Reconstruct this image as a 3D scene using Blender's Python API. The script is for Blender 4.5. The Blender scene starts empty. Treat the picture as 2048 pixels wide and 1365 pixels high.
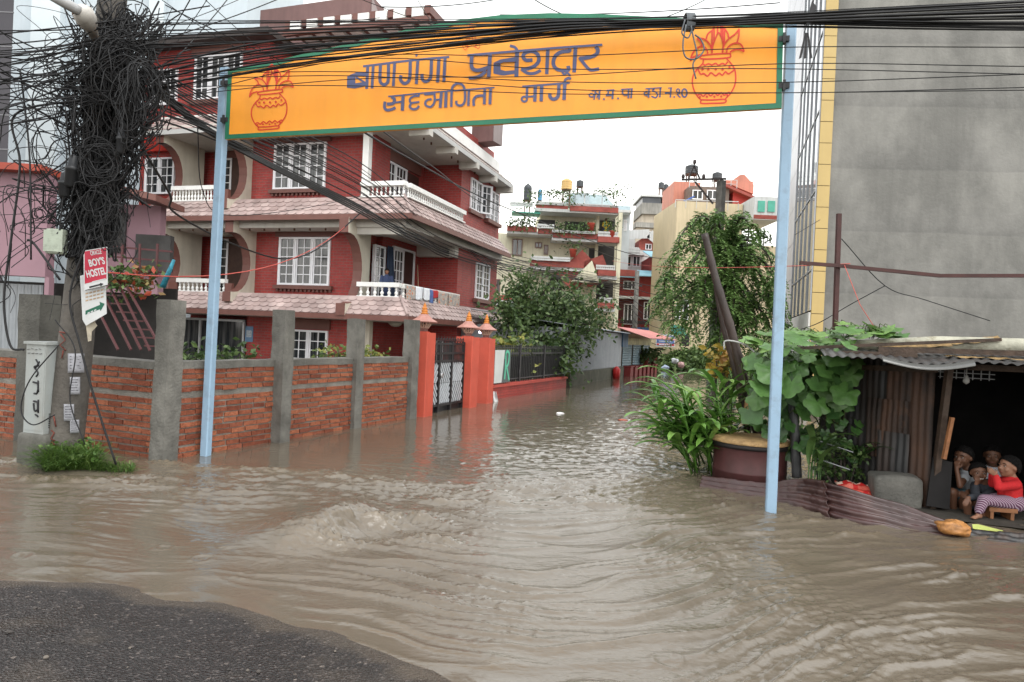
import bpy, math, random
import numpy as np
from mathutils import Vector, Matrix, noise as mnoise
random.seed(7); rng = np.random.default_rng(7)
S = bpy.context.scene
COL = S.collection
# ------------------------------------------------------------------ camera
F, CX, CY = 1365.0, 1024.0, 682.5
ROLL, PITCH, CAMH = math.radians(2.6), math.radians(-0.36), 1.6
fw = Vector((0, math.cos(PITCH), math.sin(PITCH))); up0 = Vector((0, -math.sin(PITCH), math.cos(PITCH)))
RR = math.cos(ROLL)*Vector((1, 0, 0)) + math.sin(ROLL)*up0
UU = -math.sin(ROLL)*Vector((1, 0, 0)) + math.cos(ROLL)*up0
O = Vector((0, 0, CAMH))
cam = bpy.data.cameras.new('camera'); camo = bpy.data.objects.new('camera', cam); COL.objects.link(camo)
cam.sensor_width = 36.0; cam.lens = 36.0*F/2048.0; cam.clip_start = 0.05; cam.clip_end = 2000
camo.matrix_world = Matrix(((RR.x, UU.x, -fw.x, O.x), (RR.y, UU.y, -fw.y, O.y), (RR.z, UU.z, -fw.z, O.z), (0, 0, 0, 1)))
S.camera = camo
S.render.resolution_x, S.render.resolution_y = 1024, 682
# ------------------------------------------------------------------ sky, light, exposure
SUN_EL, SUN_ROT = math.radians(62), math.radians(150)
w = bpy.data.worlds.new('World'); S.world = w; w.use_nodes = True
nt = w.node_tree; nt.nodes.clear()
sky = nt.nodes.new('ShaderNodeTexSky'); sky.sky_type = 'NISHITA'; sky.sun_disc = False
sky.sun_elevation = SUN_EL; sky.sun_rotation = SUN_ROT; sky.air_density = 3.5; sky.dust_density = 0.5; sky.ozone_density = 1.0
hs = nt.nodes.new('ShaderNodeHueSaturation'); hs.inputs['Saturation'].default_value = 0.10
bg = nt.nodes.new('ShaderNodeBackground'); bg.inputs['Strength'].default_value = 0.15
wo = nt.nodes.new('ShaderNodeOutputWorld')
nt.links.new(sky.outputs[0], hs.inputs['Color']); nt.links.new(hs.outputs[0], bg.inputs[0]); nt.links.new(bg.outputs[0], wo.inputs[0])
sl = bpy.data.lights.new('sun', 'SUN'); sl.energy = 0.5; sl.angle = math.radians(25); sl.color = (1.0, 0.97, 0.93)
so = bpy.data.objects.new('sun', sl); COL.objects.link(so)
so.rotation_euler = (math.pi/2 - SUN_EL, 0, math.pi - SUN_ROT)
S.view_settings.view_transform = 'Standard'; S.view_settings.look = 'None'
S.view_settings.exposure = 1.42; S.view_settings.gamma = 1.0
S.cycles.max_bounces = 6; S.cycles.diffuse_bounces = 3; S.cycles.glossy_bounces = 3
# ------------------------------------------------------------------ measuring rays of the viewpoint
def ray(px, py): return (px-CX)/F*RR + (CY-py)/F*UU + fw
def at(px, py, Y): d = ray(px, py); return O + d*(Y/d.y)
def gz(px, py, z=0.0): d = ray(px, py); return O + d*((z-CAMH)/d.z)
def hit(px, py, P, n): d = ray(px, py); n = Vector(n); return O + d*((Vector(P)-O).dot(n)/d.dot(n))
# ------------------------------------------------------------------ materials
def nd(t, typ, **kw):
    n = t.nodes.new(typ)
    for k, v in kw.items():
        if k in n.inputs: n.inputs[k].default_value = v
        else: setattr(n, k, v)
    return n
def c4(c): return (c[0], c[1], c[2], 1.0)
_mats = {}
def M(name, col, rough=0.6, var=0.18, vs=3.0, bump=0.0, bs=30.0, spec=0.35, streak=0.0, metal=0.0, col2=None, grime=0.0, gcol=(0.05, 0.045, 0.04)):
    """general surface: colour varied by two noises, vertical run-off streaks, patchy grime, fine bump"""
    if name in _mats: return _mats[name]
    m = bpy.data.materials.new(name); _mats[name] = m; m.use_nodes = True
    t = m.node_tree; t.nodes.clear(); L = t.links.new
    out = nd(t, 'ShaderNodeOutputMaterial'); p = nd(t, 'ShaderNodeBsdfPrincipled'); L(p.outputs[0], out.inputs[0])
    p.inputs['Roughness'].default_value = rough; p.inputs['Metallic'].default_value = metal; p.inputs['Specular IOR Level'].default_value = spec
    g = nd(t, 'ShaderNodeNewGeometry')
    n1 = nd(t, 'ShaderNodeTexNoise', Scale=vs, Detail=6.0, Roughness=0.65); L(g.outputs['Position'], n1.inputs['Vector'])
    r = nd(t, 'ShaderNodeValToRGB'); r.color_ramp.elements[0].position = 0.32; r.color_ramp.elements[1].position = 0.68
    k = 1.0-var; cb = col2 or tuple(min(1, x*(1+var)) for x in col)
    ca = tuple(x*k for x in col) if col2 is None else col
    r.color_ramp.elements[0].color = c4(ca); r.color_ramp.elements[1].color = c4(cb)
    L(n1.outputs[0], r.inputs[0]); cur = r.outputs[0]
    if streak > 0:
        mp = nd(t, 'ShaderNodeMapping'); mp.inputs['Scale'].default_value = (7, 7, 0.5); L(g.outputs['Position'], mp.inputs[0])
        n2 = nd(t, 'ShaderNodeTexNoise', Scale=1.0, Detail=5.0); L(mp.outputs[0], n2.inputs['Vector'])
        r2 = nd(t, 'ShaderNodeValToRGB'); r2.color_ramp.elements[0].position = 0.45; r2.color_ramp.elements[1].position = 0.75
        r2.color_ramp.elements[0].color = (0, 0, 0, 1); r2.color_ramp.elements[1].color = (streak, streak, streak, 1); L(n2.outputs[0], r2.inputs[0])
        mx = nd(t, 'ShaderNodeMixRGB'); L(r2.outputs[0], mx.inputs[0]); L(cur, mx.inputs[1]); mx.inputs[2].default_value = c4(gcol); cur = mx.outputs[0]
    if grime > 0:
        n3 = nd(t, 'ShaderNodeTexNoise', Scale=1.7*vs, Detail=8.0, Roughness=0.75); L(g.outputs['Position'], n3.inputs['Vector'])
        r3 = nd(t, 'ShaderNodeValToRGB'); r3.color_ramp.elements[0].position = 0.52; r3.color_ramp.elements[1].position = 0.66
        r3.color_ramp.elements[0].color = (0, 0, 0, 1); r3.color_ramp.elements[1].color = (grime, grime, grime, 1); L(n3.outputs[0], r3.inputs[0])
        mx = nd(t, 'ShaderNodeMixRGB'); L(r3.outputs[0], mx.inputs[0]); L(cur, mx.inputs[1]); mx.inputs[2].default_value = c4(gcol); cur = mx.outputs[0]
    L(cur, p.inputs['Base Color'])
    if bump > 0:
        n4 = nd(t, 'ShaderNodeTexNoise', Scale=bs, Detail=5.0); L(g.outputs['Position'], n4.inputs['Vector'])
        b = nd(t, 'ShaderNodeBump'); b.inputs['Strength'].default_value = bump; b.inputs['Distance'].default_value = 0.02
        L(n4.outputs[0], b.inputs['Height']); L(b.outputs[0], p.inputs['Normal'])
    return m
def M_brick(name, c1, c2, mort, bw=0.23, rh=0.075, ms=0.008, rough=0.6, bump=0.5, var=0.3):
    if name in _mats: return _mats[name]
    m = bpy.data.materials.new(name); _mats[name] = m; m.use_nodes = True
    t = m.node_tree; t.nodes.clear(); L = t.links.new
    out = nd(t, 'ShaderNodeOutputMaterial'); p = nd(t, 'ShaderNodeBsdfPrincipled'); L(p.outputs[0], out.inputs[0])
    p.inputs['Roughness'].default_value = rough; p.inputs['Specular IOR Level'].default_value = 0.3
    uv = nd(t, 'ShaderNodeUVMap')
    bt = nd(t, 'ShaderNodeTexBrick'); bt.inputs['Scale'].default_value = 1.0
    bt.inputs['Color1'].default_value = c4(c1); bt.inputs['Color2'].default_value = c4(c2); bt.inputs['Mortar'].default_value = c4(mort)
    bt.inputs['Brick Width'].default_value = bw; bt.inputs['Row Height'].default_value = rh; bt.inputs['Mortar Size'].default_value = ms; bt.inputs['Mortar Smooth'].default_value = 0.3
    L(uv.outputs[0], bt.inputs['Vector'])
    g = nd(t, 'ShaderNodeNewGeometry'); n1 = nd(t, 'ShaderNodeTexNoise', Scale=1.6, Detail=7.0, Roughness=0.7); L(g.outputs['Position'], n1.inputs['Vector'])
    hv = nd(t, 'ShaderNodeHueSaturation'); L(bt.outputs[0], hv.inputs['Color'])
    mr = nd(t, 'ShaderNodeMapRange'); mr.inputs[1].default_value = 0.3; mr.inputs[2].default_value = 0.7; mr.inputs[3].default_value = 1-var; mr.inputs[4].default_value = 1+var
    L(n1.outputs[0], mr.inputs[0]); L(mr.outputs[0], hv.inputs['Value'])
    mp = nd(t, 'ShaderNodeMapping'); mp.inputs['Scale'].default_value = (3.5, 3.5, 0.35); L(g.outputs['Position'], mp.inputs[0]); n2 = nd(t, 'ShaderNodeTexNoise', Scale=1.0, Detail=6.0, Roughness=0.65); L(mp.outputs[0], n2.inputs['Vector'])
    m2 = nd(t, 'ShaderNodeMapRange'); m2.inputs[1].default_value = 0.5; m2.inputs[2].default_value = 0.72; m2.inputs[3].default_value = 0.0; m2.inputs[4].default_value = 0.5; L(n2.outputs[0], m2.inputs[0])
    mx = nd(t, 'ShaderNodeMixRGB'); L(m2.outputs[0], mx.inputs[0]); L(hv.outputs[0], mx.inputs[1]); mx.inputs[2].default_value = c4(tuple(x*0.45+0.02 for x in c1)); L(mx.outputs[0], p.inputs['Base Color'])
    b = nd(t, 'ShaderNodeBump', invert=True); b.inputs['Strength'].default_value = bump; b.inputs['Distance'].default_value = 0.01
    L(bt.outputs['Fac'], b.inputs['Height']); L(b.outputs[0], p.inputs['Normal'])
    return m
def M_attr(name, cols, rough=0.5, spec=0.35, trans=0.0, bump=0.0, bs=60.0, var=0.15):
    """colour picked along a ramp by the per-face attribute 'tone' (leaf to leaf, brick to brick)"""
    if name in _mats: return _mats[name]
    m = bpy.data.materials.new(name); _mats[name] = m; m.use_nodes = True
    t = m.node_tree; t.nodes.clear(); L = t.links.new
    out = nd(t, 'ShaderNodeOutputMaterial'); p = nd(t, 'ShaderNodeBsdfPrincipled')
    p.inputs['Roughness'].default_value = rough; p.inputs['Specular IOR Level'].default_value = spec
    a = nd(t, 'ShaderNodeAttribute'); a.attribute_name = 'tone'
    r = nd(t, 'ShaderNodeValToRGB')
    e = r.color_ramp.elements
    e[0].color = c4(cols[0]); e[1].color = c4(cols[-1])
    for i, c in enumerate(cols[1:-1]): x = e.new((i+1)/(len(cols)-1)); x.color = c4(c)
    L(a.outputs['Fac'], r.inputs[0]); cur = r.outputs[0]
    g = nd(t, 'ShaderNodeNewGeometry'); n1 = nd(t, 'ShaderNodeTexNoise', Scale=bs*0.5, Detail=4.0); L(g.outputs['Position'], n1.inputs['Vector'])
    hv = nd(t, 'ShaderNodeHueSaturation'); mr = nd(t, 'ShaderNodeMapRange'); mr.inputs[1].default_value = 0.3; mr.inputs[2].default_value = 0.7; mr.inputs[3].default_value = 1-var; mr.inputs[4].default_value = 1+var
    L(n1.outputs[0], mr.inputs[0]); L(mr.outputs[0], hv.inputs['Value']); L(cur, hv.inputs['Color']); cur = hv.outputs[0]
    L(cur, p.inputs['Base Color'])
    if bump > 0:
        n4 = nd(t, 'ShaderNodeTexNoise', Scale=bs, Detail=5.0); L(g.outputs['Position'], n4.inputs['Vector'])
        b = nd(t, 'ShaderNodeBump'); b.inputs['Strength'].default_value = bump; b.inputs['Distance'].default_value = 0.02; L(n4.outputs[0], b.inputs['Height']); L(b.outputs[0], p.inputs['Normal'])
    if trans > 0:
        tr = nd(t, 'ShaderNodeBsdfTranslucent'); L(cur, tr.inputs[0]); mx = nd(t, 'ShaderNodeMixShader'); mx.inputs[0].default_value = trans
        L(p.outputs[0], mx.inputs[1]); L(tr.outputs[0], mx.inputs[2]); L(mx.outputs[0], out.inputs[0])
    else: L(p.outputs[0], out.inputs[0])
    return m
# ------------------------------------------------------------------ mesh helpers
class Fr:
    """a local frame: fr(x, y, z) gives the world point"""
    def __init__(s, o=(0, 0, 0), ax=(1, 0, 0), ay=(0, 1, 0), az=(0, 0, 1)):
        s.o, s.ax, s.ay, s.az = Vector(o), Vector(ax), Vector(ay), Vector(az)
    def __call__(s, x, y, z): return s.o + s.ax*x + s.ay*y + s.az*z
    def at(s, x, y, z): return Fr(s(x, y, z), s.ax, s.ay, s.az)
W0 = Fr()
def rotz(a, o=(0, 0, 0)): return Fr(o, (math.cos(a), math.sin(a), 0), (-math.sin(a), math.cos(a), 0))
def frame_dir(o, d, hint=(0, 0, 1)):
    d = Vector(d).normalized(); h = Vector(hint)
    if abs(d.dot(h)) > 0.98: h = Vector((1, 0, 0))
    x = h.cross(d).normalized(); y = d.cross(x)
    return Fr(o, x, y, d)          # z axis runs along d
class MB:
    def __init__(s): s.v, s.f, s.uv, s.tone, s.sm = [], [], [], [], []
    def face(s, idx, uv=None, tone=0.5, sm=False):
        s.f.append(tuple(idx)); s.uv.append(uv); s.tone.append(tone); s.sm.append(sm)
    def poly(s, pts, uv=None, tone=0.5, sm=False):
        b = len(s.v); s.v += [tuple(p) for p in pts]; s.face(range(b, b+len(pts)), uv, tone, sm); return s
    def box(s, fr, x0, x1, y0, y1, z0, z1, tone=0.5, jit=0.0):
        b = len(s.v)
        j = (lambda: random.uniform(-jit, jit)) if jit else (lambda: 0)
        for z in (z0, z1):
            for x, y in ((x0, y0), (x1, y0), (x1, y1), (x0, y1)): s.v.append(tuple(fr(x+j(), y+j(), z+j())))
        def q(i, uv): s.face([b+k for k in i], uv, tone)
        q((0, 3, 2, 1), [(x0, y0), (x0, y1), (x1, y1), (x1, y0)]); q((4, 5, 6, 7), [(x0, y0), (x1, y0), (x1, y1), (x0, y1)])
        q((0, 1, 5, 4), [(x0, z0), (x1, z0), (x1, z1), (x0, z1)]); q((2, 3, 7, 6), [(x1, z0), (x0, z0), (x0, z1), (x1, z1)])
        q((1, 2, 6, 5), [(y0, z0), (y1, z0), (y1, z1), (y0, z1)]); q((3, 0, 4, 7), [(y1, z0), (y0, z0), (y0, z1), (y1, z1)])
        return s
    def bar(s, p, q, wx, wy=None, hint=(0, 0, 1)):
        wy = wy or wx; p, q = Vector(p), Vector(q); fr = frame_dir(p, q-p, hint); return s.box(fr, -wx/2, wx/2, -wy/2, wy/2, 0, (q-p).length)
    def prism(s, fr, pts, z0, z1, tone=0.5, sm=False):
        """polygon pts (x, y) in fr, extruded from z0 to z1 along the frame's z"""
        n = len(pts); b = len(s.v)
        for z in (z0, z1): s.v += [tuple(fr(x, y, z)) for x, y in pts]
        s.face([b+i for i in reversed(range(n))], [pts[i] for i in reversed(range(n))], tone); s.face([b+n+i for i in range(n)], list(pts), tone)
        d = 0
        for i in range(n):
            k = (i+1) % n; l = math.dist(pts[i], pts[k]); s.face((b+i, b+k, b+n+k, b+n+i), [(d, z0), (d+l, z0), (d+l, z1), (d, z1)], tone, sm); d += l
        return s
    def tube(s, pts, r, n=6, caps=True, tone=0.5, sm=True):
        pts = [Vector(p) for p in pts]; m = len(pts); rr = r if hasattr(r, '__len__') else [r]*m
        b = len(s.v); pu = None
        for i, p in enumerate(pts):
            d = (pts[min(i+1, m-1)]-pts[max(i-1, 0)])
            d = d.normalized() if d.length > 1e-9 else Vector((0, 0, 1))
            if pu is None: h = Vector((0, 0, 1)) if abs(d.z) < 0.9 else Vector((1, 0, 0)); pu = h.cross(d).normalized()
            else:
                pu = pu - d*pu.dot(d)
                pu = pu.normalized() if pu.length > 1e-6 else d.orthogonal().normalized()
            pv = d.cross(pu)
            for k in range(n): a = 2*math.pi*k/n; s.v.append(tuple(p + pu*(rr[i]*math.cos(a)) + pv*(rr[i]*math.sin(a))))
        for i in range(m-1):
            for k in range(n): k2 = (k+1) % n; s.face((b+i*n+k, b+i*n+k2, b+(i+1)*n+k2, b+(i+1)*n+k), None, tone, sm)
        if caps: s.face([b+k for k in reversed(range(n))], None, tone); s.face([b+(m-1)*n+k for k in range(n)], None, tone)
        return s
    def lathe(s, fr, prof, n=16, tone=0.5, sm=True, rfun=None):
        """profile of (radius, z) revolved about the frame's z"""
        b = len(s.v); m = len(prof)
        for r, z in prof:
            for k in range(n):
                a = 2*math.pi*k/n; q = r*(rfun(a, z) if rfun else 1); s.v.append(tuple(fr(q*math.cos(a), q*math.sin(a), z)))
        for i in range(m-1):
            for k in range(n): k2 = (k+1) % n; s.face((b+i*n+k, b+i*n+k2, b+(i+1)*n+k2, b+(i+1)*n+k), [(k/n, prof[i][1]), ((k+1)/n, prof[i][1]), ((k+1)/n, prof[i+1][1]), (k/n, prof[i+1][1])], tone, sm)
        s.face([b+k for k in reversed(range(n))], None, tone); s.face([b+(m-1)*n+k for k in range(n)], None, tone)
        return s
    def grid(s, fn, nu, nv, tone=0.5, sm=True, uvs=(1, 1)):
        b = len(s.v)
        for j in range(nv+1):
            for i in range(nu+1): s.v.append(tuple(fn(i/nu, j/nv)))
        for j in range(nv):
            for i in range(nu):
                a = b+j*(nu+1)+i; s.face((a, a+1, a+nu+2, a+nu+1), [((i+x)/nu*uvs[0], (j+y)/nv*uvs[1]) for x, y in ((0, 0), (1, 0), (1, 1), (0, 1))], tone, sm)
        return s
    def mesh(s, name):
        me = bpy.data.meshes.new(name); me.from_pydata(s.v, [], s.f); me.update()
        if any(u is not None for u in s.uv):
            uvl = me.uv_layers.new(name='UVMap'); flat = []
            for f, u in zip(s.f, s.uv): flat += [c for p in (u or [(0, 0)]*len(f)) for c in p]
            uvl.data.foreach_set('uv', flat)
        if any(t != 0.5 for t in s.tone): at_ = me.attributes.new('tone', 'FLOAT', 'FACE'); at_.data.foreach_set('value', s.tone)
        me.polygons.foreach_set('use_smooth', s.sm)
        return me
    def build(s, name, mat, parent=None):
        return link(name, s.mesh(name), mat, parent)
def link(name, me, mat, parent=None):
    o = bpy.data.objects.new(name, me); COL.objects.link(o)
    for m in (mat if isinstance(mat, (list, tuple)) else [mat]): me.materials.append(m)
    if parent is not None: o.parent = parent; o.matrix_parent_inverse = wmat(parent).inverted()
    return o
def wmat(o):
    return o.matrix_basis if o.parent is None else wmat(o.parent) @ o.matrix_parent_inverse @ o.matrix_basis
def tag(o, label=None, cat=None, group=None, kind=None):
    if label: o['label'] = label
    if cat: o['category'] = cat
    if group: o['group'] = group
    if kind: o['kind'] = kind
    return o
def thing(name, label, cat, loc=(0, 0, 0), group=None):
    o = bpy.data.objects.new(name, None); COL.objects.link(o); o.location = loc; o.empty_display_size = 0.2
    return tag(o, label, cat, group)
def one(mb, name, mat, label, cat, group=None):
    """a thing that is a single mesh: origin moved to its base"""
    o = mb.build(name, mat); return tag(o, label, cat, group)
def lerp(a, b, t): return a+(b-a)*t
def smooth_pts(pts, n=8):
    """Catmull-Rom through the points"""
    P = [Vector(p) for p in pts]; P = [P[0]*2-P[1]]+P+[P[-1]*2-P[-2]]; out = []
    for i in range(1, len(P)-2):
        for k in range(n):
            t = k/n; a, b, c, d = P[i-1], P[i], P[i+1], P[i+2]
            out.append(0.5*((2*b)+(c-a)*t+(2*a-5*b+4*c-d)*t*t+(3*b-a-3*c+d)*t*t*t))
    return out+[P[-2]]
def sag(p, q, s, n=14):
    p, q = Vector(p), Vector(q); return [p.lerp(q, i/n) - Vector((0, 0, s*4*(i/n)*(1-i/n))) for i in range(n+1)]
# numpy gradient noise for terrain and water
_perm = rng.permutation(512).astype(np.int64); _ga = rng.uniform(0, 2*np.pi, 512)
def pnoise(x, y):
    xi = np.floor(x).astype(np.int64); yi = np.floor(y).astype(np.int64); fx = x-xi; fy = y-yi
    u = fx*fx*fx*(fx*(fx*6-15)+10); v = fy*fy*fy*(fy*(fy*6-15)+10)
    def g(ix, iy, dx, dy): a = _ga[_perm[(_perm[ix & 511]+iy) & 511]]; return np.cos(a)*dx+np.sin(a)*dy
    n00 = g(xi, yi, fx, fy); n10 = g(xi+1, yi, fx-1, fy); n01 = g(xi, yi+1, fx, fy-1); n11 = g(xi+1, yi+1, fx-1, fy-1)
    return (n00*(1-u)+n10*u)*(1-v)+(n01*(1-u)+n11*u)*v
def fbm(x, y, o=4, g=0.5):
    s = 0; a = 1
    for i in range(o): s = s+a*pnoise(x+17.3*i, y-9.1*i); x = x*2.03; y = y*2.03; a *= g
    return s
def sstep(a, b, x): t = np.clip((x-a)/(b-a), 0, 1); return t*t*(3-2*t)
# ================================================================== SETTING: ground, asphalt, water
def np_grid(name, X, Y, Z, mat, attr=None):
    nr, nc = X.shape; me = bpy.data.meshes.new(name)
    co = np.stack([X, Y, Z], -1).reshape(-1, 3).astype(np.float32)
    i = np.arange(nr*nc).reshape(nr, nc); q = np.stack([i[:-1, :-1], i[:-1, 1:], i[1:, 1:], i[1:, :-1]], -1).reshape(-1, 4)
    me.vertices.add(len(co)); me.vertices.foreach_set('co', co.ravel())
    me.loops.add(q.size); me.loops.foreach_set('vertex_index', q.ravel().astype(np.int32))
    me.polygons.add(len(q)); me.polygons.foreach_set('loop_start', (np.arange(len(q))*4).astype(np.int32)); 
    me.update(calc_edges=True); me.validate(); me.polygons.foreach_set('use_smooth', np.ones(len(me.polygons), dtype=bool))
    for k, v in (attr or {}).items(): a = me.attributes.new(k, 'FLOAT', 'POINT'); a.data.foreach_set('value', v.ravel().astype(np.float32))
    o = link(name, me, mat); o['kind'] = 'structure'; return o
gs = np.linspace(-600, 600, 61); GX, GY = np.meshgrid(gs, gs+300)
np_grid('ground', GX, GY, np.full_like(GX, -0.45), M('earth', (0.10, 0.085, 0.06), 0.9, 0.3, 0.4))
SHORE = [gz(*p) for p in ((-400, 1155), (-180, 1164), (0, 1168), (130, 1171), (215, 1177), (262, 1194), (300, 1207), (360, 1211), (430, 1216), (500, 1238), (556, 1259), (640, 1275), (700, 1297), (780, 1330), (860, 1368), (980, 1440), (1100, 1560))]
SHORE = smooth_pts(SHORE, 6); SH = np.array([(p.x, p.y) for p in SHORE])
def shore_dist(X, Y):
    """signed distance to the waterline, positive on the dry side"""
    d = np.full(X.shape, 1e9); sg = np.ones(X.shape)
    for (ax, ay), (bx, by) in zip(SH[:-1], SH[1:]):
        ex, ey = bx-ax, by-ay; t = np.clip(((X-ax)*ex+(Y-ay)*ey)/(ex*ex+ey*ey), 0, 1)
        dx, dy = X-ax-t*ex, Y-ay-t*ey; dd = np.hypot(dx, dy); c = ex*dy-ey*dx
        m = dd < d; d = np.where(m, dd, d); sg = np.where(m, np.where(c < 0, 1, -1), sg)
    return d*sg
ax_, ay_ = np.meshgrid(np.linspace(-9, 3, 241), np.linspace(-4, 5.2, 185))
sd = shore_dist(ax_, ay_) + 0.012*fbm(ax_*5, ay_*5, 3)
az_ = np.where(sd > 0, 0.05*np.minimum(sd, 2.2), 0.12*sd) + 0.004*fbm(ax_*3, ay_*3, 3)
az_ = np.maximum(az_, -0.40)
def mat_asphalt():
    m = M('asphalt', (0.010, 0.0083, 0.008), 0.45, 0.35, 1.3, spec=0.4); t = m.node_tree; L = t.links.new
    p = [n for n in t.nodes if n.type == 'BSDF_PRINCIPLED'][0]; g = nd(t, 'ShaderNodeNewGeometry'); cur = p.inputs['Base Color'].links[0].from_socket
    def grains(scale, stops, fac, cur):
        vo = nd(t, 'ShaderNodeTexVoronoi', Scale=scale); L(g.outputs['Position'], vo.inputs['Vector']); sp = nd(t, 'ShaderNodeSeparateColor'); L(vo.outputs['Color'], sp.inputs[0])
        rp = nd(t, 'ShaderNodeValToRGB'); e = rp.color_ramp.elements; e[0].position = stops[0][0]; e[0].color = c4(stops[0][1]); e[1].position = stops[-1][0]; e[1].color = c4(stops[-1][1])
        for q, c in stops[1:-1]: x = e.new(q); x.color = c4(c)
        L(sp.outputs[0], rp.inputs[0]); mx = nd(t, 'ShaderNodeMixRGB', blend_type='ADD'); mx.inputs[0].default_value = fac; L(cur, mx.inputs[1]); L(rp.outputs[0], mx.inputs[2]); return mx.outputs[0], vo
    cur, v1 = grains(78.0, [(0.35, (0, 0, 0)), (0.75, (0.009, 0.0078, 0.0075)), (0.92, (0.028, 0.024, 0.023)), (1.0, (0.07, 0.06, 0.055))], 1.0, cur)
    cur, v2 = grains(62.0, [(0.0, (0, 0, 0)), (0.983, (0, 0, 0)), (0.99, (0.05, 0.043, 0.04)), (1.0, (0.12, 0.10, 0.085))], 1.0, cur)
    a = nd(t, 'ShaderNodeAttribute'); a.attribute_name = 'silt'; mx = nd(t, 'ShaderNodeMixRGB'); L(a.outputs['Fac'], mx.inputs[0]); L(cur, mx.inputs[1]); mx.inputs[2].default_value = (0.085, 0.066, 0.048, 1); L(mx.outputs[0], p.inputs['Base Color'])
    n5 = nd(t, 'ShaderNodeTexNoise', Scale=1.6, Detail=4.0); L(g.outputs['Position'], n5.inputs['Vector']); mr = nd(t, 'ShaderNodeMapRange'); mr.inputs[1].default_value = 0.35; mr.inputs[2].default_value = 0.65; mr.inputs[3].default_value = 0.28; mr.inputs[4].default_value = 0.6; L(n5.outputs[0], mr.inputs[0]); L(mr.outputs[0], p.inputs['Roughness'])
    b = nd(t, 'ShaderNodeBump'); b.inputs['Strength'].default_value = 1.0; b.inputs['Distance'].default_value = 0.012; L(v1.outputs['Distance'], b.inputs['Height']); L(b.outputs[0], p.inputs['Normal']); return m
SILT = np.clip(0.55*(1-sstep(0.0, 0.07, sd-0.05*fbm(ax_*6, ay_*6, 3)))+0.25*sstep(0.15, 0.5, fbm(ax_*2.2, ay_*3, 4)), 0, 1)
np_grid('road', ax_, ay_, az_, mat_asphalt(), {'silt': SILT})
# ---- flood water: one sheet whose waves are real displacement
def mat_water():
    m = bpy.data.materials.new('muddy_water'); m.use_nodes = True; t = m.node_tree; t.nodes.clear(); L = t.links.new
    out = nd(t, 'ShaderNodeOutputMaterial'); p = nd(t, 'ShaderNodeBsdfPrincipled'); L(p.outputs[0], out.inputs[0])
    p.inputs['IOR'].default_value = 1.5; p.inputs['Specular IOR Level'].default_value = 0.75
    a = nd(t, 'ShaderNodeAttribute'); a.attribute_name = 'foam'
    g = nd(t, 'ShaderNodeNewGeometry'); n = nd(t, 'ShaderNodeTexNoise', Scale=0.7, Detail=5.0); L(g.outputs['Position'], n.inputs['Vector'])
    r = nd(t, 'ShaderNodeValToRGB'); r.color_ramp.elements[0].color = (0.092, 0.074, 0.053, 1); r.color_ramp.elements[1].color = (0.120, 0.099, 0.074, 1); r.color_ramp.elements[0].position = 0.3; r.color_ramp.elements[1].position = 0.7
    L(n.outputs[0], r.inputs[0]); mx = nd(t, 'ShaderNodeMixRGB'); L(a.outputs['Fac'], mx.inputs[0]); L(r.outputs[0], mx.inputs[1]); mx.inputs[2].default_value = (0.150, 0.118, 0.080, 1); L(mx.outputs[0], p.inputs['Base Color'])
    mr = nd(t, 'ShaderNodeMapRange'); mr.inputs[3].default_value = 0.02; mr.inputs[4].default_value = 0.10; L(a.outputs['Fac'], mr.inputs[0]); L(mr.outputs[0], p.inputs['Roughness'])
    mp = nd(t, 'ShaderNodeMapping'); mp.inputs['Scale'].default_value = (0.45, 1.0, 1.0); L(g.outputs['Position'], mp.inputs[0])
    n2 = nd(t, 'ShaderNodeTexNoise', Scale=38.0, Detail=4.0, Roughness=0.6); L(mp.outputs[0], n2.inputs['Vector'])
    c = nd(t, 'ShaderNodeAttribute'); c.attribute_name = 'chop'
    b = nd(t, 'ShaderNodeBump'); b.inputs['Distance'].default_value = 0.008; L(c.outputs['Fac'], b.inputs['Strength']); L(n2.outputs[0], b.inputs['Height']); L(b.outputs[0], p.inputs['Normal'])
    return m
nr, nc = 940, 820
yy = 2.2*np.power(75/2.2, np.linspace(0, 1, nr)); ss = np.linspace(-1, 1, nc)
WY, SS = np.meshgrid(yy, ss, indexing='ij'); WX = SS*(WY*0.93+2.2)
def gauss(x, y, cx, cy, rx, ry, a=0.0):
    ca, sa = math.cos(a), math.sin(a); u = (x-cx)*ca+(y-cy)*sa; v = -(x-cx)*sa+(y-cy)*ca; return np.exp(-(u/rx)**2-(v/ry)**2)
def crest(n, p=2.0): return np.clip(1-np.abs(n)*2.4, 0, 1)**p          # sharp crests, broad troughs
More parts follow.
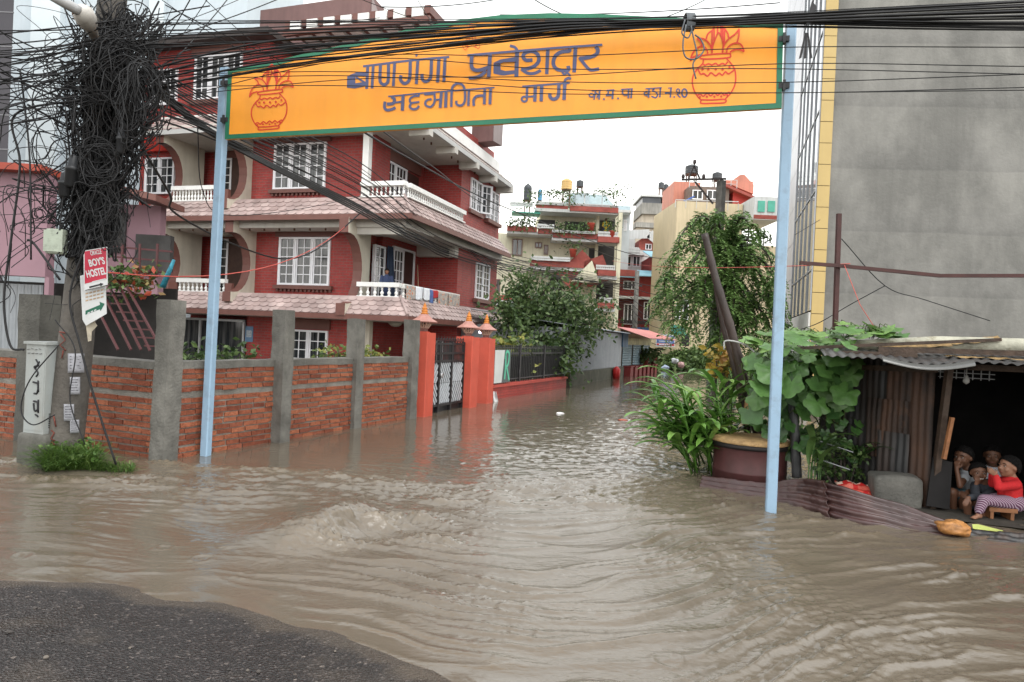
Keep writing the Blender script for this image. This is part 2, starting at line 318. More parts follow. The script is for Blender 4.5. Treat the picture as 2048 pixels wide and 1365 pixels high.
def water_height(X, Y):
    wx = X+0.30*fbm(X*0.55, Y*0.55, 2)+0.09*fbm(X*1.9+5, Y*1.9, 2); wy = Y+0.26*fbm(X*0.55+31, Y*0.55+7, 2)+0.08*fbm(X*1.9+45, Y*1.9+3, 2)
    road = 1-sstep(7.0, 8.8, Y-0.12*X+0.5*fbm(X*0.6, Y*0.6, 2))
    # smooth fast tongue on the left; elsewhere streamlines sweep out of the alley and bend along the road
    tongue = np.exp(-((Y-5.35)/0.95)**4)*sstep(-1.2, -2.1, X)
    bend = 0.55*np.exp(-((X-0.2)/1.6)**2); v = wy+bend*(1+0.15*Y)-0.13*X; u = wx
    big = fbm(X*0.8, Y*1.3, 3)
    c1 = crest(pnoise(u*0.75+3, v*4.6)); c2 = crest(pnoise(u*1.5, v*10+5)); c3 = crest(pnoise(wx*8+9, wy*17+0.3*v)); c4_ = crest(pnoise(wx*15, wy*30+2), 1.5); fine = pnoise(u*22, v*50)
    amp = 0.55+0.9*np.clip(0.5+fbm(X*0.9+70, Y*0.9, 2), 0, 1)
    pat = sstep(0.0, 0.45, fbm(X*0.8+11, Y*1.1+4, 3)+0.12*sstep(-1, 2, X)); wav = 0.023*c1+0.0085*c2*(0.45+0.55*pat)+(0.25+0.75*pat)*(0.0060*c3+0.0036*c4_)+0.0014*fine
    thin = 0.010*pnoise(u*0.5+8, v*3.5)+0.0050*crest(pnoise(u*0.8, v*11))+0.0026*crest(pnoise(u*1.7, v*26))+0.0012*pnoise(u*4, v*50)
    h = road*((1-tongue)*wav*amp+tongue*thin)+road*0.016*big
    # chop where the two flows meet
    mix = np.exp(-((Y-7.1-0.1*X)/0.75)**2)*sstep(-4.6, -3.4, X)*(1-sstep(2.2, 3.4, X))
    ch = 0.5*crest(pnoise(wx*3.5, wy*6.5))+0.35*crest(pnoise(wx*7, wy*13))+0.22*crest(pnoise(wx*14, wy*24))+0.10*pnoise(wx*27, wy*40)
    h += 0.030*mix*ch*amp
    # alley: short wind and rain ripple, calm along the brick wall
    al = 1-road; right = sstep(-3.2, 1.0, X-0.33*(Y-8)); rp = 0.5*fbm(wx*2.2, wy*4.2, 2)+0.55*crest(pnoise(wx*3.6+9, wy*8.0))+0.40*crest(pnoise(wx*7.2, wy*15))+0.16*pnoise(wx*13, wy*26)
    h += al*(0.0014+0.0230*right)*rp/(1+0.012*Y)
    r0 = np.random.default_rng(3)
    for _ in range(260):                     # rain rings
        cx, cy = r0.uniform(-4.4, 3.0), r0.uniform(3.4, 14); R = r0.uniform(0.015, 0.085)
        j0, j1 = np.searchsorted(Y[:, 0], cy-0.2), np.searchsorted(Y[:, 0], cy+0.2); d = np.hypot(X[j0:j1]-cx, Y[j0:j1]-cy); h[j0:j1] += 0.0045*np.exp(-((d-R)/0.016)**2)-0.002*np.exp(-((d-R*0.5)/0.02)**2)
    foam = 0.45*road*(1-tongue)*sstep(0.80, 0.98, c2)*sstep(0.1, 0.5, c1+big)+0.30*road*sstep(0.9, 0.99, c1)*sstep(0.3, 0.9, c4_+c3)+0.30*mix*sstep(0.45, 0.85, ch)
    # standing wave at the end of the tongue
    crl = -1.56+0.20*np.sin((Y-5.0)*2.1)+0.12*fbm(Y*1.7, X*0.3, 2); al_ = np.exp(-((Y-5.5)/0.60)**2); dx = X-crl
    hump = np.where(dx < 0, np.exp(-(dx/0.52)**2), np.exp(-(dx/0.17)**2))
    h += al_*(0.135*hump-0.070*np.exp(-((dx+0.95)/0.55)**2)-0.045*np.exp(-((dx-0.45)/0.25)**2))
    sw = (Y+0.55*dx); lines = 0.6*crest(pnoise((dx-0.5*(Y-5.5))*1.6, sw*9))+0.4*crest(pnoise(dx*2.4, sw*19))+0.25*pnoise(dx*4, sw*36); h += al_*np.exp(-(dx/0.7)**2)*0.020*lines
    def boil(f, s): q = fbm(X*2.1*f+s, Y*2.1*f, 2)*0.5; return 0.34*crest(pnoise(X*3.4*f+q*3+s, Y*5.0*f+q*2), 1.3)+0.33*crest(pnoise(X*8*f+q*4, Y*11*f+s), 1.3)+0.32*crest(pnoise(X*17*f, Y*22*f+q*5+s), 1.2)+0.16*pnoise(X*34*f+s, Y*38*f)
    rough = boil(1.0, 0); brk = al_*np.exp(-((dx-0.14)/0.20)**2); h += brk*0.055*rough; foam += brk*0.55*sstep(0.25, 0.75, rough)
    for px, py, rx, ry, am in ((805, 1040, 0.30, 0.20, 0.070), (768, 1046, 0.15, 0.10, 0.04), (830, 1080, 0.34, 0.11, 0.055), (905, 1006, 0.30, 0.08, 0.038), (1010, 1012, 0.36, 0.07, 0.024), (1240, 1015, 0.40, 0.06, 0.026), (1330, 1030, 0.30, 0.07, 0.024), (655, 1085, 0.34, 0.15, 0.045), (560, 945, 0.8, 0.20, 0.020), (430, 940, 0.7, 0.16, 0.024), (330, 928, 0.5, 0.12, 0.030), (10, 925, 0.55, 0.26, 0.050), (90, 958, 0.6, 0.14, 0.034), (190, 968, 0.6, 0.10, 0.026), (700, 960, 0.7, 0.2, 0.018), (1390, 958, 0.25, 0.14, 0.030), (1600, 1040, 0.40, 0.09, 0.026), (1700, 1070, 0.4, 0.07, 0.018), (1480, 1120, 0.5, 0.15, 0.014)):
        c = gz(px, py); m = gauss(X, Y, c.x, c.y, rx, ry)*(0.35+1.3*np.clip(0.5+fbm(X*2.2+px, Y*3, 2), 0, 1)); n = boil(1.15, px*0.37); h += am*m*(0.04+n*1.35); foam += m*sstep(0.25, 0.8, n)*0.75
    for px, py in ((411, 908), (1540, 1018)):          # wakes round the gate posts
        c = gz(px, py); d = np.hypot(X-c.x, Y-c.y); h += 0.02*np.exp(-((d-0.09)/0.05)**2); foam += 0.4*np.exp(-((d-0.1)/0.05)**2)
    s = shore_dist(X, Y); near = sstep(0.02, 0.8, -s)
    edge = 0.7*np.exp(-((-s-0.045-0.05*fbm(X*4, Y*4, 2))/0.028)**2); foam += edge*0.7*(0.25+crest(pnoise(X*9, Y*9)))
    h = h*(0.10+0.90*near)
    chop = 0.50*road*(1-0.6*tongue)+0.10+0.30*al*right+0.3*np.clip(foam, 0, 1)
    return h-0.012*road, np.clip(foam*0.6, 0, 1), chop*np.clip(12/Y, 0.3, 1)*(0.25+0.75*near)
WZ, FOAM, CHOP = water_height(WX, WY)
np_grid('water', WX, WY, WZ, mat_water(), {'foam': FOAM, 'chop': CHOP})
# ================================================================== GATEWAY with the orange sign board
PL, PR = gz(411, 912), gz(1541, 1025)
gd = Vector((PR.x-PL.x, PR.y-PL.y, 0)).normalized(); gn = Vector((gd.y, -gd.x, 0))      # along the gate, towards the road
if gn.y > 0: gn = -gn
PAINT = M('pale_blue_paint', (0.235, 0.345, 0.455), 0.42, 0.07, 2.5, grime=0.3, gcol=(0.11, 0.10, 0.09), bump=0.05)
gate = thing('street_gateway', 'tall gateway of two pale blue posts carrying an orange name board over the alley', 'gateway', (PL+PR)/2)
def post(base, top_px, Y):
    top = at(top_px[0], top_px[1], Y); d = top-base; m = MB(); h = 0.05
    fr = Fr(base - d*(0.4/d.length), gd, -gn, d.normalized()); L = d.length+0.4
    c = 0.012; pts = [(-h+c, -h), (h-c, -h), (h, -h+c), (h, h-c), (h-c, h), (-h+c, h), (-h, h-c), (-h, -h+c)]
    m.prism(fr, pts, 0, L); return m
post(PL, (451, 136), PL.y).build('post', PAINT, gate); post(PR, (1582, 40), PR.y).build('post', PAINT, gate)
SP = (PL + gn*0.07); SN = gn
def on_sign(px, py, off=0.0): p = hit(px, py, SP, SN); return p + SN*off
sx0 = on_sign(452, 278); sd_ = gd
def sign_uv(p): q = p-SP; return q.dot(gd), q.z
top_edge = [(457, 138), (500, 132), (536, 126), (610, 108), (686, 91), (741, 77), (823, 58), (916, 41), (1000, 31), (1100, 27), (1200, 29), (1320, 35), (1450, 41), (1567, 47)]
out_px = [(450, 279), (1563, 217)] + top_edge[::-1]
ORANGE = M('orange_paint', (0.88, 0.335, 0.032), 0.38, 0.045, 1.2, streak=0.22, gcol=(0.55, 0.22, 0.03), spec=0.4, grime=0.12, bump=0.5, bs=1.6)
GREEN = M('green_trim', (0.020, 0.155, 0.085), 0.4, 0.15, 3.0)
fs = Fr(SP, gd, (0, 0, 1), SN)
board = MB().prism(fs, [sign_uv(on_sign(*p)) for p in out_px], -0.04, 0.0).build('sign_board', ORANGE, gate)
def inset_strip(pts, w, off, closed=True):
    """ribbon just inside a px outline, lying on the board"""
    P = [sign_uv(on_sign(*p)) for p in pts]; n = len(P); m = MB()
    cx = sum(p[0] for p in P)/n; cz = sum(p[1] for p in P)/n; I = []
    for i in range(n):
        a, b, c = P[i-1], P[i], P[(i+1) % n]
        def nrm(p, q): dx, dy = q[0]-p[0], q[1]-p[1]; l = math.hypot(dx, dy) or 1; return (-dy/l, dx/l)
        n1, n2 = nrm(a, b), nrm(b, c); k = 1+n1[0]*n2[0]+n1[1]*n2[1]; k = max(k, 0.3)
        I.append((b[0]+w*(n1[0]+n2[0])/k, b[1]+w*(n1[1]+n2[1])/k))
    for i in range(n):
        k = (i+1) % n; q = [P[i], P[k], I[k], I[i]]
        m.prism(fs, q, 0.0, off)
    return m
inset_strip(out_px, 0.052, 0.006).build('border', GREEN, board)
# ---- hand lettering and pot drawings, traced as brush strokes and laid on the board
_sn = [0]
def ribbon(m, pts, w, off0):
    """pts, w in photo pixels"""
    P = [Vector((p[0], p[1])) for p in pts]; n = len(P); A, B = [], []
    for i in range(n):
        t1 = (P[i]-P[i-1]).normalized() if i > 0 else None; t2 = (P[i+1]-P[i]).normalized() if i < n-1 else None
        t = ((t1 or t2)+(t2 or t1)); t = t.normalized() if t.length > 1e-6 else (t1 or t2)
        nn = Vector((-t.y, t.x)); c = nn.dot(Vector((-(t1 or t2).y, (t1 or t2).x))); k = w/2/max(c, 0.55)
        A.append(P[i]+nn*k); B.append(P[i]-nn*k)
    _sn[0] += 1; off = off0+0.00025*(_sn[0] % 40)
    for i in range(n-1): m.poly([on_sign(*q, off) for q in (B[i], B[i+1], A[i+1], A[i])])
def fill(m, pts, off0): _sn[0] += 1; m.poly([on_sign(*q, off0+0.00025*(_sn[0] % 40)) for q in pts])
def curve2(pts, n=5): return [(p.x, p.y) for p in smooth_pts([(x, y, 0) for x, y in pts], n)]
def circ(cx, cy, rx, ry=None, n=14): ry = ry or rx; return [(cx+rx*math.cos(2*math.pi*i/n), cy+ry*math.sin(2*math.pi*i/n)) for i in range(n+1)]
BLUEP = M('blue_grey_paint', (0.085, 0.095, 0.185), 0.45, 0.08, 4.0)
def strokes(x0, y0, sc, items):
    ltr = MB()
    f = lambda p: (x0+p[0]/sc, y0+p[1]/sc)
    for kind, w_, pts in items:
        if kind == 'l': ribbon(ltr, [f(p) for p in pts], w_/sc, 0.002)
        elif kind == 'c': ribbon(ltr, curve2([f(p) for p in pts]), w_/sc, 0.002)
        elif kind == 'f': fill(ltr, [f(p) for p in pts], 0.002)
        elif kind == 'd': fill(ltr, [f(p) for p in circ(*pts, w_)[:-1]], 0.002)
        elif kind == 'o': ribbon(ltr, [f(p) for p in circ(*pts)], w_/sc, 0.002)
    ltr.build('lettering', BLUEP, board)
strokes(680, 80, 7.314, [
 ('l', 32, [(338, 390), (570, 361), (830, 327), (1000, 307), (1300, 277), (1600, 252)]),
 ('l', 45, [(407, 385), (392, 718)]), ('f', 0, [(110, 530), (240, 478), (390, 474), (388, 535), (225, 541)]), ('f', 0, [(108, 530), (226, 536), (226, 640), (215, 712), (103, 702)]), ('f', 0, [(215, 640), (384, 612), (384, 668), (330, 690), (210, 714)]), ('l', 28, [(235, 545), (385, 640)]),
 ('l', 42, [(488, 372), (470, 712)]), ('c', 46, [(594, 362), (587, 570), (600, 630), (645, 658), (692, 632), (708, 570), (711, 345)]), ('l', 42, [(802, 335), (782, 680)]),
 ('c', 47, [(1031, 312), (1024, 540), (1000, 612), (945, 640), (898, 606), (886, 565), (896, 520)]), ('l', 44, [(1141, 292), (1119, 650)]), ('f', 0, [(1096, 214), (1144, 206), (1134, 240), (1114, 254)]),
 ('c', 47, [(1341, 280), (1332, 520), (1306, 585), (1252, 612), (1206, 575), (1202, 500)]), ('l', 48, [(1450, 266), (1430, 626)]), ('l', 45, [(1540, 262), (1522, 621)]),
 ])
strokes(680, 80, 7.314, [
 ('l', 22, [(708, 832), (1200, 784), (1700, 744), (2125, 712)]),
 ('c', 46, [(755, 836), (792, 862), (798, 905), (770, 935), (690, 945)]), ('l', 28, [(800, 922), (915, 905)]), ('c', 42, [(662, 906), (655, 990), (690, 1030), (765, 1018), (816, 994)]), ('l', 48, [(926, 818), (915, 1040)]),
 ('l', 26, [(1160, 792), (1156, 832)]), ('c', 30, [(1160, 822), (1080, 830), (1026, 872), (1040, 925), (1100, 920), (1165, 912)]), ('c', 34, [(1045, 930), (1024, 985), (1070, 1018), (1130, 1006), (1160, 968)]),
 ('l', 28, [(1235, 803), (1400, 792)]), ('c', 32, [(1385, 800), (1390, 880), (1372, 945), (1325, 985), (1268, 968), (1250, 925), (1285, 882), (1345, 872)]), ('l', 24, [(1385, 886), (1475, 872)]), ('l', 44, [(1487, 770), (1469, 1000)]), ('l', 45, [(1556, 764), (1548, 995)]),
 ('c', 35, [(1632, 988), (1640, 740), (1668, 672), (1730, 642), (1792, 664), (1828, 735), (1832, 880), (1800, 950), (1745, 965), (1708, 940), (1706, 895)]), ('l', 35, [(1890, 738), (1880, 972)]), ('c', 38, [(1962, 970), (1960, 885), (2002, 831), (2115, 819)]), ('l', 41, [(2122, 729), (2114, 949)]), ('l', 43, [(2207, 719), (2197, 949)]), ('l', 22, [(2120, 712), (2265, 703)])])
strokes(920, 70, 6.827, [
 ('l', 32, [(105, 286), (700, 236), (1300, 186), (1945, 142)]),
 ('c', 50, [(166, 282), (160, 420), (190, 478), (270, 488), (400, 448)]), ('l', 50, [(416, 262), (395, 592)]), ('c', 44, [(122, 594), (220, 588), (300, 552), (360, 500)]),
 ('f', 0, [(458, 388), (560, 342), (765, 308), (765, 374), (600, 381), (550, 400)]), ('f', 0, [(458, 386), (552, 398), (556, 482), (555, 553), (458, 530)]), ('f', 0, [(550, 478), (622, 496), (758, 484), (758, 532), (600, 557), (545, 552)]), ('l', 56, [(781, 232), (770, 572)]), ('c', 38, [(682, 150), (750, 172), (788, 225)]),
 ('c', 50, [(990, 345), (905, 348), (862, 300), (895, 245), (985, 226), (1062, 270), (1076, 355), (1022, 425), (930, 462), (835, 470)]), ('c', 42, [(838, 470), (925, 526), (1020, 526), (1104, 486)]), ('l', 48, [(1201, 192), (1185, 540)]),
 ('c', 50, [(1500, 190), (1490, 222), (1385, 236), (1302, 292), (1275, 390), (1312, 462), (1395, 488), (1478, 482), (1478, 425)]), ('c', 28, [(1398, 508), (1425, 545), (1465, 522), (1512, 564)]), ('l', 52, [(1577, 180), (1560, 515)]),
 ('c', 50, [(1852, 165), (1884, 210), (1860, 270), (1760, 310), (1630, 326)]), ('c', 44, [(1630, 310), (1720, 428), (1785, 482), (1900, 468)]),
 ])
strokes(920, 70, 6.827, [
 ('l', 26, [(850, 709), (1500, 658)]), ('l', 36, [(919, 706), (914, 850)]), ('o', 28, (880, 880, 37, 34)), ('l', 25, [(900, 852), (1020, 840)]), ('l', 46, [(1031, 694), (1022, 916)]), ('l', 46, [(1118, 686), (1110, 912)]),
 ('c', 46, [(1352, 674), (1347, 810), (1318, 868), (1265, 880), (1230, 845), (1230, 798)]), ('l', 48, [(1432, 668), (1422, 892)]), ('c', 34, [(1430, 670), (1440, 618), (1480, 594), (1518, 606)])])
strokes(1160, 40, 5.689, [
 ('l', 13, [(133, 811), (242, 804)]), ('l', 16, [(178, 808), (160, 912)]), ('o', 14, (132, 861, 27, 19)), ('c', 14, [(160, 862), (188, 838), (205, 862), (192, 890)]), ('l', 20, [(224, 806), (218, 912)]),
 ])
strokes(1160, 40, 5.689, [('d', 12, (273, 906, 12))])
strokes(1160, 40, 5.689, [('d', 12, (434, 898, 12))])
strokes(1160, 40, 5.689, [
 ('l', 14, [(303, 806), (392, 800)]), ('l', 16, [(324, 806), (318, 868)]), ('l', 17, [(293, 866), (376, 860)]), ('l', 20, [(377, 802), (370, 906)]),
 ])
strokes(1160, 40, 5.689, [
 ('l', 14, [(468, 796), (602, 789)]), ('c', 19, [(486, 796), (486, 838), (508, 858), (552, 850)]), ('l', 20, [(554, 793), (550, 896)]), ('l', 20, [(590, 791), (582, 896)]),
 ])
strokes(1160, 40, 5.689, [
 ('l', 13, [(745, 788), (808, 784)]), ('l', 19, [(787, 786), (780, 890)]), ('o', 15, (756, 842, 25, 22)), ('l', 13, [(806, 785), (932, 777)]), ('c', 17, [(850, 784), (826, 806), (862, 824), (882, 855), (860, 888), (812, 870)]), ('l', 20, [(916, 780), (908, 883)]),
 ])
strokes(1160, 40, 5.689, [
 ('l', 12, [(1000, 779), (1050, 775)]), ('l', 19, [(1036, 776), (1028, 886)]), ('l', 17, [(975, 832), (1032, 826)]), ('d', 10, (978, 836, 13)), ('d', 10, (1072, 879, 11)),
 ('o', 14, (1116, 808, 18, 20)), ('c', 15, [(1134, 815), (1128, 840), (1108, 850), (1142, 888)]), ('o', 19, (1188, 835, 29, 46))])
RED = M('red_paint', (0.62, 0.045, 0.022), 0.45, 0.08, 4.0)
POT = [[(328, 650), (318, 702), (252, 768), (196, 860), (185, 955), (210, 1050), (258, 1126), (302, 1162)], [(634, 622), (690, 680), (738, 748), (756, 850), (742, 960), (690, 1060), (628, 1128), (604, 1150)],
 [(296, 602), (300, 640), (480, 632), (668, 606), (684, 575), (660, 556), (480, 572), (296, 600)], [(302, 1162), (460, 1156), (616, 1142), (612, 1184), (460, 1198), (306, 1206), (302, 1162)],
 [(330, 705), (345, 722), (395, 700), (432, 712), (440, 715), (490, 690), (526, 712), (580, 686), (615, 700), (650, 662)], [(256, 768), (290, 835), (335, 826), (385, 856), (430, 812), (490, 848), (538, 812), (578, 836), (620, 792), (662, 814), (736, 762)],
 [(256, 1105), (290, 1092), (330, 1116), (380, 1076), (428, 1106), (478, 1066), (520, 1096), (566, 1058), (604, 1088), (660, 1052), (684, 1056)],
 [(358, 400), (385, 320), (452, 262), (470, 205), (516, 158), (556, 196), (604, 246), (646, 300), (660, 362)], [(440, 560), (450, 470), (490, 360), (528, 300), (570, 370), (588, 450), (576, 550)], [(440, 285), (440, 500)], [(466, 230), (466, 420)], [(512, 165), (512, 320)], [(556, 205), (560, 350)], [(580, 230), (580, 420)], [(604, 255), (600, 440)],
 [(384, 575), (370, 520), (310, 480), (230, 520), (180, 590), (156, 680)], [(156, 676), (200, 622), (290, 592)], [(444, 560), (425, 480), (370, 410), (310, 384), (240, 388)], [(240, 388), (290, 430), (305, 480)],
 [(580, 545), (600, 450), (660, 370), (740, 310), (796, 240)], [(796, 240), (790, 340), (768, 415)], [(632, 545), (650, 480), (720, 430), (800, 424), (845, 470), (862, 526)], [(862, 526), (790, 500), (710, 520), (676, 545)]]
DOTS = [(318, 772, 18), (394, 770, 18), (490, 768, 18), (582, 762, 18), (672, 734, 17), (285, 1130, 14), (378, 1122, 15), (476, 1118, 15), (566, 1110, 15), (644, 1086, 13)]
def pot(fn, w_):
    m = MB()
    for s_ in POT: ribbon(m, curve2([fn(p) for p in s_], 4), w_, 0.002)
    for x, y, r in DOTS: fill(m, [fn(p) for p in circ(x, y, r)[:-1]], 0.002)
    m.build('pot_drawing', RED, board)
pot(lambda p: (480+p[0]/8.03, 110+p[1]/8.03), 2.3)
def affine(src, dst):
    A = np.array([[x, y, 1] for x, y in src], float); mx = np.linalg.solve(A, np.array(dst, float)); return lambda p: tuple(float(x) for x in np.array([p[0], p[1], 1.0]) @ mx)
pc = lambda x, y: (1160+x/5.689, 40+y/5.689)
pot(affine([(290, 600), (684, 570), (455, 1200)], [pc(1372, 408), pc(1712, 398), pc(1510, 952)]), 3.0)
m = MB()
for s_ in ([(932, 95), (936, 70), (943, 48), (950, 70), (954, 92)], [(938, 92), (940, 66)], [(946, 90), (945, 66)], [(930, 88), (926, 94), (931, 101), (936, 94), (932, 88)], [(955, 86), (951, 92), (956, 98), (960, 92), (956, 86)], [(934, 96), (944, 92), (952, 96)]): ribbon(m, curve2(s_, 4), 1.1, 0.002)
m.build('pot_drawing', RED, board)
DARKMET = M('dark_metal', (0.03, 0.03, 0.032), 0.5, 0.3, 10)
for p, dz in ((PL, (166, 240)), (PR, (78, 172))):
    for y in dz:
        px = (449 if p is PL else 1568); c = on_sign(px, y); m = MB(); fr = Fr(c, gd, gn, (0, 0, 1)); m.box(fr, -0.05, 0.05, -0.09, 0.012, -0.025, 0.025); m.box(fr, -0.012, 0.012, 0.012, 0.03, -0.05, 0.05); m.build('bracket', DARKMET, gate)
# ================================================================== BRICK WALLS along the compound
BRICK = M_attr('rough_brick', [(0.15, 0.044, 0.025), (0.22, 0.068, 0.036), (0.29, 0.100, 0.052), (0.18, 0.056, 0.034)], 0.85, 0.2, bump=0.7, bs=55, var=0.28)
MORTAR = M('wet_mortar', (0.17, 0.158, 0.138), 0.8, 0.35, 4.0, bump=0.8, bs=50)
CONC = M('wet_concrete', (0.122, 0.117, 0.104), 0.72, 0.42, 2.6, bump=0.5, bs=35, streak=0.55, grime=0.5, gcol=(0.07, 0.068, 0.06))
CONCD = M('dark_wet_concrete', (0.080, 0.077, 0.067), 0.7, 0.28, 3.0, bump=0.5, bs=30, streak=0.5, grime=0.5, gcol=(0.045, 0.044, 0.038))
def brick_wall(name, p, q, zt, label, z0=-0.3, skip=()):
    """courses of separate rough bricks standing proud of a mortar core, a grey band part way up and a cement cap"""
    t = thing(name, label, 'wall', ((p.x+q.x)/2, (p.y+q.y)/2, 0)); d = Vector((q.x-p.x, q.y-p.y, 0)); L = d.length; d = d.normalized(); n = Vector((d.y, -d.x, 0))
    if n.dot(Vector((0, -1, 0))) < 0 and n.x < 0.2: n = -n
    fr = Fr((p.x, p.y, 0), d, n, (0, 0, 1)); core = MB().box(fr, 0, L, -0.22, -0.006, z0, zt-0.085)
    core.build('mortar_core', MORTAR, t); b = MB(); z = zt-0.088; row = 0
    while z > z0:
        h = 0.053
        if row == 4: z -= 0.055; row += 1; continue
        x = -random.uniform(0, 0.22) if row % 2 else -random.uniform(0, 0.1); tiltz = random.uniform(-0.006, 0.006)
        while x < L-0.02:
            w_ = random.gauss(0.215, 0.012); x0, x1 = max(x, 0.0), min(x+w_, L)
            if x1-x0 > 0.03:
                dz = random.uniform(-0.006, 0.006); yo = abs(random.gauss(0.006, 0.005))+0.001; b.box(fr, x0, x1, -0.06, yo, z-h+dz, z+dz*0.6, tone=random.random(), jit=0.003)
            x += w_+random.uniform(0.008, 0.02)
        z -= 0.0725; row += 1
    b.build('brickwork', BRICK, t)
    m = MB(); m.grid(lambda u, v: fr(u*L, [0.015, 0.02, -0.235, -0.24][int(round(v*3))], [zt-0.09, zt, zt+0.006, zt-0.09][int(round(v*3))]+0.012*mnoise.noise((u*L*3, v*4, 1.3))), int(L/0.12), 3, sm=False)
    m.build('cement_cap', CONC, t)
    if name == 'brick_wall': pass
    return t, fr, L
C0 = gz(333, 921); FWL = gz(0, 872); fd = (FWL-C0); FW0 = C0+fd*2.2
zt1 = hit(180, 714, C0, (fd.y, -fd.x, 0)).z; WE = gz(812, 838); sdv = WE-C0; zt2 = hit(450, 722, C0, (sdv.y, -sdv.x, 0)).z
brick_wall('brick_wall', FW0, C0, zt1, 'unplastered red brick wall facing the road behind the utility pole')
brick_wall('brick_wall', C0, WE, zt2, 'unplastered red brick wall running up the alley from the corner pillar to the iron gate')
def pillar(base, top_px, w_, d_, dirv, label, mat=CONC, z0=-0.35, tilt=(0, 0)):
    dirv = Vector((dirv.x, dirv.y, 0)).normalized(); n = Vector((dirv.y, -dirv.x, 0)); zt = at(top_px[0], top_px[1], base.y).z; m = MB()
    fr = Fr((base.x, base.y, 0), dirv, n, (0, 0, 1)); N = 14
    rows = []
    for i in range(N+1):
        z = lerp(z0, zt, i/N); ring = []
        for x, y in ((-1, -1), (0, -1), (1, -1), (1, 0), (1, 1), (0, 1), (-1, 1), (-1, 0)):
            j = 0.010*mnoise.noise((x*3+base.x*7, y*3+base.y, z*6)); ring.append(fr(x*(w_/2+j)+tilt[0]*z, y*(d_/2+j)+tilt[1]*z, z+(0.02*mnoise.noise((x*5, y*5, base.x)) if i == N else 0)))
        rows.append(ring)
    b = len(m.v)
    for r in rows: m.v += [tuple(p) for p in r]
    for i in range(N):
        for k in range(8): k2 = (k+1) % 8; m.face((b+i*8+k, b+i*8+k2, b+(i+1)*8+k2, b+(i+1)*8+k), [(0, 0)]*4)
    m.face([b+N*8+k for k in range(8)], [(0, 0)]*8)
    return one(m, 'concrete_pillar', mat, label, 'pillar', 'concrete pillars in the brick walls')
pillar(C0+Vector((-0.05, 0.03, 0)), (333, 600), 0.21, 0.22, sdv, 'tallest stained concrete pillar at the corner where the two brick walls meet', tilt=(0.012, 0))
for px, by, ty, w_, lab, mt in ((557, 884, 620, 0.20, 'square concrete pillar halfway along the alley brick wall, next after the corner one', CONC), (704, 856, 638, 0.20, 'concrete pillar standing in front of the ground floor between two others of the alley wall', CONC), (816, 837, 640, 0.22, 'grey concrete pillar at the end of the brick wall beside the salmon gatepost', CONC)):
    b = gz(px, by); pillar(b, (px, ty), w_, 0.22, sdv, lab, mt)
b = C0.lerp(FW0, 0.40); b = hit(76, 700, C0, (fd.y, -fd.x, 0)); pillar(Vector((b.x, b.y, 0)), (76, 590), 0.40, 0.26, fd, 'flat topped dark concrete pillar rising behind the grey cabinet', CONCD)
# ================================================================== SALMON GATEPOSTS, LAMPS, IRON GATE
SALMON = M('salmon_paint', (0.46, 0.075, 0.045), 0.6, 0.12, 2.2, streak=0.25, gcol=(0.30, 0.06, 0.035), bump=0.1)
gp = [gz(840, 832), gz(930, 814), gz(966, 806)]; tops = [(840, 665), (930, 674), (966, 677)]; gdv = (gp[1]-gp[0]).normalized()
LABS = [('salmon gatepost hugging the grey pillar, left of the iron gate', 'first'), ('salmon gatepost right beside the iron gate, nearer of the joined pair', ''), ('salmon gatepost beside the R hoarding, farther of the joined pair', '')]
ROOFM = M('lamp_roof', (0.33, 0.16, 0.13), 0.45, 0.15, 6.0); FIN = M('orange_finial', (0.48, 0.16, 0.02), 0.4, 0.2, 8); LATT = M('lamp_lattice', (0.45, 0.33, 0.26), 0.5, 0.2, 8); BROWN = M('brown_trim', (0.145, 0.062, 0.05), 0.5, 0.12, 3.0)
LAMPL = ['pagoda shaped gate lamp with orange finial on the post left of the iron gate', 'pagoda shaped gate lamp with orange finial on the post right beside the iron gate', 'lit pagoda shaped gate lamp above the R hoarding']
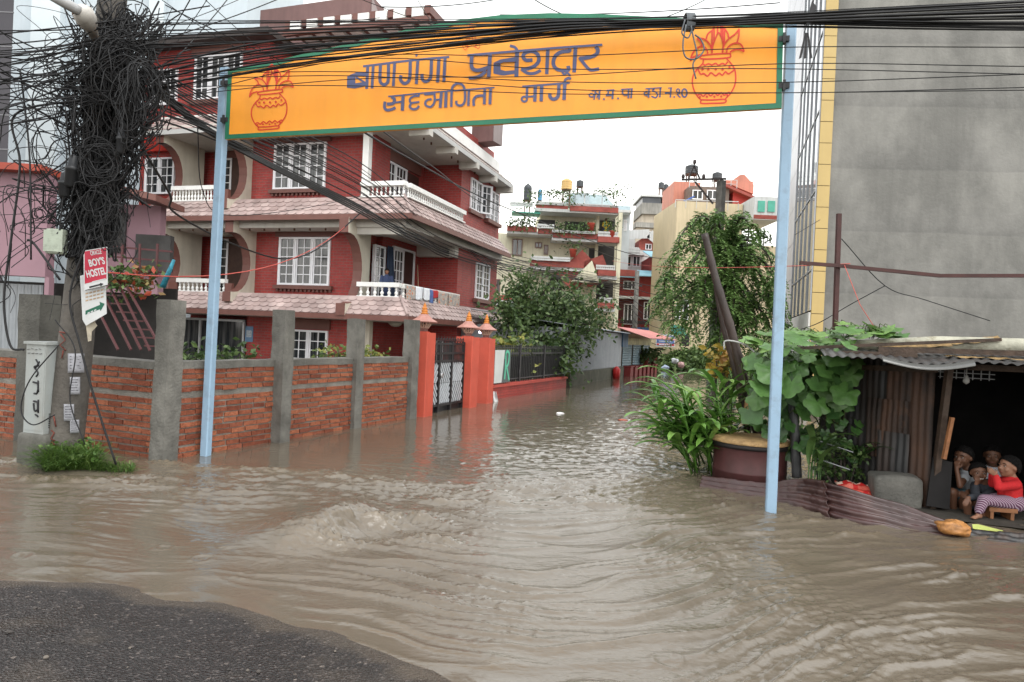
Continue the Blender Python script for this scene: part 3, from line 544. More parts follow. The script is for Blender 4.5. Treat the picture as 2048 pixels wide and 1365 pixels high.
for i, (p, tp) in enumerate(zip(gp, tops)):
    w_ = (0.36, 0.40, 0.36)[i]; zt = at(tp[0], tp[1], p.y).z; fr = Fr((p.x, p.y, 0), gdv, (gdv.y, -gdv.x, 0), (0, 0, 1)); m = MB(); h = w_/2; c = 0.015
    m.prism(fr, [(-h+c, -h), (h-c, -h), (h, -h+c), (h, h-c), (h-c, h), (-h+c, h), (-h, h-c), (-h, -h+c)], -0.35, zt); m.box(fr, -h*0.5, h*0.5, -h*0.5, h*0.5, zt, zt+0.02)
    one(m, 'gatepost', SALMON, LABS[i][0], 'gatepost', 'salmon gateposts')
    t = thing('gate_lamp', LAMPL[i], 'lamp', (p.x, p.y, zt+0.02), 'pagoda lamps on the gateposts'); f = fr.at(0, 0, zt+0.02); k = 0.62
    MB().lathe(f, [(0.13*k, 0), (0.13*k, 0.07)], 8, sm=False).build('base', BROWN, t)
    lan = MB()
    for s_ in range(8):
        a0, a1 = 2*math.pi*s_/8, 2*math.pi*(s_+1)/8
        P = lambda a, r, z: f(r*math.cos(a), r*math.sin(a), z*k)
        for u in (0, 0.5): lan.bar(P(lerp(a0, a1, u), 0.13*k, 0.1), P(lerp(a0, a1, u), 0.27*k, 0.30), 0.018)
        lan.bar(P(a0, 0.13*k, 0.1), P(a1, 0.27*k, 0.30), 0.014); lan.bar(P(a1, 0.13*k, 0.1), P(a0, 0.27*k, 0.30), 0.014); lan.bar(P(a0, 0.27*k, 0.3), P(a1, 0.27*k, 0.3), 0.02)
    lan.build('lantern', LATT, t)
    MB().lathe(f, [(0.10*k, 0.11*k), (0.22*k, 0.29*k)], 8, sm=False).build('glass', M('lamp_glass', (0.10, 0.08, 0.07), 0.2, 0.2, 9), t)
    MB().lathe(f, [(0.42*k, 0.275*k), (0.44*k, 0.305*k), (0.40*k, 0.33*k), (0.27*k, 0.40*k), (0.17*k, 0.49*k), (0.13*k, 0.53*k), (0.09*k, 0.54*k)], 8, sm=False).build('lamp_roof', ROOFM, t)
    MB().lathe(f, [(0.11*k, 0.535*k), (0.12*k, 0.57*k), (0.075*k, 0.585*k), (0.10*k, 0.625*k), (0.10*k, 0.66*k), (0.055*k, 0.67*k), (0.085*k, 0.70*k), (0.08*k, 0.74*k), (0.045*k, 0.75*k), (0.06*k, 0.79*k), (0.02*k, 0.86*k), (0.004, 0.90*k)], 12).build('finial', FIN, t)
    if i == 2:
        em = bpy.data.materials.new('lit_bulb'); em.use_nodes = True; e = em.node_tree.nodes['Principled BSDF']; e.inputs['Emission Color'].default_value = (0.75, 0.75, 1, 1); e.inputs['Emission Strength'].default_value = 4
        MB().lathe(f.at(0.04, -0.17, 0.12), [(0.01, -0.03), (0.035, -0.015), (0.035, 0.015), (0.01, 0.03)], 10).build('bulb', em, t)
BLACK = M('black_iron', (0.018, 0.017, 0.018), 0.45, 0.3, 12); SLAT = M('grey_slat', (0.36, 0.38, 0.40), 0.5, 0.1, 8)
g0 = gp[0]+gdv*0.2; g1 = gp[1]-gdv*0.2; GL = (g1-g0).length; fr = Fr((g0.x, g0.y, 0), gdv, (gdv.y, -gdv.x, 0), (0, 0, 1)); zt = at(880, 672, (g0.y+g1.y)/2).z-0.02
t = thing('iron_gate', 'black iron gate with white chevron slats and curled top between salmon gateposts', 'gate', ((g0.x+g1.x)/2, (g0.y+g1.y)/2, 0))
m = MB(); m.box(fr, 0, GL, -0.05, -0.04, -0.3, zt-0.52); m.build('back_sheet', BLACK, t)
m = MB(); xs = [0, GL*0.30, GL*0.64, GL]
for z in (-0.3, 0.12, zt-0.52, zt-0.36, zt-0.16): m.box(fr, 0, GL, -0.035, 0.025, z, z+0.045)
for x in xs: m.box(fr, max(0, x-0.03), min(GL, x+0.03), -0.04, 0.03, -0.3, zt-0.1)
for i in range(26): x = GL*(i+0.5)/26; m.box(fr, x-0.009, x+0.009, -0.01, 0.008, zt-0.5, zt-0.14)
for i in range(13):
    x = GL*(i+0.5)/13; c = fr(x, 0, zt-0.07); m.tube([c+fr.ax*(0.045*math.cos(a))+Vector((0, 0, 0.05*math.sin(a))) for a in np.linspace(-0.6, 4.4, 12)], 0.008, 4); m.tube([fr(x, 0, zt-0.12), fr(x, 0, zt+0.03)], [0.008, 0.002], 4)
m.build('gate_frame', BLACK, t); m = MB()
zl, zh = 0.17, zt-0.53; zm = (zl+zh)/2
for i in range(3):
    x0, x1 = xs[i]+0.035, xs[i+1]-0.035; w_ = x1-x0; k_ = 1.25
    for q in range(-2, 18):                       # slats folded at mid height into sideways chevrons
        zA = zm-w_*k_+q*0.125; zB = zA+w_*k_      # height at the two sides of the panel, upper half
        t0, t1 = max(0, (zm-zA)/(zB-zA)), min(1, (zh-zA)/(zB-zA))
        if t1-t0 < 0.08: continue
        for up in (1, -1):
            f_ = (lambda t: x0+w_*t) if i != 1 else (lambda t: x1-w_*t)
            P = lambda t: fr(f_(t), 0.0, zm+up*(lerp(zA, zB, t)-zm)); m.bar(P(t0), P(t1), 0.050, 0.012, hint=fr.ay)
m.build('chevron_slats', SLAT, t); MB().lathe(Fr(fr(GL*0.34, 0.03, 0.75), fr.ax, (0, 0, 1), fr.ay), [(0.0, 0), (0.05, 0.0), (0.05, 0.03), (0.02, 0.035)], 10).build('lock', M('zinc', (0.4, 0.4, 0.4), 0.35, 0.1, 9, metal=0.7), t)
# ---- low red wall with railing and R hoarding
l0, l1 = gz(985, 800), gz(1132, 776); ld = (l1-l0).normalized(); LL = (l1-l0).length; ln = Vector((ld.y, -ld.x, 0)); fl = Fr((l0.x, l0.y, 0), ld, ln, (0, 0, 1))
zlw = hit(1000, 769, l0, ln).z
RBR = M_brick('red_painted_brick', (0.30, 0.042, 0.032), (0.25, 0.032, 0.026), (0.20, 0.035, 0.03), 0.23, 0.072, 0.009, 0.55)
t = thing('garden_wall', 'low red brick garden wall carrying a black railing beside the flooded alley', 'wall', (fl(LL/2, 0, 0)))
MB().box(fl, 0, LL, -0.23, 0, -0.3, zlw-0.07).build('brickwork', RBR, t); MB().box(fl, -0.03, LL+0.03, -0.26, 0.035, zlw-0.07, zlw).build('coping', M('red_coping', (0.36, 0.055, 0.04), 0.55, 0.15, 3), t)
zfe = hit(1050, 692, l0, ln).z
t = thing('iron_railing', 'black iron railing with looped top standing on the low red garden wall', 'railing', fl(LL/2, -0.1, zlw)); m = MB()
for z in (zlw+0.08, zlw+0.75, zfe-0.22, zfe-0.08): m.box(fl, 0, LL, -0.13, -0.1, z, z+0.03)
n = int(LL/0.13)
for i in range(n+1): x = LL*i/n; m.box(fl, x-0.01, x+0.01, -0.125, -0.105, zlw, zfe)
for i in range(n): c = fl(LL*(i+0.5)/n, -0.115, zfe-0.06); m.tube([c+fl.ax*(0.05*math.cos(a))+Vector((0, 0, 0.055*math.sin(a))) for a in np.linspace(0, math.pi, 7)], 0.008, 4)
m.build('bars', BLACK, t); m = MB()
for k in range(4): x = LL*k/3; MB().box(fl, max(0, x-0.035), min(LL, x+0.035), -0.15, -0.08, zlw, zfe+0.03).build('upright', BLACK, t)
MB().box(fl, LL*0.22, LL, -0.16, -0.155, zlw+0.05, zfe-0.3).build('back_mesh', M('dark_mesh', (0.02, 0.022, 0.02), 0.7, 0.3, 8), t)
x1 = (hit(1021, 730, l0, ln)-Vector((l0.x, l0.y, 0))).dot(ld); zb, zh_ = zlw+0.03, hit(1000, 700, l0, ln).z
t = thing('hoarding', 'grey and white board painted with a green letter R on the railing', 'sign', fl(x1/2, 0.02, zb))
MB().box(fl, 0.02, x1, -0.07, 0.0, zb, zh_).build('dark_panel', M('dark_grey_panel', (0.075, 0.085, 0.085), 0.5, 0.1, 3), t)
MB().prism(Fr(fl(0, 0.003, 0), fl.ax, (0, 0, 1), fl.ay), [(0.03, zb+0.01), (x1*0.47, zb+0.01), (x1*0.60, zh_-0.01), (0.03, zh_-0.01)], -0.002, 0.004).build('white_panel', M('white_panel', (0.5, 0.52, 0.5), 0.5, 0.06, 3), t)
m = MB(); cx, hh = x1*0.78, zh_-zb
for pts, ww in (([(-0.13, 0.1), (-0.10, 0.55), (-0.12, 0.92)], 0.05), ([(-0.15, 0.72), (-0.08, 0.93), (0.06, 0.92), (0.10, 0.75), (0.05, 0.55), (-0.09, 0.45)], 0.05), ([(-0.03, 0.47), (0.05, 0.30), (0.15, 0.06)], 0.05)):
    q = smooth_pts([(a, b_, 0) for a, b_ in pts], 5); k = x1*0.20/0.16
    for i in range(len(q)-1): m.bar(fl(cx+q[i].x*k*0.8, 0.006, zb+q[i].y*hh), fl(cx+q[i+1].x*k*0.8, 0.006, zb+q[i+1].y*hh), 0.055*k, 0.006, hint=fl.ay)
m.build('letter', M('green_letter', (0.10, 0.42, 0.28), 0.5, 0.08, 5), t)
# ================================================================== RED BRICK HOUSE with tiled pent roofs
HE = Vector((-2.97, 19.2, 0)); HA = Vector((-0.952, 0.305, 0)).normalized(); HB = Vector((0.305, 0.952, 0)).normalized()
HF = Fr(HE, HA, HB, (0, 0, 1))            # x runs left along the front, y runs back along the side, z up
RB = M_brick('red_house_brick', (0.35, 0.046, 0.040), (0.275, 0.035, 0.032), (0.23, 0.085, 0.075), 0.24, 0.088, 0.013, 0.55, 0.8, 0.2)
CREAM = M('cream_render', (0.52, 0.48, 0.40), 0.7, 0.10, 1.5, streak=0.25, gcol=(0.28, 0.25, 0.20)); SOFF = M('pale_soffit', (0.50, 0.48, 0.44), 0.7, 0.10, 1.2, streak=0.2, gcol=(0.25, 0.23, 0.2))
WHITE = M('white_paint', (0.74, 0.74, 0.72), 0.5, 0.06, 3.0, grime=0.2, gcol=(0.4, 0.38, 0.34)); WFR = M('white_window_paint', (0.74, 0.74, 0.77), 0.4, 0.04, 4.0)
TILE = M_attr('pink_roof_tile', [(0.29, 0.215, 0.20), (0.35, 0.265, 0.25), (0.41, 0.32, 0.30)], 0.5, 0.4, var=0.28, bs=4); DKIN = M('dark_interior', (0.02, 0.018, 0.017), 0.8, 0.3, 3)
def mat_glass():
    return M('window_glass', (0.022, 0.025, 0.028), 0.06, 0.4, 1.1, spec=0.6, streak=0.75, gcol=(0.20, 0.20, 0.195))
GLASS = mat_glass(); CURT = M('pale_curtain', (0.24, 0.235, 0.22), 0.85, 0.3, 5)
def casement(fr, par, x0, x1, z0, z1, y, ncas, cols, rows, cur=0.0, name='window', fw_=0.06, mw=0.026):
    """y is the wall face; the outside is towards -y. Frame with glazing bars; its glass is a sub-part"""
    m = MB(); a, b = y-0.055, y+0.05
    m.box(fr, x0, x1, a, b, z0, z0+fw_); m.box(fr, x0, x1, a, b, z1-fw_, z1); W_ = (x1-x0)/ncas
    for i in range(ncas+1): xc = x0+W_*i; m.box(fr, max(x0, xc-fw_*(0.5 if 0 < i < ncas else 0)-(fw_ if i == ncas else 0)), min(x1, xc+fw_*(0.5 if 0 < i < ncas else 0)+(fw_ if i == 0 else 0)), a+0.004, b-0.004, z0+fw_, z1-fw_)
    for i in range(ncas):
        p, q = x0+W_*i+fw_*0.8, x0+W_*(i+1)-fw_*0.8; s_ = 0.035
        for xx in (p, q-s_): m.box(fr, xx, xx+s_, a+0.012, y+0.02, z0+fw_, z1-fw_)
        for c in range(1, cols): xx = lerp(p, q, c/cols); m.box(fr, xx-mw/2, xx+mw/2, a+0.02, y+0.005, z0+fw_, z1-fw_)
        for r in range(1, rows): zz = lerp(z0+fw_, z1-fw_, r/rows); m.box(fr, p, q, a+0.022, y+0.003, zz-mw/2, zz+mw/2)
    o = m.build(name, WFR, par)
    MB().box(fr, x0+fw_, x1-fw_, y-0.012, y-0.004, z0+fw_, z1-fw_).build('pane', GLASS if cur == 0 else M('curtained_glass', (0.075, 0.075, 0.08), 0.08, 0.6, 2.5, spec=0.6), o)
    return o
def fish_tiles(m, P, W_, S_, n, rows):
    """P(s, t): s along the eave in metres, t 0 at the eave to 1 at the top; scale tiles in overlapping rows"""
    tw = W_/n
    for r in range(rows):
        t0, t1 = (r-0.12)/rows, (r+1.02)/rows; t0 = max(t0, -0.03)
        for i in range(-1, n+1):
            off = (r % 2)*0.5; s0 = (i+off)*tw; s1 = s0+tw*0.97
            s0c, s1c = max(s0, 0), min(s1, W_)
            if s1c-s0c < tw*0.2: continue
            sm_ = (s0c+s1c)/2; hw = (s1c-s0c)/2; lip = 0.022+0.008*random.random(); pts = []
            for k in range(7):
                a = math.pi*k/6; pts.append((sm_-hw*math.cos(a), t0+(t1-t0)*0.34*(1-math.sin(a))))
            top = [(s1c, t1), (s0c, t1)]
            tn = random.random()
            up = [P(s, t, lip) for s, t in pts]+[P(s, t, 0.004) for s, t in top]; m.poly(up, None, tn)
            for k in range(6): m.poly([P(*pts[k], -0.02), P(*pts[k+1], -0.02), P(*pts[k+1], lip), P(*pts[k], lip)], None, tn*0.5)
def pent(par, ze, zt, xL, yR, inset_f, inset_s, rows, nf, ns, over=0.0, gutter=BROWN):
    """hipped skirt roof round the front (x from 0 to xL) and side (y from 0 to yR)"""
    m = MB(); h = zt-ze; nF = Vector((0, -h, inset_f)).normalized()
    def Pf(s, t, o): return HF(max(s, t*inset_s), t*inset_f, ze+t*h) + (HB*nF.y+Vector((0, 0, nF.z)))*o
    nS = Vector((0, -h, inset_s)).normalized()
    def Ps(s, t, o): return HF(t*inset_s, max(s, t*inset_f), ze+t*h) + (HA*nS.y+Vector((0, 0, nS.z)))*o
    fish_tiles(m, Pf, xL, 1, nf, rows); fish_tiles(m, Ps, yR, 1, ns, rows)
    m.tube([HF(0, 0, ze+0.03), HF(inset_s, inset_f, zt+0.03)], 0.05, 6)
    m.poly([HF(0, 0, ze), HF(xL, 0, ze), HF(xL, inset_f, zt), HF(inset_s, inset_f, zt)]); m.poly([HF(0, yR, ze), HF(0, 0, ze), HF(inset_s, inset_f, zt), HF(inset_s, yR, zt)]); m.poly([HF(0, yR, ze), HF(inset_s, yR, zt), HF(inset_s+0.5, yR, zt), HF(inset_s+0.5, yR, ze)])
    o = m.build('pent_roof', TILE, par)
    g = MB(); g.box(HF, -0.03, xL, -0.035, 0.04, ze-0.16, ze-0.01); g.box(HF, -0.032, 0.04, 0.04, yR, ze-0.16, ze-0.01); g.build('fascia', gutter, o)
    return o
house = thing('brick_house', 'red brick house with pink tiled pent roofs, round cut balcony walls and white lattice windows', 'house', HF(5, 4, 0))
PW, XL = 9.6, 9.6        # front length
def baluster(par, fr, x, y, z0, z1, r=0.055):
    H_ = z1-z0; pr = [(0.9, 0), (0.9, .06), (.45, .1), (.7, .2), (1.0, .34), (.75, .46), (.42, .56), (.42, .66), (.75, .74), (.5, .8), (.6, .88), (.9, .93), (.9, 1)]
    return MB().lathe(fr.at(x, y, z0), [(r*a, H_*b) for a, b in pr], 8).build('baluster', WHITE, par)
def balustrade(par, fr, x0, x1, y, z0, z1, n, r=0.055, th=0.16):
    o = MB().box(fr, x0, x1, y-th/2, y+th/2, z1-0.13, z1).box(fr, x0, x1, y-th/2+0.02, y+th/2-0.02, z0, z0+0.04).build('balustrade', WHITE, par); proto = None
    for i in range(n):
        x = lerp(x0, x1, (i+0.5)/n)
        if proto is None: proto = baluster(o, fr, x, y, z0+0.04, z1-0.13, r); x_0 = x
        else:
            c = proto.copy(); COL.objects.link(c); c.parent = o; c.location = fr.ax*(x-x_0); c.matrix_parent_inverse = proto.matrix_parent_inverse
    return o
SF = Fr(HE, HB, HA, (0, 0, 1))           # for the side: x runs back, y runs into the house
# ---- walls of the body
wl = MB(); ZT = 8.0
wl.box(HF, 2.30, 9.6, 2.2, 9.0, -0.5, ZT)                 # core of the front
wl.box(HF, 2.30, 9.6, 1.15, 2.21, 2.2, 2.6) ; wl.box(HF, 2.3, 6.2, 1.0, 2.21, -0.5, 2.2)
wl.box(HF, 2.30, 6.16, 1.2, 2.25, 2.5, 4.66); wl.box(HF, 2.06, 6.44, 1.2, 2.25, 5.4, 7.6)     # window bays, first and second floor
wl.box(HF, 2.10, 2.31, 2.2, 5.0, 2.2, ZT)
wl.box(HF, 0.62, 2.31, 5.0, 9.2, -0.5, ZT)                # block behind the corner balcony
wl.box(HF, 1.95, 2.05, 1.21, 2.2, 5.4, 7.6)
wl.build('wall', RB, house)
# lintel and sill bands
for x0, x1, z0, z1, zc in ((3.34, 5.24, 2.92, 4.46, 4.62), (3.64, 5.57, 5.97, 7.46, 7.55)):
    MB().box(HF, x0-0.16, x1+0.12, 1.11, 1.203, z1, zc+0.03).build('lintel', BROWN, house); bt = MB().box(HF, x0-0.14, x1+0.1, 1.06, 1.203, z0-0.12, z0)
    for k in range(14): xx = lerp(x0-0.05, x1, k/13); bt.box(HF, xx-0.05, xx+0.02, 1.12, 1.203, z0-0.2, z0-0.118)
    bt.build('sill', BROWN, house)
MB().box(HF, 3.1, 4.7, 0.92, 1.01, 1.55, 1.85).build('lintel', BROWN, house)
casement(HF, house, 3.34, 5.24, 2.93, 4.45, 1.195, 3, 2, 5)
casement(HF, house, 3.64, 5.57, 5.98, 7.44, 1.195, 3, 2, 4)
casement(HF, house, 3.17, 4.55, 0.0, 1.52, 0.995, 2, 2, 5, name='garden_door')
# ---- cream slabs under each pent roof, soffits
sl_ = MB(); sl_.box(HF, 0.35, 9.55, 0.35, 2.3, 1.88, 2.16); sl_.box(HF, 0.35, 9.55, 0.35, 2.3, 4.62, 5.0); sl_.box(HF, 0.35, 2.3, 2.3, 9.0, 1.88, 2.16); sl_.box(HF, 0.35, 2.3, 2.3, 9.0, 4.66, 5.0)
sl_.box(HF, 2.3, 9.55, 0.95, 2.2, 2.16, 2.5); sl_.box(HF, 0.1, 9.55, 0.1, 2.3, 7.60, 7.86); sl_.box(HF, 0.1, 2.3, 2.3, 9.0, 7.60, 7.86)
for k in range(5): sl_.box(HF, -0.05, 0.62, 0.8+k*1.95, 1.05+k*1.95, 7.38, 7.60)
sl_.box(HF, 0.62, 2.2, 4.7, 5.01, 4.3, 4.66); sl_.box(HF, 0.5, 2.3, 0.42, 0.62, 4.42, 4.62)
sl_.build('slab', SOFF, house)
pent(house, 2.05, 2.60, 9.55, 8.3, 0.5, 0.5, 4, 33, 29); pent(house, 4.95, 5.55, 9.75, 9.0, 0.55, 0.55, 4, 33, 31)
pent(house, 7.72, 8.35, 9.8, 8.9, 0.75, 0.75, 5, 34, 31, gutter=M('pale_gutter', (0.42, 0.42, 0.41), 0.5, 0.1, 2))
# ---- partitions with a round bite out of the front edge
def partition(x0, x1, z0, z1, yf, yb, bite):
    prof = [(yf, z0), (yb, z0), (yb, z1), (yf, z1), (yf, z1-0.28*(z1-z0)/2.4)]; zc = (z0+z1)/2-0.05; rz = (z1-z0)*0.36; pts = []
    for k in range(13): a = math.pi/2-math.pi*k/12; pts.append((yf+0.14+bite*math.cos(a), zc+rz*math.sin(a)))
    prof = [(yf, z0), (yb, z0), (yb, z1), (yf, z1)]+[(yf, zc+rz)]+pts+[(yf, zc-rz)]
    f = Fr(HF(x0, 0, 0), HB, (0, 0, 1), HA)          # x back, y up, extruded along the front
    o = MB().prism(f, prof, 0, x1-x0).build('balcony_partition', CREAM, house)
    e = MB(); q = [(yf, z1)]+[(yf, zc+rz)]+pts+[(yf, zc-rz), (yf, z0)]
    for i in range(len(q)-1):
        a, b = q[i], q[i+1]; e.poly([HF(x0-0.004, a[0]-0.004, a[1]), HF(x1+0.004, a[0]-0.004, a[1]), HF(x1+0.004, b[0]-0.004, b[1]), HF(x0-0.004, b[0]-0.004, b[1])], None, 0.5, 1 <= i < len(q)-2)
    e.build('brown_edge', BROWN, o)
for x0, z0, z1 in ((1.98, 2.0, 4.85), (6.14, 2.3, 4.85), (8.95, 2.3, 4.85), (6.42, 5.2, 7.75), (9.0, 5.2, 7.75)): partition(x0, x0+0.30, z0, z1, -0.06 if x0 < 3 else 0.10, 1.9 if x0 > 3 else 1.25, 0.72)
MB().box(HF, 1.78, 1.98, 0.55, 0.75, 5.5, 7.62).build('white_post', WHITE, house)
# ---- balconies
balustrade(house, HF, 6.70, 8.62, 0.55, 2.58, 3.02, 11); balustrade(house, HF, 0.55, 1.95, 0.55, 2.58, 3.02, 6, 0.06); balustrade(house, SF, 0.65, 4.95, 0.55, 2.58, 3.0, 17, 0.06)
balustrade(house, HF, 7.0, 9.0, 0.55, 5.52, 6.02, 16, 0.045); balustrade(house, HF, 0.5, 1.95, 0.55, 5.52, 5.98, 10, 0.045, 0.24); balustrade(house, SF, 0.62, 5.0, 0.5, 5.52, 5.94, 30, 0.045, 0.24)
for x0, x1, z0, z1 in ((8.62, 8.95, 2.58, 2.89), (6.44, 6.70, 2.58, 2.89), (6.72, 7.0, 5.52, 5.88)): MB().box(HF, x0, x1, 0.49, 0.60, z0, z1).build('balcony_panel', BROWN, house)
# left balconies: doors in the recess
for zb, zt_ in ((2.6, 4.55), (5.6, 7.35)):
    for x0, x1, c in ((8.05, 8.75, 2), (6.75, 7.35, 2)): casement(HF, house, x0, x1, zb+0.05, zt_, 2.19, 1, c, 6, name='balcony_door')
    MB().box(HF, 7.36, 8.04, 2.14, 2.2, zb, zt_).build('door_leaf', M('brown_door', (0.06, 0.03, 0.022), 0.5, 0.2, 6), house)
    MB().box(HF, 6.7, 8.8, 2.12, 2.2, zt_, zt_+0.3).build('lintel', BROWN, house)
casement(HF, house, 9.62, 10.9, 5.95, 7.2, 1.25, 2, 2, 4); MB().box(HF, 9.6, 11.2, 1.3, 3, 2.2, 8.0).build('side_wing', RB, house)
MB().box(HF, 9.7, 11.0, 1.1, 1.3, 7.4, 7.9).build('red_panel', M('red_panel', (0.38, 0.03, 0.02), 0.5, 0.1, 3), house)
# corner balcony back wall: door, window, curtain
casement(SF, house, 1.65, 2.35, 2.65, 4.3, 2.085, 1, 2, 5, name='balcony_door'); casement(SF, house, 2.9, 3.65, 2.6, 4.35, 2.085, 1, 3, 5, name='balcony_door'); MB().box(SF, 3.66, 4.35, 2.05, 2.09, 2.6, 4.35).build('door_leaf', M('dark_door', (0.045, 0.02, 0.016), 0.5, 0.2, 6), house)
MB().box(SF, 4.36, 4.42, 2.0, 2.09, 2.6, 4.38).build('door_jamb', WFR, house); MB().box(SF, 2.85, 4.42, 2.0, 2.09, 4.36, 4.42).build('door_head', WFR, house)
casement(SF, house, 2.0, 3.6, 5.75, 7.1, 2.085, 2, 3, 4, name='balcony_door'); MB().box(SF, 3.62, 4.5, 2.04, 2.09, 5.6, 7.05).build('door_leaf', M('dark_door', (0.045, 0.02, 0.016)), house); MB().box(SF, 1.9, 4.6, 2.0, 2.09, 7.12, 7.5).build('lintel', BROWN, house)
# side block windows
casement(SF, house, 6.75, 8.25, 3.0, 4.38, 0.61, 2, 2, 5, 0.3); MB().box(SF, 6.6, 8.4, 0.42, 0.62, 2.84, 2.98).build('sill', BROWN, house)
casement(SF, house, 5.85, 7.0, 6.2, 7.35, 0.61, 2, 2, 4); casement(SF, house, 7.5, 8.95, 6.15, 7.35, 0.61, 3, 2, 5); MB().box(SF, 7.4, 9.0, 0.42, 0.62, 6.0, 6.14).build('sill', BROWN, house); MB().box(SF, 5.7, 7.1, 0.5, 0.62, 6.05, 6.19).build('sill', BROWN, house)
cs = MB(); f = Fr(SF(6.85, 0.58, 0), (HB*0.8-HA*0.6), (HA*0.8+HB*0.6), (0, 0, 1)); casement(f, house, 0, 0.5, 6.22, 7.3, 0, 1, 2, 4, name='open_casement')
# ground floor behind the wall
ss_ = thing  # shopfront of aluminium frames, lower left
al = M('aluminium', (0.45, 0.46, 0.47), 0.4, 0.1, 6, metal=0.3)
m = MB()
for x in (9.3, 8.1, 7.6, 6.35): m.box(HF, x, x+0.07, 1.05, 1.13, -0.4, 1.75)
for z in (0.25, 1.68): m.box(HF, 6.35, 9.37, 1.05, 1.13, z, z+0.07)
o = m.build('shopfront', al, house); MB().box(HF, 6.4, 9.3, 1.1, 1.12, -0.4, 1.7).build('pane', GLASS, o); MB().box(HF, 6.4, 9.3, 1.06, 1.10, -0.3, 0.25).build('kick_panel', WFR, o)
MB().box(HF, 0.5, 2.3, 4.9, 5.0, -0.5, 1.9).build('back_wall', RB, house); MB().box(HF, 1.75, 1.95, 1.0, 1.2, -0.5, 1.9).build('white_column', CREAM, house)
casement(HF, house, 1.0, 1.7, -0.2, 1.35, 4.86, 1, 4, 3, name='garden_door')
t = thing('notice_sheet', 'small blue poster on the ground floor brick wall near the shopfront', 'poster', HF(6.1, 0.99, 1.2)); MB().box(HF, 5.95, 6.25, 0.985, 0.995, 1.05, 1.55).build('sheet', M('blue_sheet', (0.12, 0.22, 0.36), 0.5, 0.2, 6), t); MB().box(HF, 6.0, 6.2, 0.978, 0.984, 1.2, 1.42).build('print', M('print', (0.4, 0.45, 0.5), 0.5, 0.5, 30), t)
# ---- third floor, set back, with terrace parapet, pergola and stair tower
tw = MB(); tw.box(HF, 5.8, 10.8, 1.0, 8.5, 8.2, 10.75); tw.box(HF, 0.6, 5.8, 2.6, 2.75, 8.2, 9.0); tw.box(HF, 0.75, 0.9, 2.75, 8.6, 8.2, 9.0); tw.build('top_wall', RB, house)
MB().box(HF, 0.55, 0.95, 0.75, 8.8, 8.25, 8.62).box(HF, 0.95, 9.8, 0.75, 1.0, 8.25, 8.4).build('parapet', WHITE, house)
MB().box(HF, 5.5, 11.1, 0.5, 9.0, 10.75, 10.95).build('flat_roof', M('dark_roof_edge', (0.05, 0.042, 0.04), 0.6, 0.2, 3), house); MB().box(HF, 6.7, 8.8, 0.9, 1.01, 10.45, 10.72).build('lintel', BROWN, house); MB().box(HF, 6.6, 8.85, 0.85, 1.01, 8.82, 8.95).build('sill', BROWN, house)
casement(HF, house, 6.8, 8.7, 8.97, 10.42, 0.99, 3, 2, 4); casement(HF, house, 9.4, 10.6, 8.9, 10.1, 0.99, 2, 2, 4)
casement(HF, house, 3.2, 4.6, 9.6, 10.9, 3.55, 3, 2, 4); MB().box(HF, 2.0, 5.8, 3.6, 8.0, 8.2, 11.2).build('terrace_room', RB, house)
t_ = MB()
for k in range(9): t_.box(HF, 5.35-k*0.62, 5.55-k*0.62, 1.4, 4.0, 11.25, 11.5)
t_.box(HF, 0.4, 5.6, 1.37, 1.5, 11.02, 11.17).box(HF, 0.4, 5.6, 3.2, 3.35, 11.1, 11.27)
t_.build('pergola', BROWN, house); t_ = MB()
for k in range(8): t_.box(HF, 4.95-k*0.62, 5.33-k*0.62, 1.36, 3.9, 11.18, 11.46)
t_.build('pergola_slab', WHITE, house)
MBR = M('mauve_brown_render', (0.155, 0.088, 0.083), 0.65, 0.12, 1.2, streak=0.3, gcol=(0.08, 0.05, 0.048)); TAUPE = M('taupe_render', (0.29, 0.24, 0.235), 0.65, 0.1, 1.2, streak=0.3, gcol=(0.15, 0.12, 0.12))
p0 = at(521, 20, 24.2); p1_ = at(741, 20, 23.2); dd = Vector((p1_.x-p0.x, p1_.y-p0.y, 0)); tf = Fr((p0.x, p0.y, 0), dd.normalized(), Vector((-dd.y, dd.x, 0)).normalized(), (0, 0, 1)); zt_ = at(630, 4, 23.7).z
MB().prism(Fr(tf(0, 0, 0), tf.ax, (0, 0, 1), -tf.ay), [(0, 8.5), (dd.length, 8.5), (dd.length, zt_+0.1), (0, zt_-0.15)], -3.2, 0).build('stair_tower', MBR, house)
MB().prism(Fr(tf(dd.length+0.02, 0, 0), tf.ay, (0, 0, 1), tf.ax), [(0.05, 8.5), (3.2, 8.5), (3.2, zt_-1.8), (0.05, zt_-0.02)], -0.015, 0.03).build('tower_side', TAUPE, house)
q0, q1 = at(942, 300, 26), at(984, 300, 25.6); dd = Vector((q1.x-q0.x, q1.y-q0.y, 0)); tf = Fr((q0.x, q0.y, 0), dd.normalized(), Vector((-dd.y, dd.x, 0)).normalized(), (0, 0, 1))
MB().box(tf, 0, dd.length, 0, 0.75, 8.9, 12.3).build('water_tower', MBR, house); MB().box(tf, dd.length+0.004, dd.length+0.03, 0.04, 0.75, 8.9, 12.2).build('tower_side', TAUPE, house)
# rust stained hooks along the soffits
hk = MB()
for k in range(16): hk.box(HF, 0.9+k*0.55, 0.94+k*0.55, 0.5, 0.54, 4.55, 4.63)
for k in range(14): hk.box(HF, 0.55, 0.59, 0.6+k*0.55, 0.64+k*0.55, 7.52, 7.61)
hk.build('soffit_hooks', M('rusty', (0.10, 0.05, 0.03), 0.7, 0.3, 9), house)
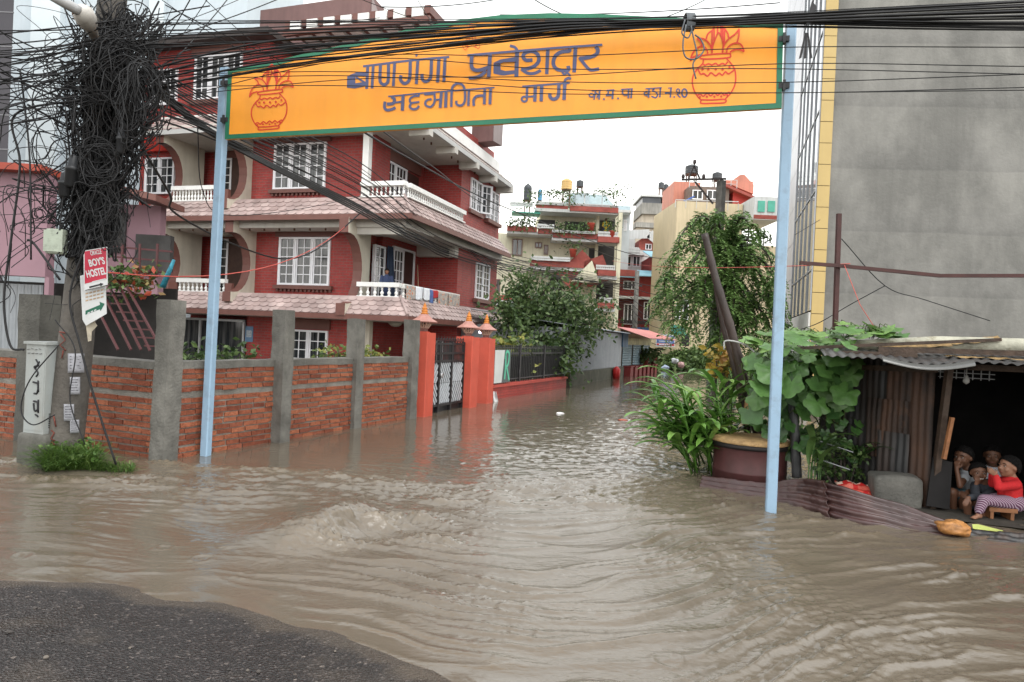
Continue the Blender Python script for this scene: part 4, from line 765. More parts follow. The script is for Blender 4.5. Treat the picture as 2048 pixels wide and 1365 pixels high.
# round lamps under the balconies
for x, y, z in ((7.4, 1.2, 4.60), (1.2, 1.6, 1.87)):
    tag(MB().lathe(HF.at(x, y, z), [(0.22, 0), (0.2, -0.05), (0.12, -0.11), (0.02, -0.13)], 14).build('ceiling_lamp', M('lamp_cover', (0.35, 0.33, 0.28), 0.4, 0.1, 4)), 'round ceiling lamp under the slab of the left balcony' if x > 5 else 'round ceiling lamp under the slab of the corner balcony', 'lamp')
# ================================================================== RIGHT SIDE: grey tower block, shack, tin dam
t = thing('tall_building', 'tall windowless grey plastered building with a yellow panel edge and glass side', 'building', at(1645, 660, 17.0))
b0, b1 = at(1652, 500, 17.0), at(2048, 512, 16.6); d_ = Vector((b1.x-b0.x, b1.y-b0.y, 0)).normalized(); nb = Vector((-d_.y, d_.x, 0)); TB = Fr((b0.x, b0.y, 0), d_, nb, (0, 0, 1))
def mat_plaster():
    m = M('grey_plaster', (0.165, 0.162, 0.150), 0.75, 0.20, 1.6, bump=0.4, bs=14, streak=0.5, grime=0.25, gcol=(0.085, 0.083, 0.077)); t_ = m.node_tree; L = t_.links.new
    p = [n for n in t_.nodes if n.type == 'BSDF_PRINCIPLED'][0]; old = p.inputs['Base Color'].links[0].from_socket
    g = nd(t_, 'ShaderNodeNewGeometry'); mp = nd(t_, 'ShaderNodeMapping'); mp.inputs['Scale'].default_value = (0.8, 0.8, 0.55); L(g.outputs['Position'], mp.inputs[0])
    n = nd(t_, 'ShaderNodeTexNoise', Scale=1.0, Detail=9.0, Roughness=0.62); L(mp.outputs[0], n.inputs['Vector'])
    r = nd(t_, 'ShaderNodeValToRGB'); r.color_ramp.elements[0].position = 0.38; r.color_ramp.elements[1].position = 0.62; r.color_ramp.elements[0].color = (0.120, 0.118, 0.111, 1); r.color_ramp.elements[1].color = (0.245, 0.240, 0.224, 1); L(n.outputs[0], r.inputs[0])
    mx = nd(t_, 'ShaderNodeMixRGB'); mx.inputs[0].default_value = 0.6; L(old, mx.inputs[1]); L(r.outputs[0], mx.inputs[2])
    # daywork joints of the plaster: darker bands every lift
    w_ = nd(t_, 'ShaderNodeTexNoise', Scale=0.8, Detail=5.0); L(g.outputs['Position'], w_.inputs['Vector']); sx = nd(t_, 'ShaderNodeSeparateXYZ'); L(g.outputs['Position'], sx.inputs[0])
    ad = nd(t_, 'ShaderNodeMath', operation='MULTIPLY_ADD'); L(w_.outputs[0], ad.inputs[0]); ad.inputs[1].default_value = 0.12; L(sx.outputs[2], ad.inputs[2])
    md = nd(t_, 'ShaderNodeMath', operation='WRAP'); L(ad.outputs[0], md.inputs[0]); md.inputs[1].default_value = 1.55; md.inputs[2].default_value = 0
    r4 = nd(t_, 'ShaderNodeValToRGB'); e = r4.color_ramp.elements; e[0].color = (1.0, 1.0, 1.0, 1); e[0].position = 0; e[1].color = (0.80, 0.80, 0.80, 1); e[1].position = 0.03; x2 = e.new(0.22); x2.color = (0.97, 0.97, 0.97, 1); x = e.new(1.0); x.color = (1.08, 1.08, 1.06, 1); L(md.outputs[0], r4.inputs[0])
    m2 = nd(t_, 'ShaderNodeMixRGB', blend_type='MULTIPLY'); m2.inputs[0].default_value = 0.55; L(mx.outputs[0], m2.inputs[1]); L(r4.outputs[0], m2.inputs[2]); L(m2.outputs[0], p.inputs['Base Color'])
    return m
MB().prism(Fr((0, 0, 0)), [tuple(TB(0, 0, 0).xy), tuple(TB(14, 0, 0).xy), tuple((TB(14, 0, 0)+Vector((4, 12, 0))).xy), tuple((TB(0.15, 0, 0)+Vector((0.30, 1, 0)).normalized()*12.1).xy)], -0.5, 20).build('wall', mat_plaster(), t)
YEL = M('yellow_panel', (0.44, 0.32, 0.125), 0.4, 0.06, 1.0, streak=0.12, gcol=(0.35, 0.25, 0.1)); JO = M('panel_joint', (0.05, 0.04, 0.03), 0.7, 0.1, 3)
m = MB(); z = 0.4; k = 0
while z < 16: m.box(TB, -0.30, -0.002, -0.06, 0.0, z, z+0.515); z += 0.53
m.build('yellow_panels', YEL, t); MB().box(TB, -0.285, -0.005, -0.03, -0.004, -0.5, 16).build('panel_backing', JO, t)
gs0 = TB(-0.31, -0.055, 0); gdir = Vector((0.30, 1, 0)).normalized(); GF = Fr(gs0, gdir, Vector((-gdir.y, gdir.x, 0)), (0, 0, 1))
m = MB(); GLEN = 20
for i in range(5): x = 0.05+i*0.96; m.box(GF, x, x+0.94, -0.06, 0.0, 2.6, 16)
m.build('glazing', M('reflective_glazing', (0.19, 0.22, 0.25), 0.05, 0.12, 0.5, spec=0.9, metal=0.35), t)
m = MB()
for i in range(9): 
    x = 4.9+i*0.8
    for k in range(14): m.box(GF, x, x+0.78, -0.05, 0.02, 0.4+k*1.15, 0.4+k*1.15+1.13)
m.build('white_cladding', M('white_cladding', (0.50, 0.51, 0.54), 0.35, 0.06, 0.8), t); MB().box(GF, 0.32, 12.1, -0.3, -0.07, -0.5, 16).build('cladding_backing', JO, t)
m = MB()
for i in range(6): m.box(GF, 0.0+i*0.96, 0.04+i*0.96, 0.0, 0.03, 2.6, 16)
for k in range(7): m.box(GF, 0.05, 4.8, 0.002, 0.02, 3.6+k*2.0, 3.64+k*2.0)
m.build('glazing_bars', M('grey_bar', (0.3, 0.31, 0.33), 0.4, 0.1, 4), t); MB().box(GF, 0.05, 4.85, -0.06, 0.04, 0.2, 2.55).build('white_base', WHITE, t)
# ---- shack
A_, D_, R_ = Vector((3.95, 8.0, 0)), Vector((4.42, 7.12, 0)), Vector((5.9, 6.55, 0))
RUSTY = M('rusty_tin', (0.026, 0.018, 0.015), 0.65, 0.5, 2.2, grime=0.6, streak=0.7, gcol=(0.095, 0.045, 0.025), bump=0.3); GTIN = M('grey_tin', (0.040, 0.040, 0.041), 0.45, 0.25, 2.0, streak=0.6, gcol=(0.07, 0.042, 0.03), metal=0.25); BLK = M('board_and_interior_black', (0.010, 0.009, 0.009), 0.9, 0.4, 4)
WOODD = M('dark_wet_wood', (0.05, 0.032, 0.022), 0.6, 0.4, 9, bump=0.4, bs=40)
def corr(m, fn, L_, Hh, pitch=0.08, amp=0.010, across=True, nv=5):
    """fn(u, v, o) with u, v in metres; corrugations repeat along u (across) or along v"""
    per = 6
    if across: n = max(4, int(L_/pitch*per)); m.grid(lambda u, v: fn(u*L_, v*Hh, amp*math.sin(2*math.pi*u*L_/pitch)), n, nv)
    else: n = max(4, int(Hh/pitch*per)); m.grid(lambda u, v: fn(u*L_, v*Hh, amp*math.sin(2*math.pi*v*Hh/pitch)), nv, n)
    return m
shack = thing('tin_shack', 'low dark shack of rusty tin sheets with an open doorway and a cluttered sagging roof', 'shack', D_)
def wframe(p, q): d = Vector((q.x-p.x, q.y-p.y, 0)); return Fr((p.x, p.y, 0), d.normalized(), Vector((d.y, -d.x, 0)).normalized(), (0, 0, 1)), d.length
f1, L1 = wframe(A_, D_); f2, L2 = wframe(D_, R_)
def tin_panel(fr, x0, x1, z0, z1, y, mat, pitch=0.075): 
    m = MB(); corr(m, lambda u, v, o: fr(x0+u, y+o*0.6+0.02*mnoise.noise((u*3, v*3, x0)), z0+v), x1-x0, z1-z0, pitch, nv=12); return m.build('tin_panel', mat, shack)
tin_panel(f1, -0.35, L1*0.55, -0.1, 1.55, 0.0, GTIN); tin_panel(f1, L1*0.5, L1+0.03, -0.1, 1.50, 0.03, RUSTY); tin_panel(f1, L1*0.3, L1*0.78, 0.45, 1.1, 0.05, RUSTY, 0.06)
tin_panel(f1, L1*0.45, L1*0.8, 0.0, 0.75, 0.06, GTIN)
XD0, XD1 = 0.10, 1.12                      # doorway between these along f2
tin_panel(f2, XD1+0.02, L2+1.5, 0.0, 1.55, 0.0, RUSTY)
m = MB()
m.bar(f2(0.02, 0.02, -0.1), f2(0.13, 0.02, 1.55), 0.06); m.bar(f2(XD1, 0.02, -0.1), f2(XD1+0.02, 0.02, 1.55), 0.07); m.bar(f1(0, 0.03, 1.42), f1(L1+0.05, 0.06, 1.46), 0.06); m.bar(f2(0.1, 0.03, 1.50), f2(L2+1, 0.03, 1.52), 0.06)
m.build('door_frame', WOODD, shack)
MB().bar(f2(0.10, 0.10, 0.55), f2(0.155, 0.10, 0.98), 0.035).build('bare_plank', M('raw_wood', (0.26, 0.11, 0.045), 0.6, 0.3, 10), shack)
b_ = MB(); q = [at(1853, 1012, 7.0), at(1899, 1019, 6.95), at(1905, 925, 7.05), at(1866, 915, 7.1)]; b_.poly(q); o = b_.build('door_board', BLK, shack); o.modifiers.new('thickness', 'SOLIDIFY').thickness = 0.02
m = MB(); m.box(f2, -0.4, 3.2, -2.3, -2.25, -0.1, 1.7); m.box(f2, 3.2, 3.25, -2.3, -0.05, -0.1, 1.7); m.poly([A_+Vector((0.3, 0.3, -0.1)), A_+Vector((0.3, 0.3, 1.6)), f2(-0.3, -2.2, 1.6), f2(-0.3, -2.2, -0.1)]); m.build('inner_wall', BLK, shack)  # inner walls near black: the darkness inside the doorway put into their colour
m = MB()
for i in range(7): x = 0.12+i*0.075; m.bar(f2(x, -0.35, 1.36), f2(x, -0.35, 1.50), 0.008)
for z in (1.38, 1.43, 1.48): m.bar(f2(0.1, -0.35, z), f2(0.62, -0.35, z), 0.008)
m.build('vent_grille', M('pale_wire', (0.25, 0.26, 0.27), 0.5, 0.1, 5), shack)
MB().poly([f2(-0.6, 0.5, 0.015), f2(3.4, 0.5, 0.015), f2(3.4, -2.3, 0.03), f2(-0.6, -2.3, 0.03)]).build('earth_floor', M('trodden_floor', (0.045, 0.04, 0.033), 0.75, 0.35, 5, bump=0.5), shack)
# roof: sagging sheets, roll of tarpaulin, beams, rotten boards
rf = MB()
def rfn(x, y, o): return f2(x, y, 1.60-0.06*y+0.03*mnoise.noise((x*1.3, y*2, 0.4))+o-0.045*math.exp(-((x+0.2)/0.28)**2)*(1 if y > 0.2 else 0.2))
corr(rf, lambda u, v, o: rfn(u-1.1, 0.80-v, o), 5.0, 3.3, 0.09, 0.010); rf.build('roof_sheet', GTIN, shack)
m = MB(); corr(m, lambda u, v, o: f1(u-0.45, 0.30-v, 1.52+0.02*v+o-0.05*math.sin(u*5)), L1+0.75, 1.3, 0.08, 0.01); m.build('roof_sheet', RUSTY, shack)
m = MB(); m.tube([f2(-0.78, -0.55, 1.66), f2(0.1, -0.5, 1.735), f2(1.1, -0.5, 1.74), f2(3.2, -0.5, 1.75)], [0.07, 0.085, 0.09, 0.09], 12); m.build('tarpaulin_roll', M('dirty_tarpaulin', (0.34, 0.33, 0.26), 0.6, 0.3, 4, grime=0.7, gcol=(0.12, 0.09, 0.045), bump=0.4), shack)
m = MB(); m.bar(f2(-1.3, -0.1, 1.62), f2(0.62, -0.2, 1.80), 0.035); m.bar(f2(-0.55, 0.15, 1.645), f2(3.2, 0.1, 1.70), 0.055); m.bar(f2(-0.9, 0.2, 1.585), f2(-0.2, 0.2, 1.60), 0.05); m.build('roof_beams', WOODD, shack)
rot = M('rotten_board', (0.22, 0.14, 0.055), 0.8, 0.45, 9, bump=0.9, bs=30, grime=0.6, gcol=(0.05, 0.035, 0.02)); m = MB()
for x0, x1, y, z, a in ((0.02, 0.68, -0.38, 1.70, 0.10), (-0.5, 0.2, -0.2, 1.655, 0.05), (0.05, 0.7, 0.30, 1.60, 0.0)):
    m.grid(lambda u, v: f2(lerp(x0, x1, u), y-0.18*v, z+a*u+0.05*v*(1 if a else 0.2)+0.025*mnoise.noise((u*7, v*5, x0))), 16, 5)
m.build('rotten_boards', rot, shack)
m = MB(); m.grid(lambda u, v: f2(-0.60+0.75*u, 0.82+0.08*math.sin(v*1.8), 1.575-0.06*math.sin(math.pi*u)-0.05*v), 16, 5); m.build('bent_flashing', M('wet_zinc', (0.12, 0.12, 0.115), 0.25, 0.2, 3, metal=0.5), shack)
tag(MB().tube([f2(0.24, 0.2, 1.52), f2(0.24, 0.2, 1.40)], 0.004, 5).lathe(f2.at(0.24, 0.2, 1.33), [(0.004, 0), (0.03, 0.02), (0.032, 0.045), (0.014, 0.07), (0.014, 0.09)], 10).build('light_bulb', M('dim_bulb', (0.25, 0.25, 0.24), 0.2, 0.1, 5)), 'unlit light bulb hanging under the shack roof above the doorway', 'light bulb')
# ---- steel T frame on the roof and its strings
STEEL = M('red_oxide_steel', (0.050, 0.016, 0.014), 0.5, 0.25, 5)
t = thing('roof_mast', 'dark red steel upright with a long crossbar standing above the shack roof', 'mast', at(1670, 655, 8.4))
MB().bar(at(1678, 428, 8.4), at(1669, 690, 8.4), 0.05, hint=(0, 1, 0)).build('upright', STEEL, t); m = MB(); P_ = [at(1600, 526, 8.35), at(1690, 533, 8.34), at(1880, 552, 8.25), at(2120, 552, 8.0), at(2500, 556, 7.6)]
for a, b in zip(P_[:-1], P_[1:]): m.bar(a, b, 0.042, hint=(0, 0, 1))
m.build('crossbar', STEEL, t)
PINK = M('pink_string', (0.50, 0.09, 0.07), 0.7, 0.1, 9); WIRE = M('black_cable', (0.007, 0.007, 0.008), 0.55, 0.3, 6)
def cable(name, pts, r, label, cat='cable', group=None, mat=None, n=5): return one(MB().tube(pts, r, n), name, mat or WIRE, label, cat, group)
cable('string', [at(1689, 531, 8.30), at(1720, 610, 8.2), at(1752, 660, 8.1)], 0.004, 'pink string tied from the steel crossbar down to the vine', 'string', mat=PINK)
cable('string', sag(at(1700, 528, 8.3), at(1225, 522, 30), 0.15), 0.006, 'orange string running from the steel crossbar past the leaning bamboo into the alley', 'string', mat=PINK)
cable('cable', smooth_pts([at(1683, 478, 8.45), at(1770, 572, 8.7), at(1850, 600, 9), at(1980, 642, 9)], 6), 0.006, 'thin wire forking off the steel upright against the grey wall')
cable('cable', smooth_pts([at(1770, 572, 8.7), at(1700, 610, 8.9), at(1640, 645, 9), at(1600, 660, 9.2)], 6), 0.006, 'thin wire dropping left across the yellow panels')
# ---- collapsed tin sheets holding the water back
MAROON = M('wet_maroon_tin', (0.045, 0.022, 0.021), 0.30, 0.35, 3.0, streak=0.4, gcol=(0.07, 0.028, 0.019), spec=0.45, bump=0.12, bs=10)
def dam(top, bot, Yt, amp, waves, name, label, mat=MAROON, lean=0.30):
    """sheet between a px outline of its upper edge and its waterline; corrugated lengthwise and crumpled"""
    T = []; B = []
    for (tx, ty), (bx, by) in zip(top, bot):
        b = gz(bx, by, -0.03); T.append(at(tx, ty, b.y+lean)); B.append(b)
    T, B = smooth_pts(T, 8), smooth_pts(B, 8); n = len(T)-1; m = MB()
    def P(u, v):
        i = min(int(u*n), n-1); k = u*n-i; a, b = T[i].lerp(T[i+1], k), B[i].lerp(B[i+1], k); e = (T[min(i+1, n)]-T[i]).normalized(); nn = e.cross(b-a).normalized()
        if nn.y > 0: nn = -nn
        c = mnoise.noise((u*9, v*3, Yt)); return a.lerp(b, v)+nn*(amp*math.sin(2*math.pi*v*waves)*(1-0.4*abs(c))+0.028*mnoise.noise((u*5, v*1.2, Yt))+0.007*mnoise.noise((u*22, v*2, 2.2)))
    m.grid(P, n*4, waves*8); o = one(m, name, mat, label, 'tin sheet', 'tin sheets damming the water'); md = o.modifiers.new('thickness', 'SOLIDIFY'); md.thickness = 0.004; return o
dam([(1405, 952), (1470, 960), (1530, 966), (1600, 958), (1650, 962)], [(1396, 984), (1460, 996), (1530, 1006), (1600, 1022), (1660, 1042)], 1, 0.016, 4, 'tin_sheet', 'crumpled maroon tin sheet lying in the water below the barrel')
dam([(1590, 960), (1630, 962), (1690, 975), (1770, 1000), (1850, 1028), (1938, 1058)], [(1600, 1012), (1640, 1032), (1710, 1054), (1790, 1066), (1860, 1076), (1926, 1086)], 2, 0.017, 5, 'tin_sheet', 'long maroon tin sheet sloping down towards the rust coloured stone')
dam([(1930, 1062), (1990, 1064), (2050, 1068), (2130, 1072)], [(1924, 1080), (1985, 1088), (2050, 1096), (2130, 1104)], 3, 0.010, 3, 'tin_sheet', 'short grey tin sheet right of the rust coloured stone', mat=GTIN, lean=0.2)
def blob(fr, rx, ry, rz, seed, rough=0.12, n=20, flat=None):
    m = MB(); m.grid(lambda u, v: (lambda a, b: (lambda k: fr(rx*k*math.cos(a)*math.cos(b), ry*k*math.sin(a)*math.cos(b), rz*k*math.sin(b) if not flat else max(rz*k*math.sin(b), flat)))(1+rough*mnoise.noise((math.cos(a)*math.cos(b)*1.6+seed, math.sin(a)*math.cos(b)*1.6, math.sin(b)*1.6))+rough*0.4*mnoise.noise((math.cos(a)*5+seed, math.sin(a)*5, math.sin(b)*5))))(2*math.pi*u, math.pi*(v-0.5)), n*2, n); return m
sp = at(1907, 1056, 6.08)
one(blob(Fr(sp, (0.98, -0.12, -0.07), (0.12, 0.98, 0), (0.05, 0, 1)), 0.145, 0.10, 0.066, 3.3, 0.25), 'stone', M('rust_stone', (0.30, 0.135, 0.04), 0.5, 0.5, 9, bump=0.5, grime=0.6, gcol=(0.08, 0.035, 0.015)), 'rust orange stone weighing down the end of the tin sheets', 'stone')
m = MB(); q = [at(1944, 1050, 6.35), at(1956, 1050, 6.4), at(2006, 1063, 6.32), at(1998, 1064, 6.25), at(1946, 1058, 6.22)]; m.poly(q); o = one(m, 'plastic_sheet', M('lime_plastic', (0.50, 0.56, 0.16), 0.4, 0.08, 5), 'flat lime yellow plastic sheet beside the rust stone', 'sheet'); o.modifiers.new('thickness', 'SOLIDIFY').thickness = 0.006
# concrete block, bag
c = gz(1800, 1012, 0.02); fb = Fr((c.x, c.y+0.12, 0), (0.97, -0.22, 0), (0.22, 0.97, 0), (0, 0, 1)); m = MB(); zt = at(1800, 952, c.y).z
def rbox(m, fr, hx, hy, z0, z1, n=10, p=5, jit=0.012, seed=0):
    def P(u, v):
        a = 2*math.pi*u; b = math.pi*(v-0.5); cx, sx_ = math.cos(a), math.sin(a); cb, sb = math.cos(b), math.sin(b); s = lambda t: math.copysign(abs(t)**(2/p), t)
        x, y, z = hx*s(cx)*s(cb), hy*s(sx_)*s(cb), s(sb); k = 1+jit*4*mnoise.noise((x*4+seed, y*4, z*2)); return fr(x*k, y*k, lerp(z0, z1, (z+1)/2)+jit*mnoise.noise((x*6, y*6+seed, 0)))
    return m.grid(P, n*4, n*2)
rbox(m, fb, 0.235, 0.16, -0.05, zt, 10, 8, 0.016, 2.0); one(m, 'concrete_block', CONC, 'worn grey concrete block standing by the shack doorway', 'block')
c = at(1722, 985, 7.35); m = MB(); m.grid(lambda u, v: Fr(c, (0.97, -0.25, -0.10), (0.2, 0.9, 0.4), (0, -0.3, 0.95))((u-0.5)*0.46, (v-0.5)*0.30, 0.06*math.sin(math.pi*u)**0.5*math.sin(math.pi*v)**0.5+0.03*mnoise.noise((u*6, v*6, 1))), 24, 16)
def mat_bag():
    m_ = M('red_bag', (0.55, 0.03, 0.025), 0.4, 0.1, 5); t_ = m_.node_tree; L = t_.links.new; p = [n for n in t_.nodes if n.type == 'BSDF_PRINCIPLED'][0]; uv = nd(t_, 'ShaderNodeUVMap'); ck = nd(t_, 'ShaderNodeTexBrick'); ck.inputs['Scale'].default_value = 1; ck.inputs['Brick Width'].default_value = 0.36; ck.inputs['Row Height'].default_value = 0.33; ck.inputs['Mortar Size'].default_value = 0.05
    ck.inputs['Color1'].default_value = (0.55, 0.05, 0.03, 1); ck.inputs['Color2'].default_value = (0.55, 0.52, 0.42, 1); ck.inputs['Mortar'].default_value = (0.45, 0.02, 0.02, 1); L(uv.outputs[0], ck.inputs['Vector']); L(ck.outputs[0], p.inputs['Base Color']); return m_
o = one(m, 'sack', mat_bag(), 'red and white printed sack tucked behind the tin sheet', 'sack'); o.modifiers.new('thickness', 'SOLIDIFY').thickness = 0.02
# barrel with mud crusted lid
bc = at(1500, 910, 8.25); zl = at(1500, 884, 8.25).z; fb = Fr((bc.x, bc.y, 0)); t = thing('barrel', 'squat dark maroon barrel with a tan crusted lid behind the right gate post', 'barrel', (bc.x, bc.y, 0))
MB().lathe(fb, [(0.425, -0.2), (0.425, 0.12), (0.432, 0.13), (0.425, 0.14), (0.425, zl-0.03), (0.44, zl)], 40, rfun=lambda a, z: 1+0.012*mnoise.noise((math.cos(a)*2, math.sin(a)*2, z*3))).build('barrel_body', M('maroon_barrel', (0.065, 0.022, 0.022), 0.5, 0.3, 3, streak=0.5, gcol=(0.035, 0.018, 0.014)), t)
MB().lathe(fb, [(0.445, zl), (0.46, zl+0.012), (0.455, zl+0.04), (0.40, zl+0.06), (0.2, zl+0.065), (0.01, zl+0.065)], 40, rfun=lambda a, z: 1+0.04*mnoise.noise((math.cos(a)*3, math.sin(a)*3, 0.5))).build('lid', M('crusted_lid', (0.42, 0.27, 0.125), 0.7, 0.35, 6, bump=0.7, bs=22, grime=0.6, gcol=(0.12, 0.06, 0.03)), t)
m = MB(); m.lathe(fb, [(0.45, zl-0.05), (0.462, zl-0.03), (0.455, zl+0.005)], 40); m.build('rim', M('black_rim', (0.015, 0.012, 0.012), 0.6, 0.2, 5), t)
# bamboo
BAM = M('dark_bamboo', (0.038, 0.025, 0.021), 0.42, 0.35, 4, streak=0.4, gcol=(0.03, 0.035, 0.035)); BAM2 = M('grey_bamboo', (0.055, 0.056, 0.058), 0.4, 0.35, 5)
def bamboo(px, Ys, r0, r1, mat, label, n=14):
    P = smooth_pts([at(x, y, Y) for (x, y), Y in zip(px, Ys)], 8); m = MB(); k = len(P); rr = [lerp(r0, r1, i/(k-1))*(1.14 if i % 5 == 0 else 1) for i in range(k)]; m.tube(P, rr, 10); return one(m, 'bamboo_pole', mat, label, 'bamboo pole', 'bamboo poles by the barrel')
bamboo([(1409, 468), (1432, 560), (1462, 660), (1490, 770), (1520, 880), (1530, 950)], [8.9, 8.85, 8.8, 8.75, 8.7, 8.7], 0.042, 0.072, BAM, 'thick bamboo pole leaning left high across the drooping tree')
bamboo([(1424, 520), (1444, 640), (1470, 740), (1492, 840), (1500, 920)], [9.05, 9.0, 8.95, 8.9, 8.85], 0.03, 0.05, BAM, 'thinner bamboo pole hugging the back of the thick leaning one')
bamboo([(1580, 720), (1585, 800), (1590, 880), (1594, 955)], [8.0, 7.95, 7.9, 7.9], 0.045, 0.055, BAM2, 'short upright grey bamboo pole under the big vine leaves')
cable('wire', smooth_pts([at(1448, 700, 8.6), at(1452, 682, 8.6), at(1490, 690, 8.5), at(1520, 715, 8.4)], 5), 0.012, 'bent pale metal strap tied round the bamboo', 'wire', mat=M('pale_strap', (0.35, 0.35, 0.34), 0.4, 0.1, 5))
cable('wire', [at(1422, 862, 8.7), at(1478, 848, 8.6)], 0.009, 'short pale strip of metal resting above the barrel', 'wire', mat=M('pale_strap', (0.35, 0.35, 0.34), 0.4, 0.1, 5))
for y0, y1, x0, x1, lb in ((883, 905, 1640, 1706, 'upper'), (916, 940, 1630, 1700, 'lower')): cable('wire', [at(x0, y0, 7.6), at(x1, y1, 7.3)], 0.006, lb + ' of two pale fence wires among the plants beside the shack wall', 'wire', mat=M('pale_wire', (0.25, 0.26, 0.27), 0.5, 0.1, 5))
# ================================================================== PEOPLE
def capsule(m, p, q, r0, r1, n=10):
    p, q = Vector(p), Vector(q); d = q-p; L_ = d.length
    if L_ < 1e-6: d = Vector((0, 0, 1)); L_ = 1e-6
    fr = frame_dir(p, d); prof = [(max(r0*math.cos(a), 1e-4), r0*math.sin(a)) for a in np.linspace(-math.pi/2, 0, 5)]+[(max(r1*math.cos(a), 1e-4), L_+r1*math.sin(a)) for a in np.linspace(0, math.pi/2, 5)]
    m.lathe(fr, prof, n)
def ellip(m, fr, rx, ry, rz, n=14):
    f = Fr(fr.o, fr.ax*rx, fr.ay*ry, fr.az*rz); m.lathe(f, [(max(math.cos(a), 1e-3), math.sin(a)) for a in np.linspace(-math.pi/2, math.pi/2, n)], n*2)
def fuse(m, name, mat, parent, vox=0.006, sm=6):
    """weld the overlapping shapes of one body (or garment) into a single continuous surface"""
    me = m.mesh('tmp'); o = bpy.data.objects.new('tmp', me); COL.objects.link(o); r = o.modifiers.new('r', 'REMESH'); r.mode = 'VOXEL'; r.voxel_size = vox; s = o.modifiers.new('s', 'SMOOTH'); s.iterations = sm; s.factor = 0.5
    dg = bpy.context.evaluated_depsgraph_get(); dg.update(); e = bpy.data.meshes.new_from_object(o.evaluated_get(dg)); e.name = name; bpy.data.objects.remove(o); e.polygons.foreach_set('use_smooth', np.ones(len(e.polygons), dtype=bool)); e.materials.clear()
    return link(name, e, mat, parent)
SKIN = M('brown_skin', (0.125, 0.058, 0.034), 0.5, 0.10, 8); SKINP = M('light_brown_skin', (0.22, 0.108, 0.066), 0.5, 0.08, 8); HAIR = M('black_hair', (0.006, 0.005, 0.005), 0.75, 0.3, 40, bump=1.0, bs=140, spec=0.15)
EYEW = M('eye_white', (0.33, 0.31, 0.29), 0.25, 0.02, 5); EYEB = M('eye_dark', (0.01, 0.007, 0.006), 0.2, 0.1, 5); LIP = M('lips', (0.22, 0.07, 0.055), 0.45, 0.1, 9); TEETH = M('teeth', (0.7, 0.68, 0.62), 0.3, 0.03, 9)
def head_frame(c, look, upv=(0, 0, 1)):
    f = Vector(look).normalized(); u = Vector(upv); x = f.cross(u).normalized(); return Fr(c, x, f, x.cross(f))    # x right, y forward, z up
def head(m, fr, h):
    """skull, jaw, brow, nose, lips, ears added to a body mesh; h is the head height"""
    ellip(m, fr.at(0, -0.06*h, 0.10*h), 0.36*h, 0.43*h, 0.40*h); ellip(m, fr.at(0, 0.06*h, -0.16*h), 0.28*h, 0.33*h, 0.33*h); ellip(m, fr.at(0, 0.20*h, -0.38*h), 0.13*h, 0.13*h, 0.10*h)
    for s in (-1, 1):
        ellip(m, fr.at(s*0.17*h, 0.25*h, -0.14*h), 0.12*h, 0.10*h, 0.12*h, 10); ellip(m, fr.at(s*0.145*h, 0.31*h, 0.085*h), 0.11*h, 0.05*h, 0.035*h, 8); ellip(m, fr.at(s*0.35*h, -0.04*h, -0.02*h), 0.035*h, 0.085*h, 0.12*h, 8)
    capsule(m, fr(0, 0.36*h, 0.03*h), fr(0, 0.42*h, -0.11*h), 0.03*h, 0.052*h, 8); 
    for s in (-1, 1): ellip(m, fr.at(s*0.05*h, 0.38*h, -0.125*h), 0.035*h, 0.035*h, 0.03*h, 8)
    ellip(m, fr.at(0, 0.345*h, -0.245*h), 0.10*h, 0.04*h, 0.025*h, 8); ellip(m, fr.at(0, 0.335*h, -0.285*h), 0.085*h, 0.04*h, 0.027*h, 8)
def face_parts(par, fr, h, smile=False):
    for s in (-1, 1):
        e = MB(); ellip(e, fr.at(s*0.145*h, 0.325*h, 0.015*h), 0.055*h, 0.026*h, 0.024*h, 8); o = e.build('eye', EYEW, par); e = MB(); ellip(e, fr.at(s*0.145*h, 0.348*h, 0.015*h), 0.030*h, 0.015*h, 0.024*h, 8); e.build('iris', EYEB, o)
        e = MB(); e.tube([fr(s*x*h, 0.36*h-0.25*abs(x-0.06)*h*0.4, z*h) for x, z in ((0.06, 0.11), (0.14, 0.135), (0.23, 0.10))], 0.014*h, 5); e.build('eyebrow', HAIR, par)
    e = MB(); e.tube([fr(x*h, (0.385-0.5*x*x)*h, (-0.265+(0.6*x*x if smile else 0))*h) for x in (-0.11, -0.05, 0, 0.05, 0.11)], 0.018*h, 6); e.build('lips', TEETH if smile else LIP, par)
def hair(par, fr, h, length=0.0):
    """cap of hair that leaves the face free, with an uneven fringe"""
    m = MB()
    def P(u, v):
        a = 2*math.pi*u; sn = math.sin(a); low = (-0.16+0.66*max(0, sn)**0.8 if sn > 0 else -0.16-0.80*(-sn)**0.6)-length+0.09*mnoise.noise((math.cos(a)*8, sn*8, 3)); q = lerp(1.0, low, v); r = math.sqrt(max(0, 1-q*q)) if q > 0 else 1-0.22*q*q
        k = 1.035+0.045*mnoise.noise((math.cos(a)*6*r, sn*6, q*5))+0.05*mnoise.noise((math.cos(a)*17*r, sn*17, q*13)); return fr(0.375*h*k*math.cos(a)*r, -0.06*h+0.445*h*k*sn*r, 0.10*h+0.415*h*k*q)
    m.grid(P, 64, 22); o = m.build('hair', HAIR, par); o.modifiers.new('thickness', 'SOLIDIFY').thickness = 0.005; return o
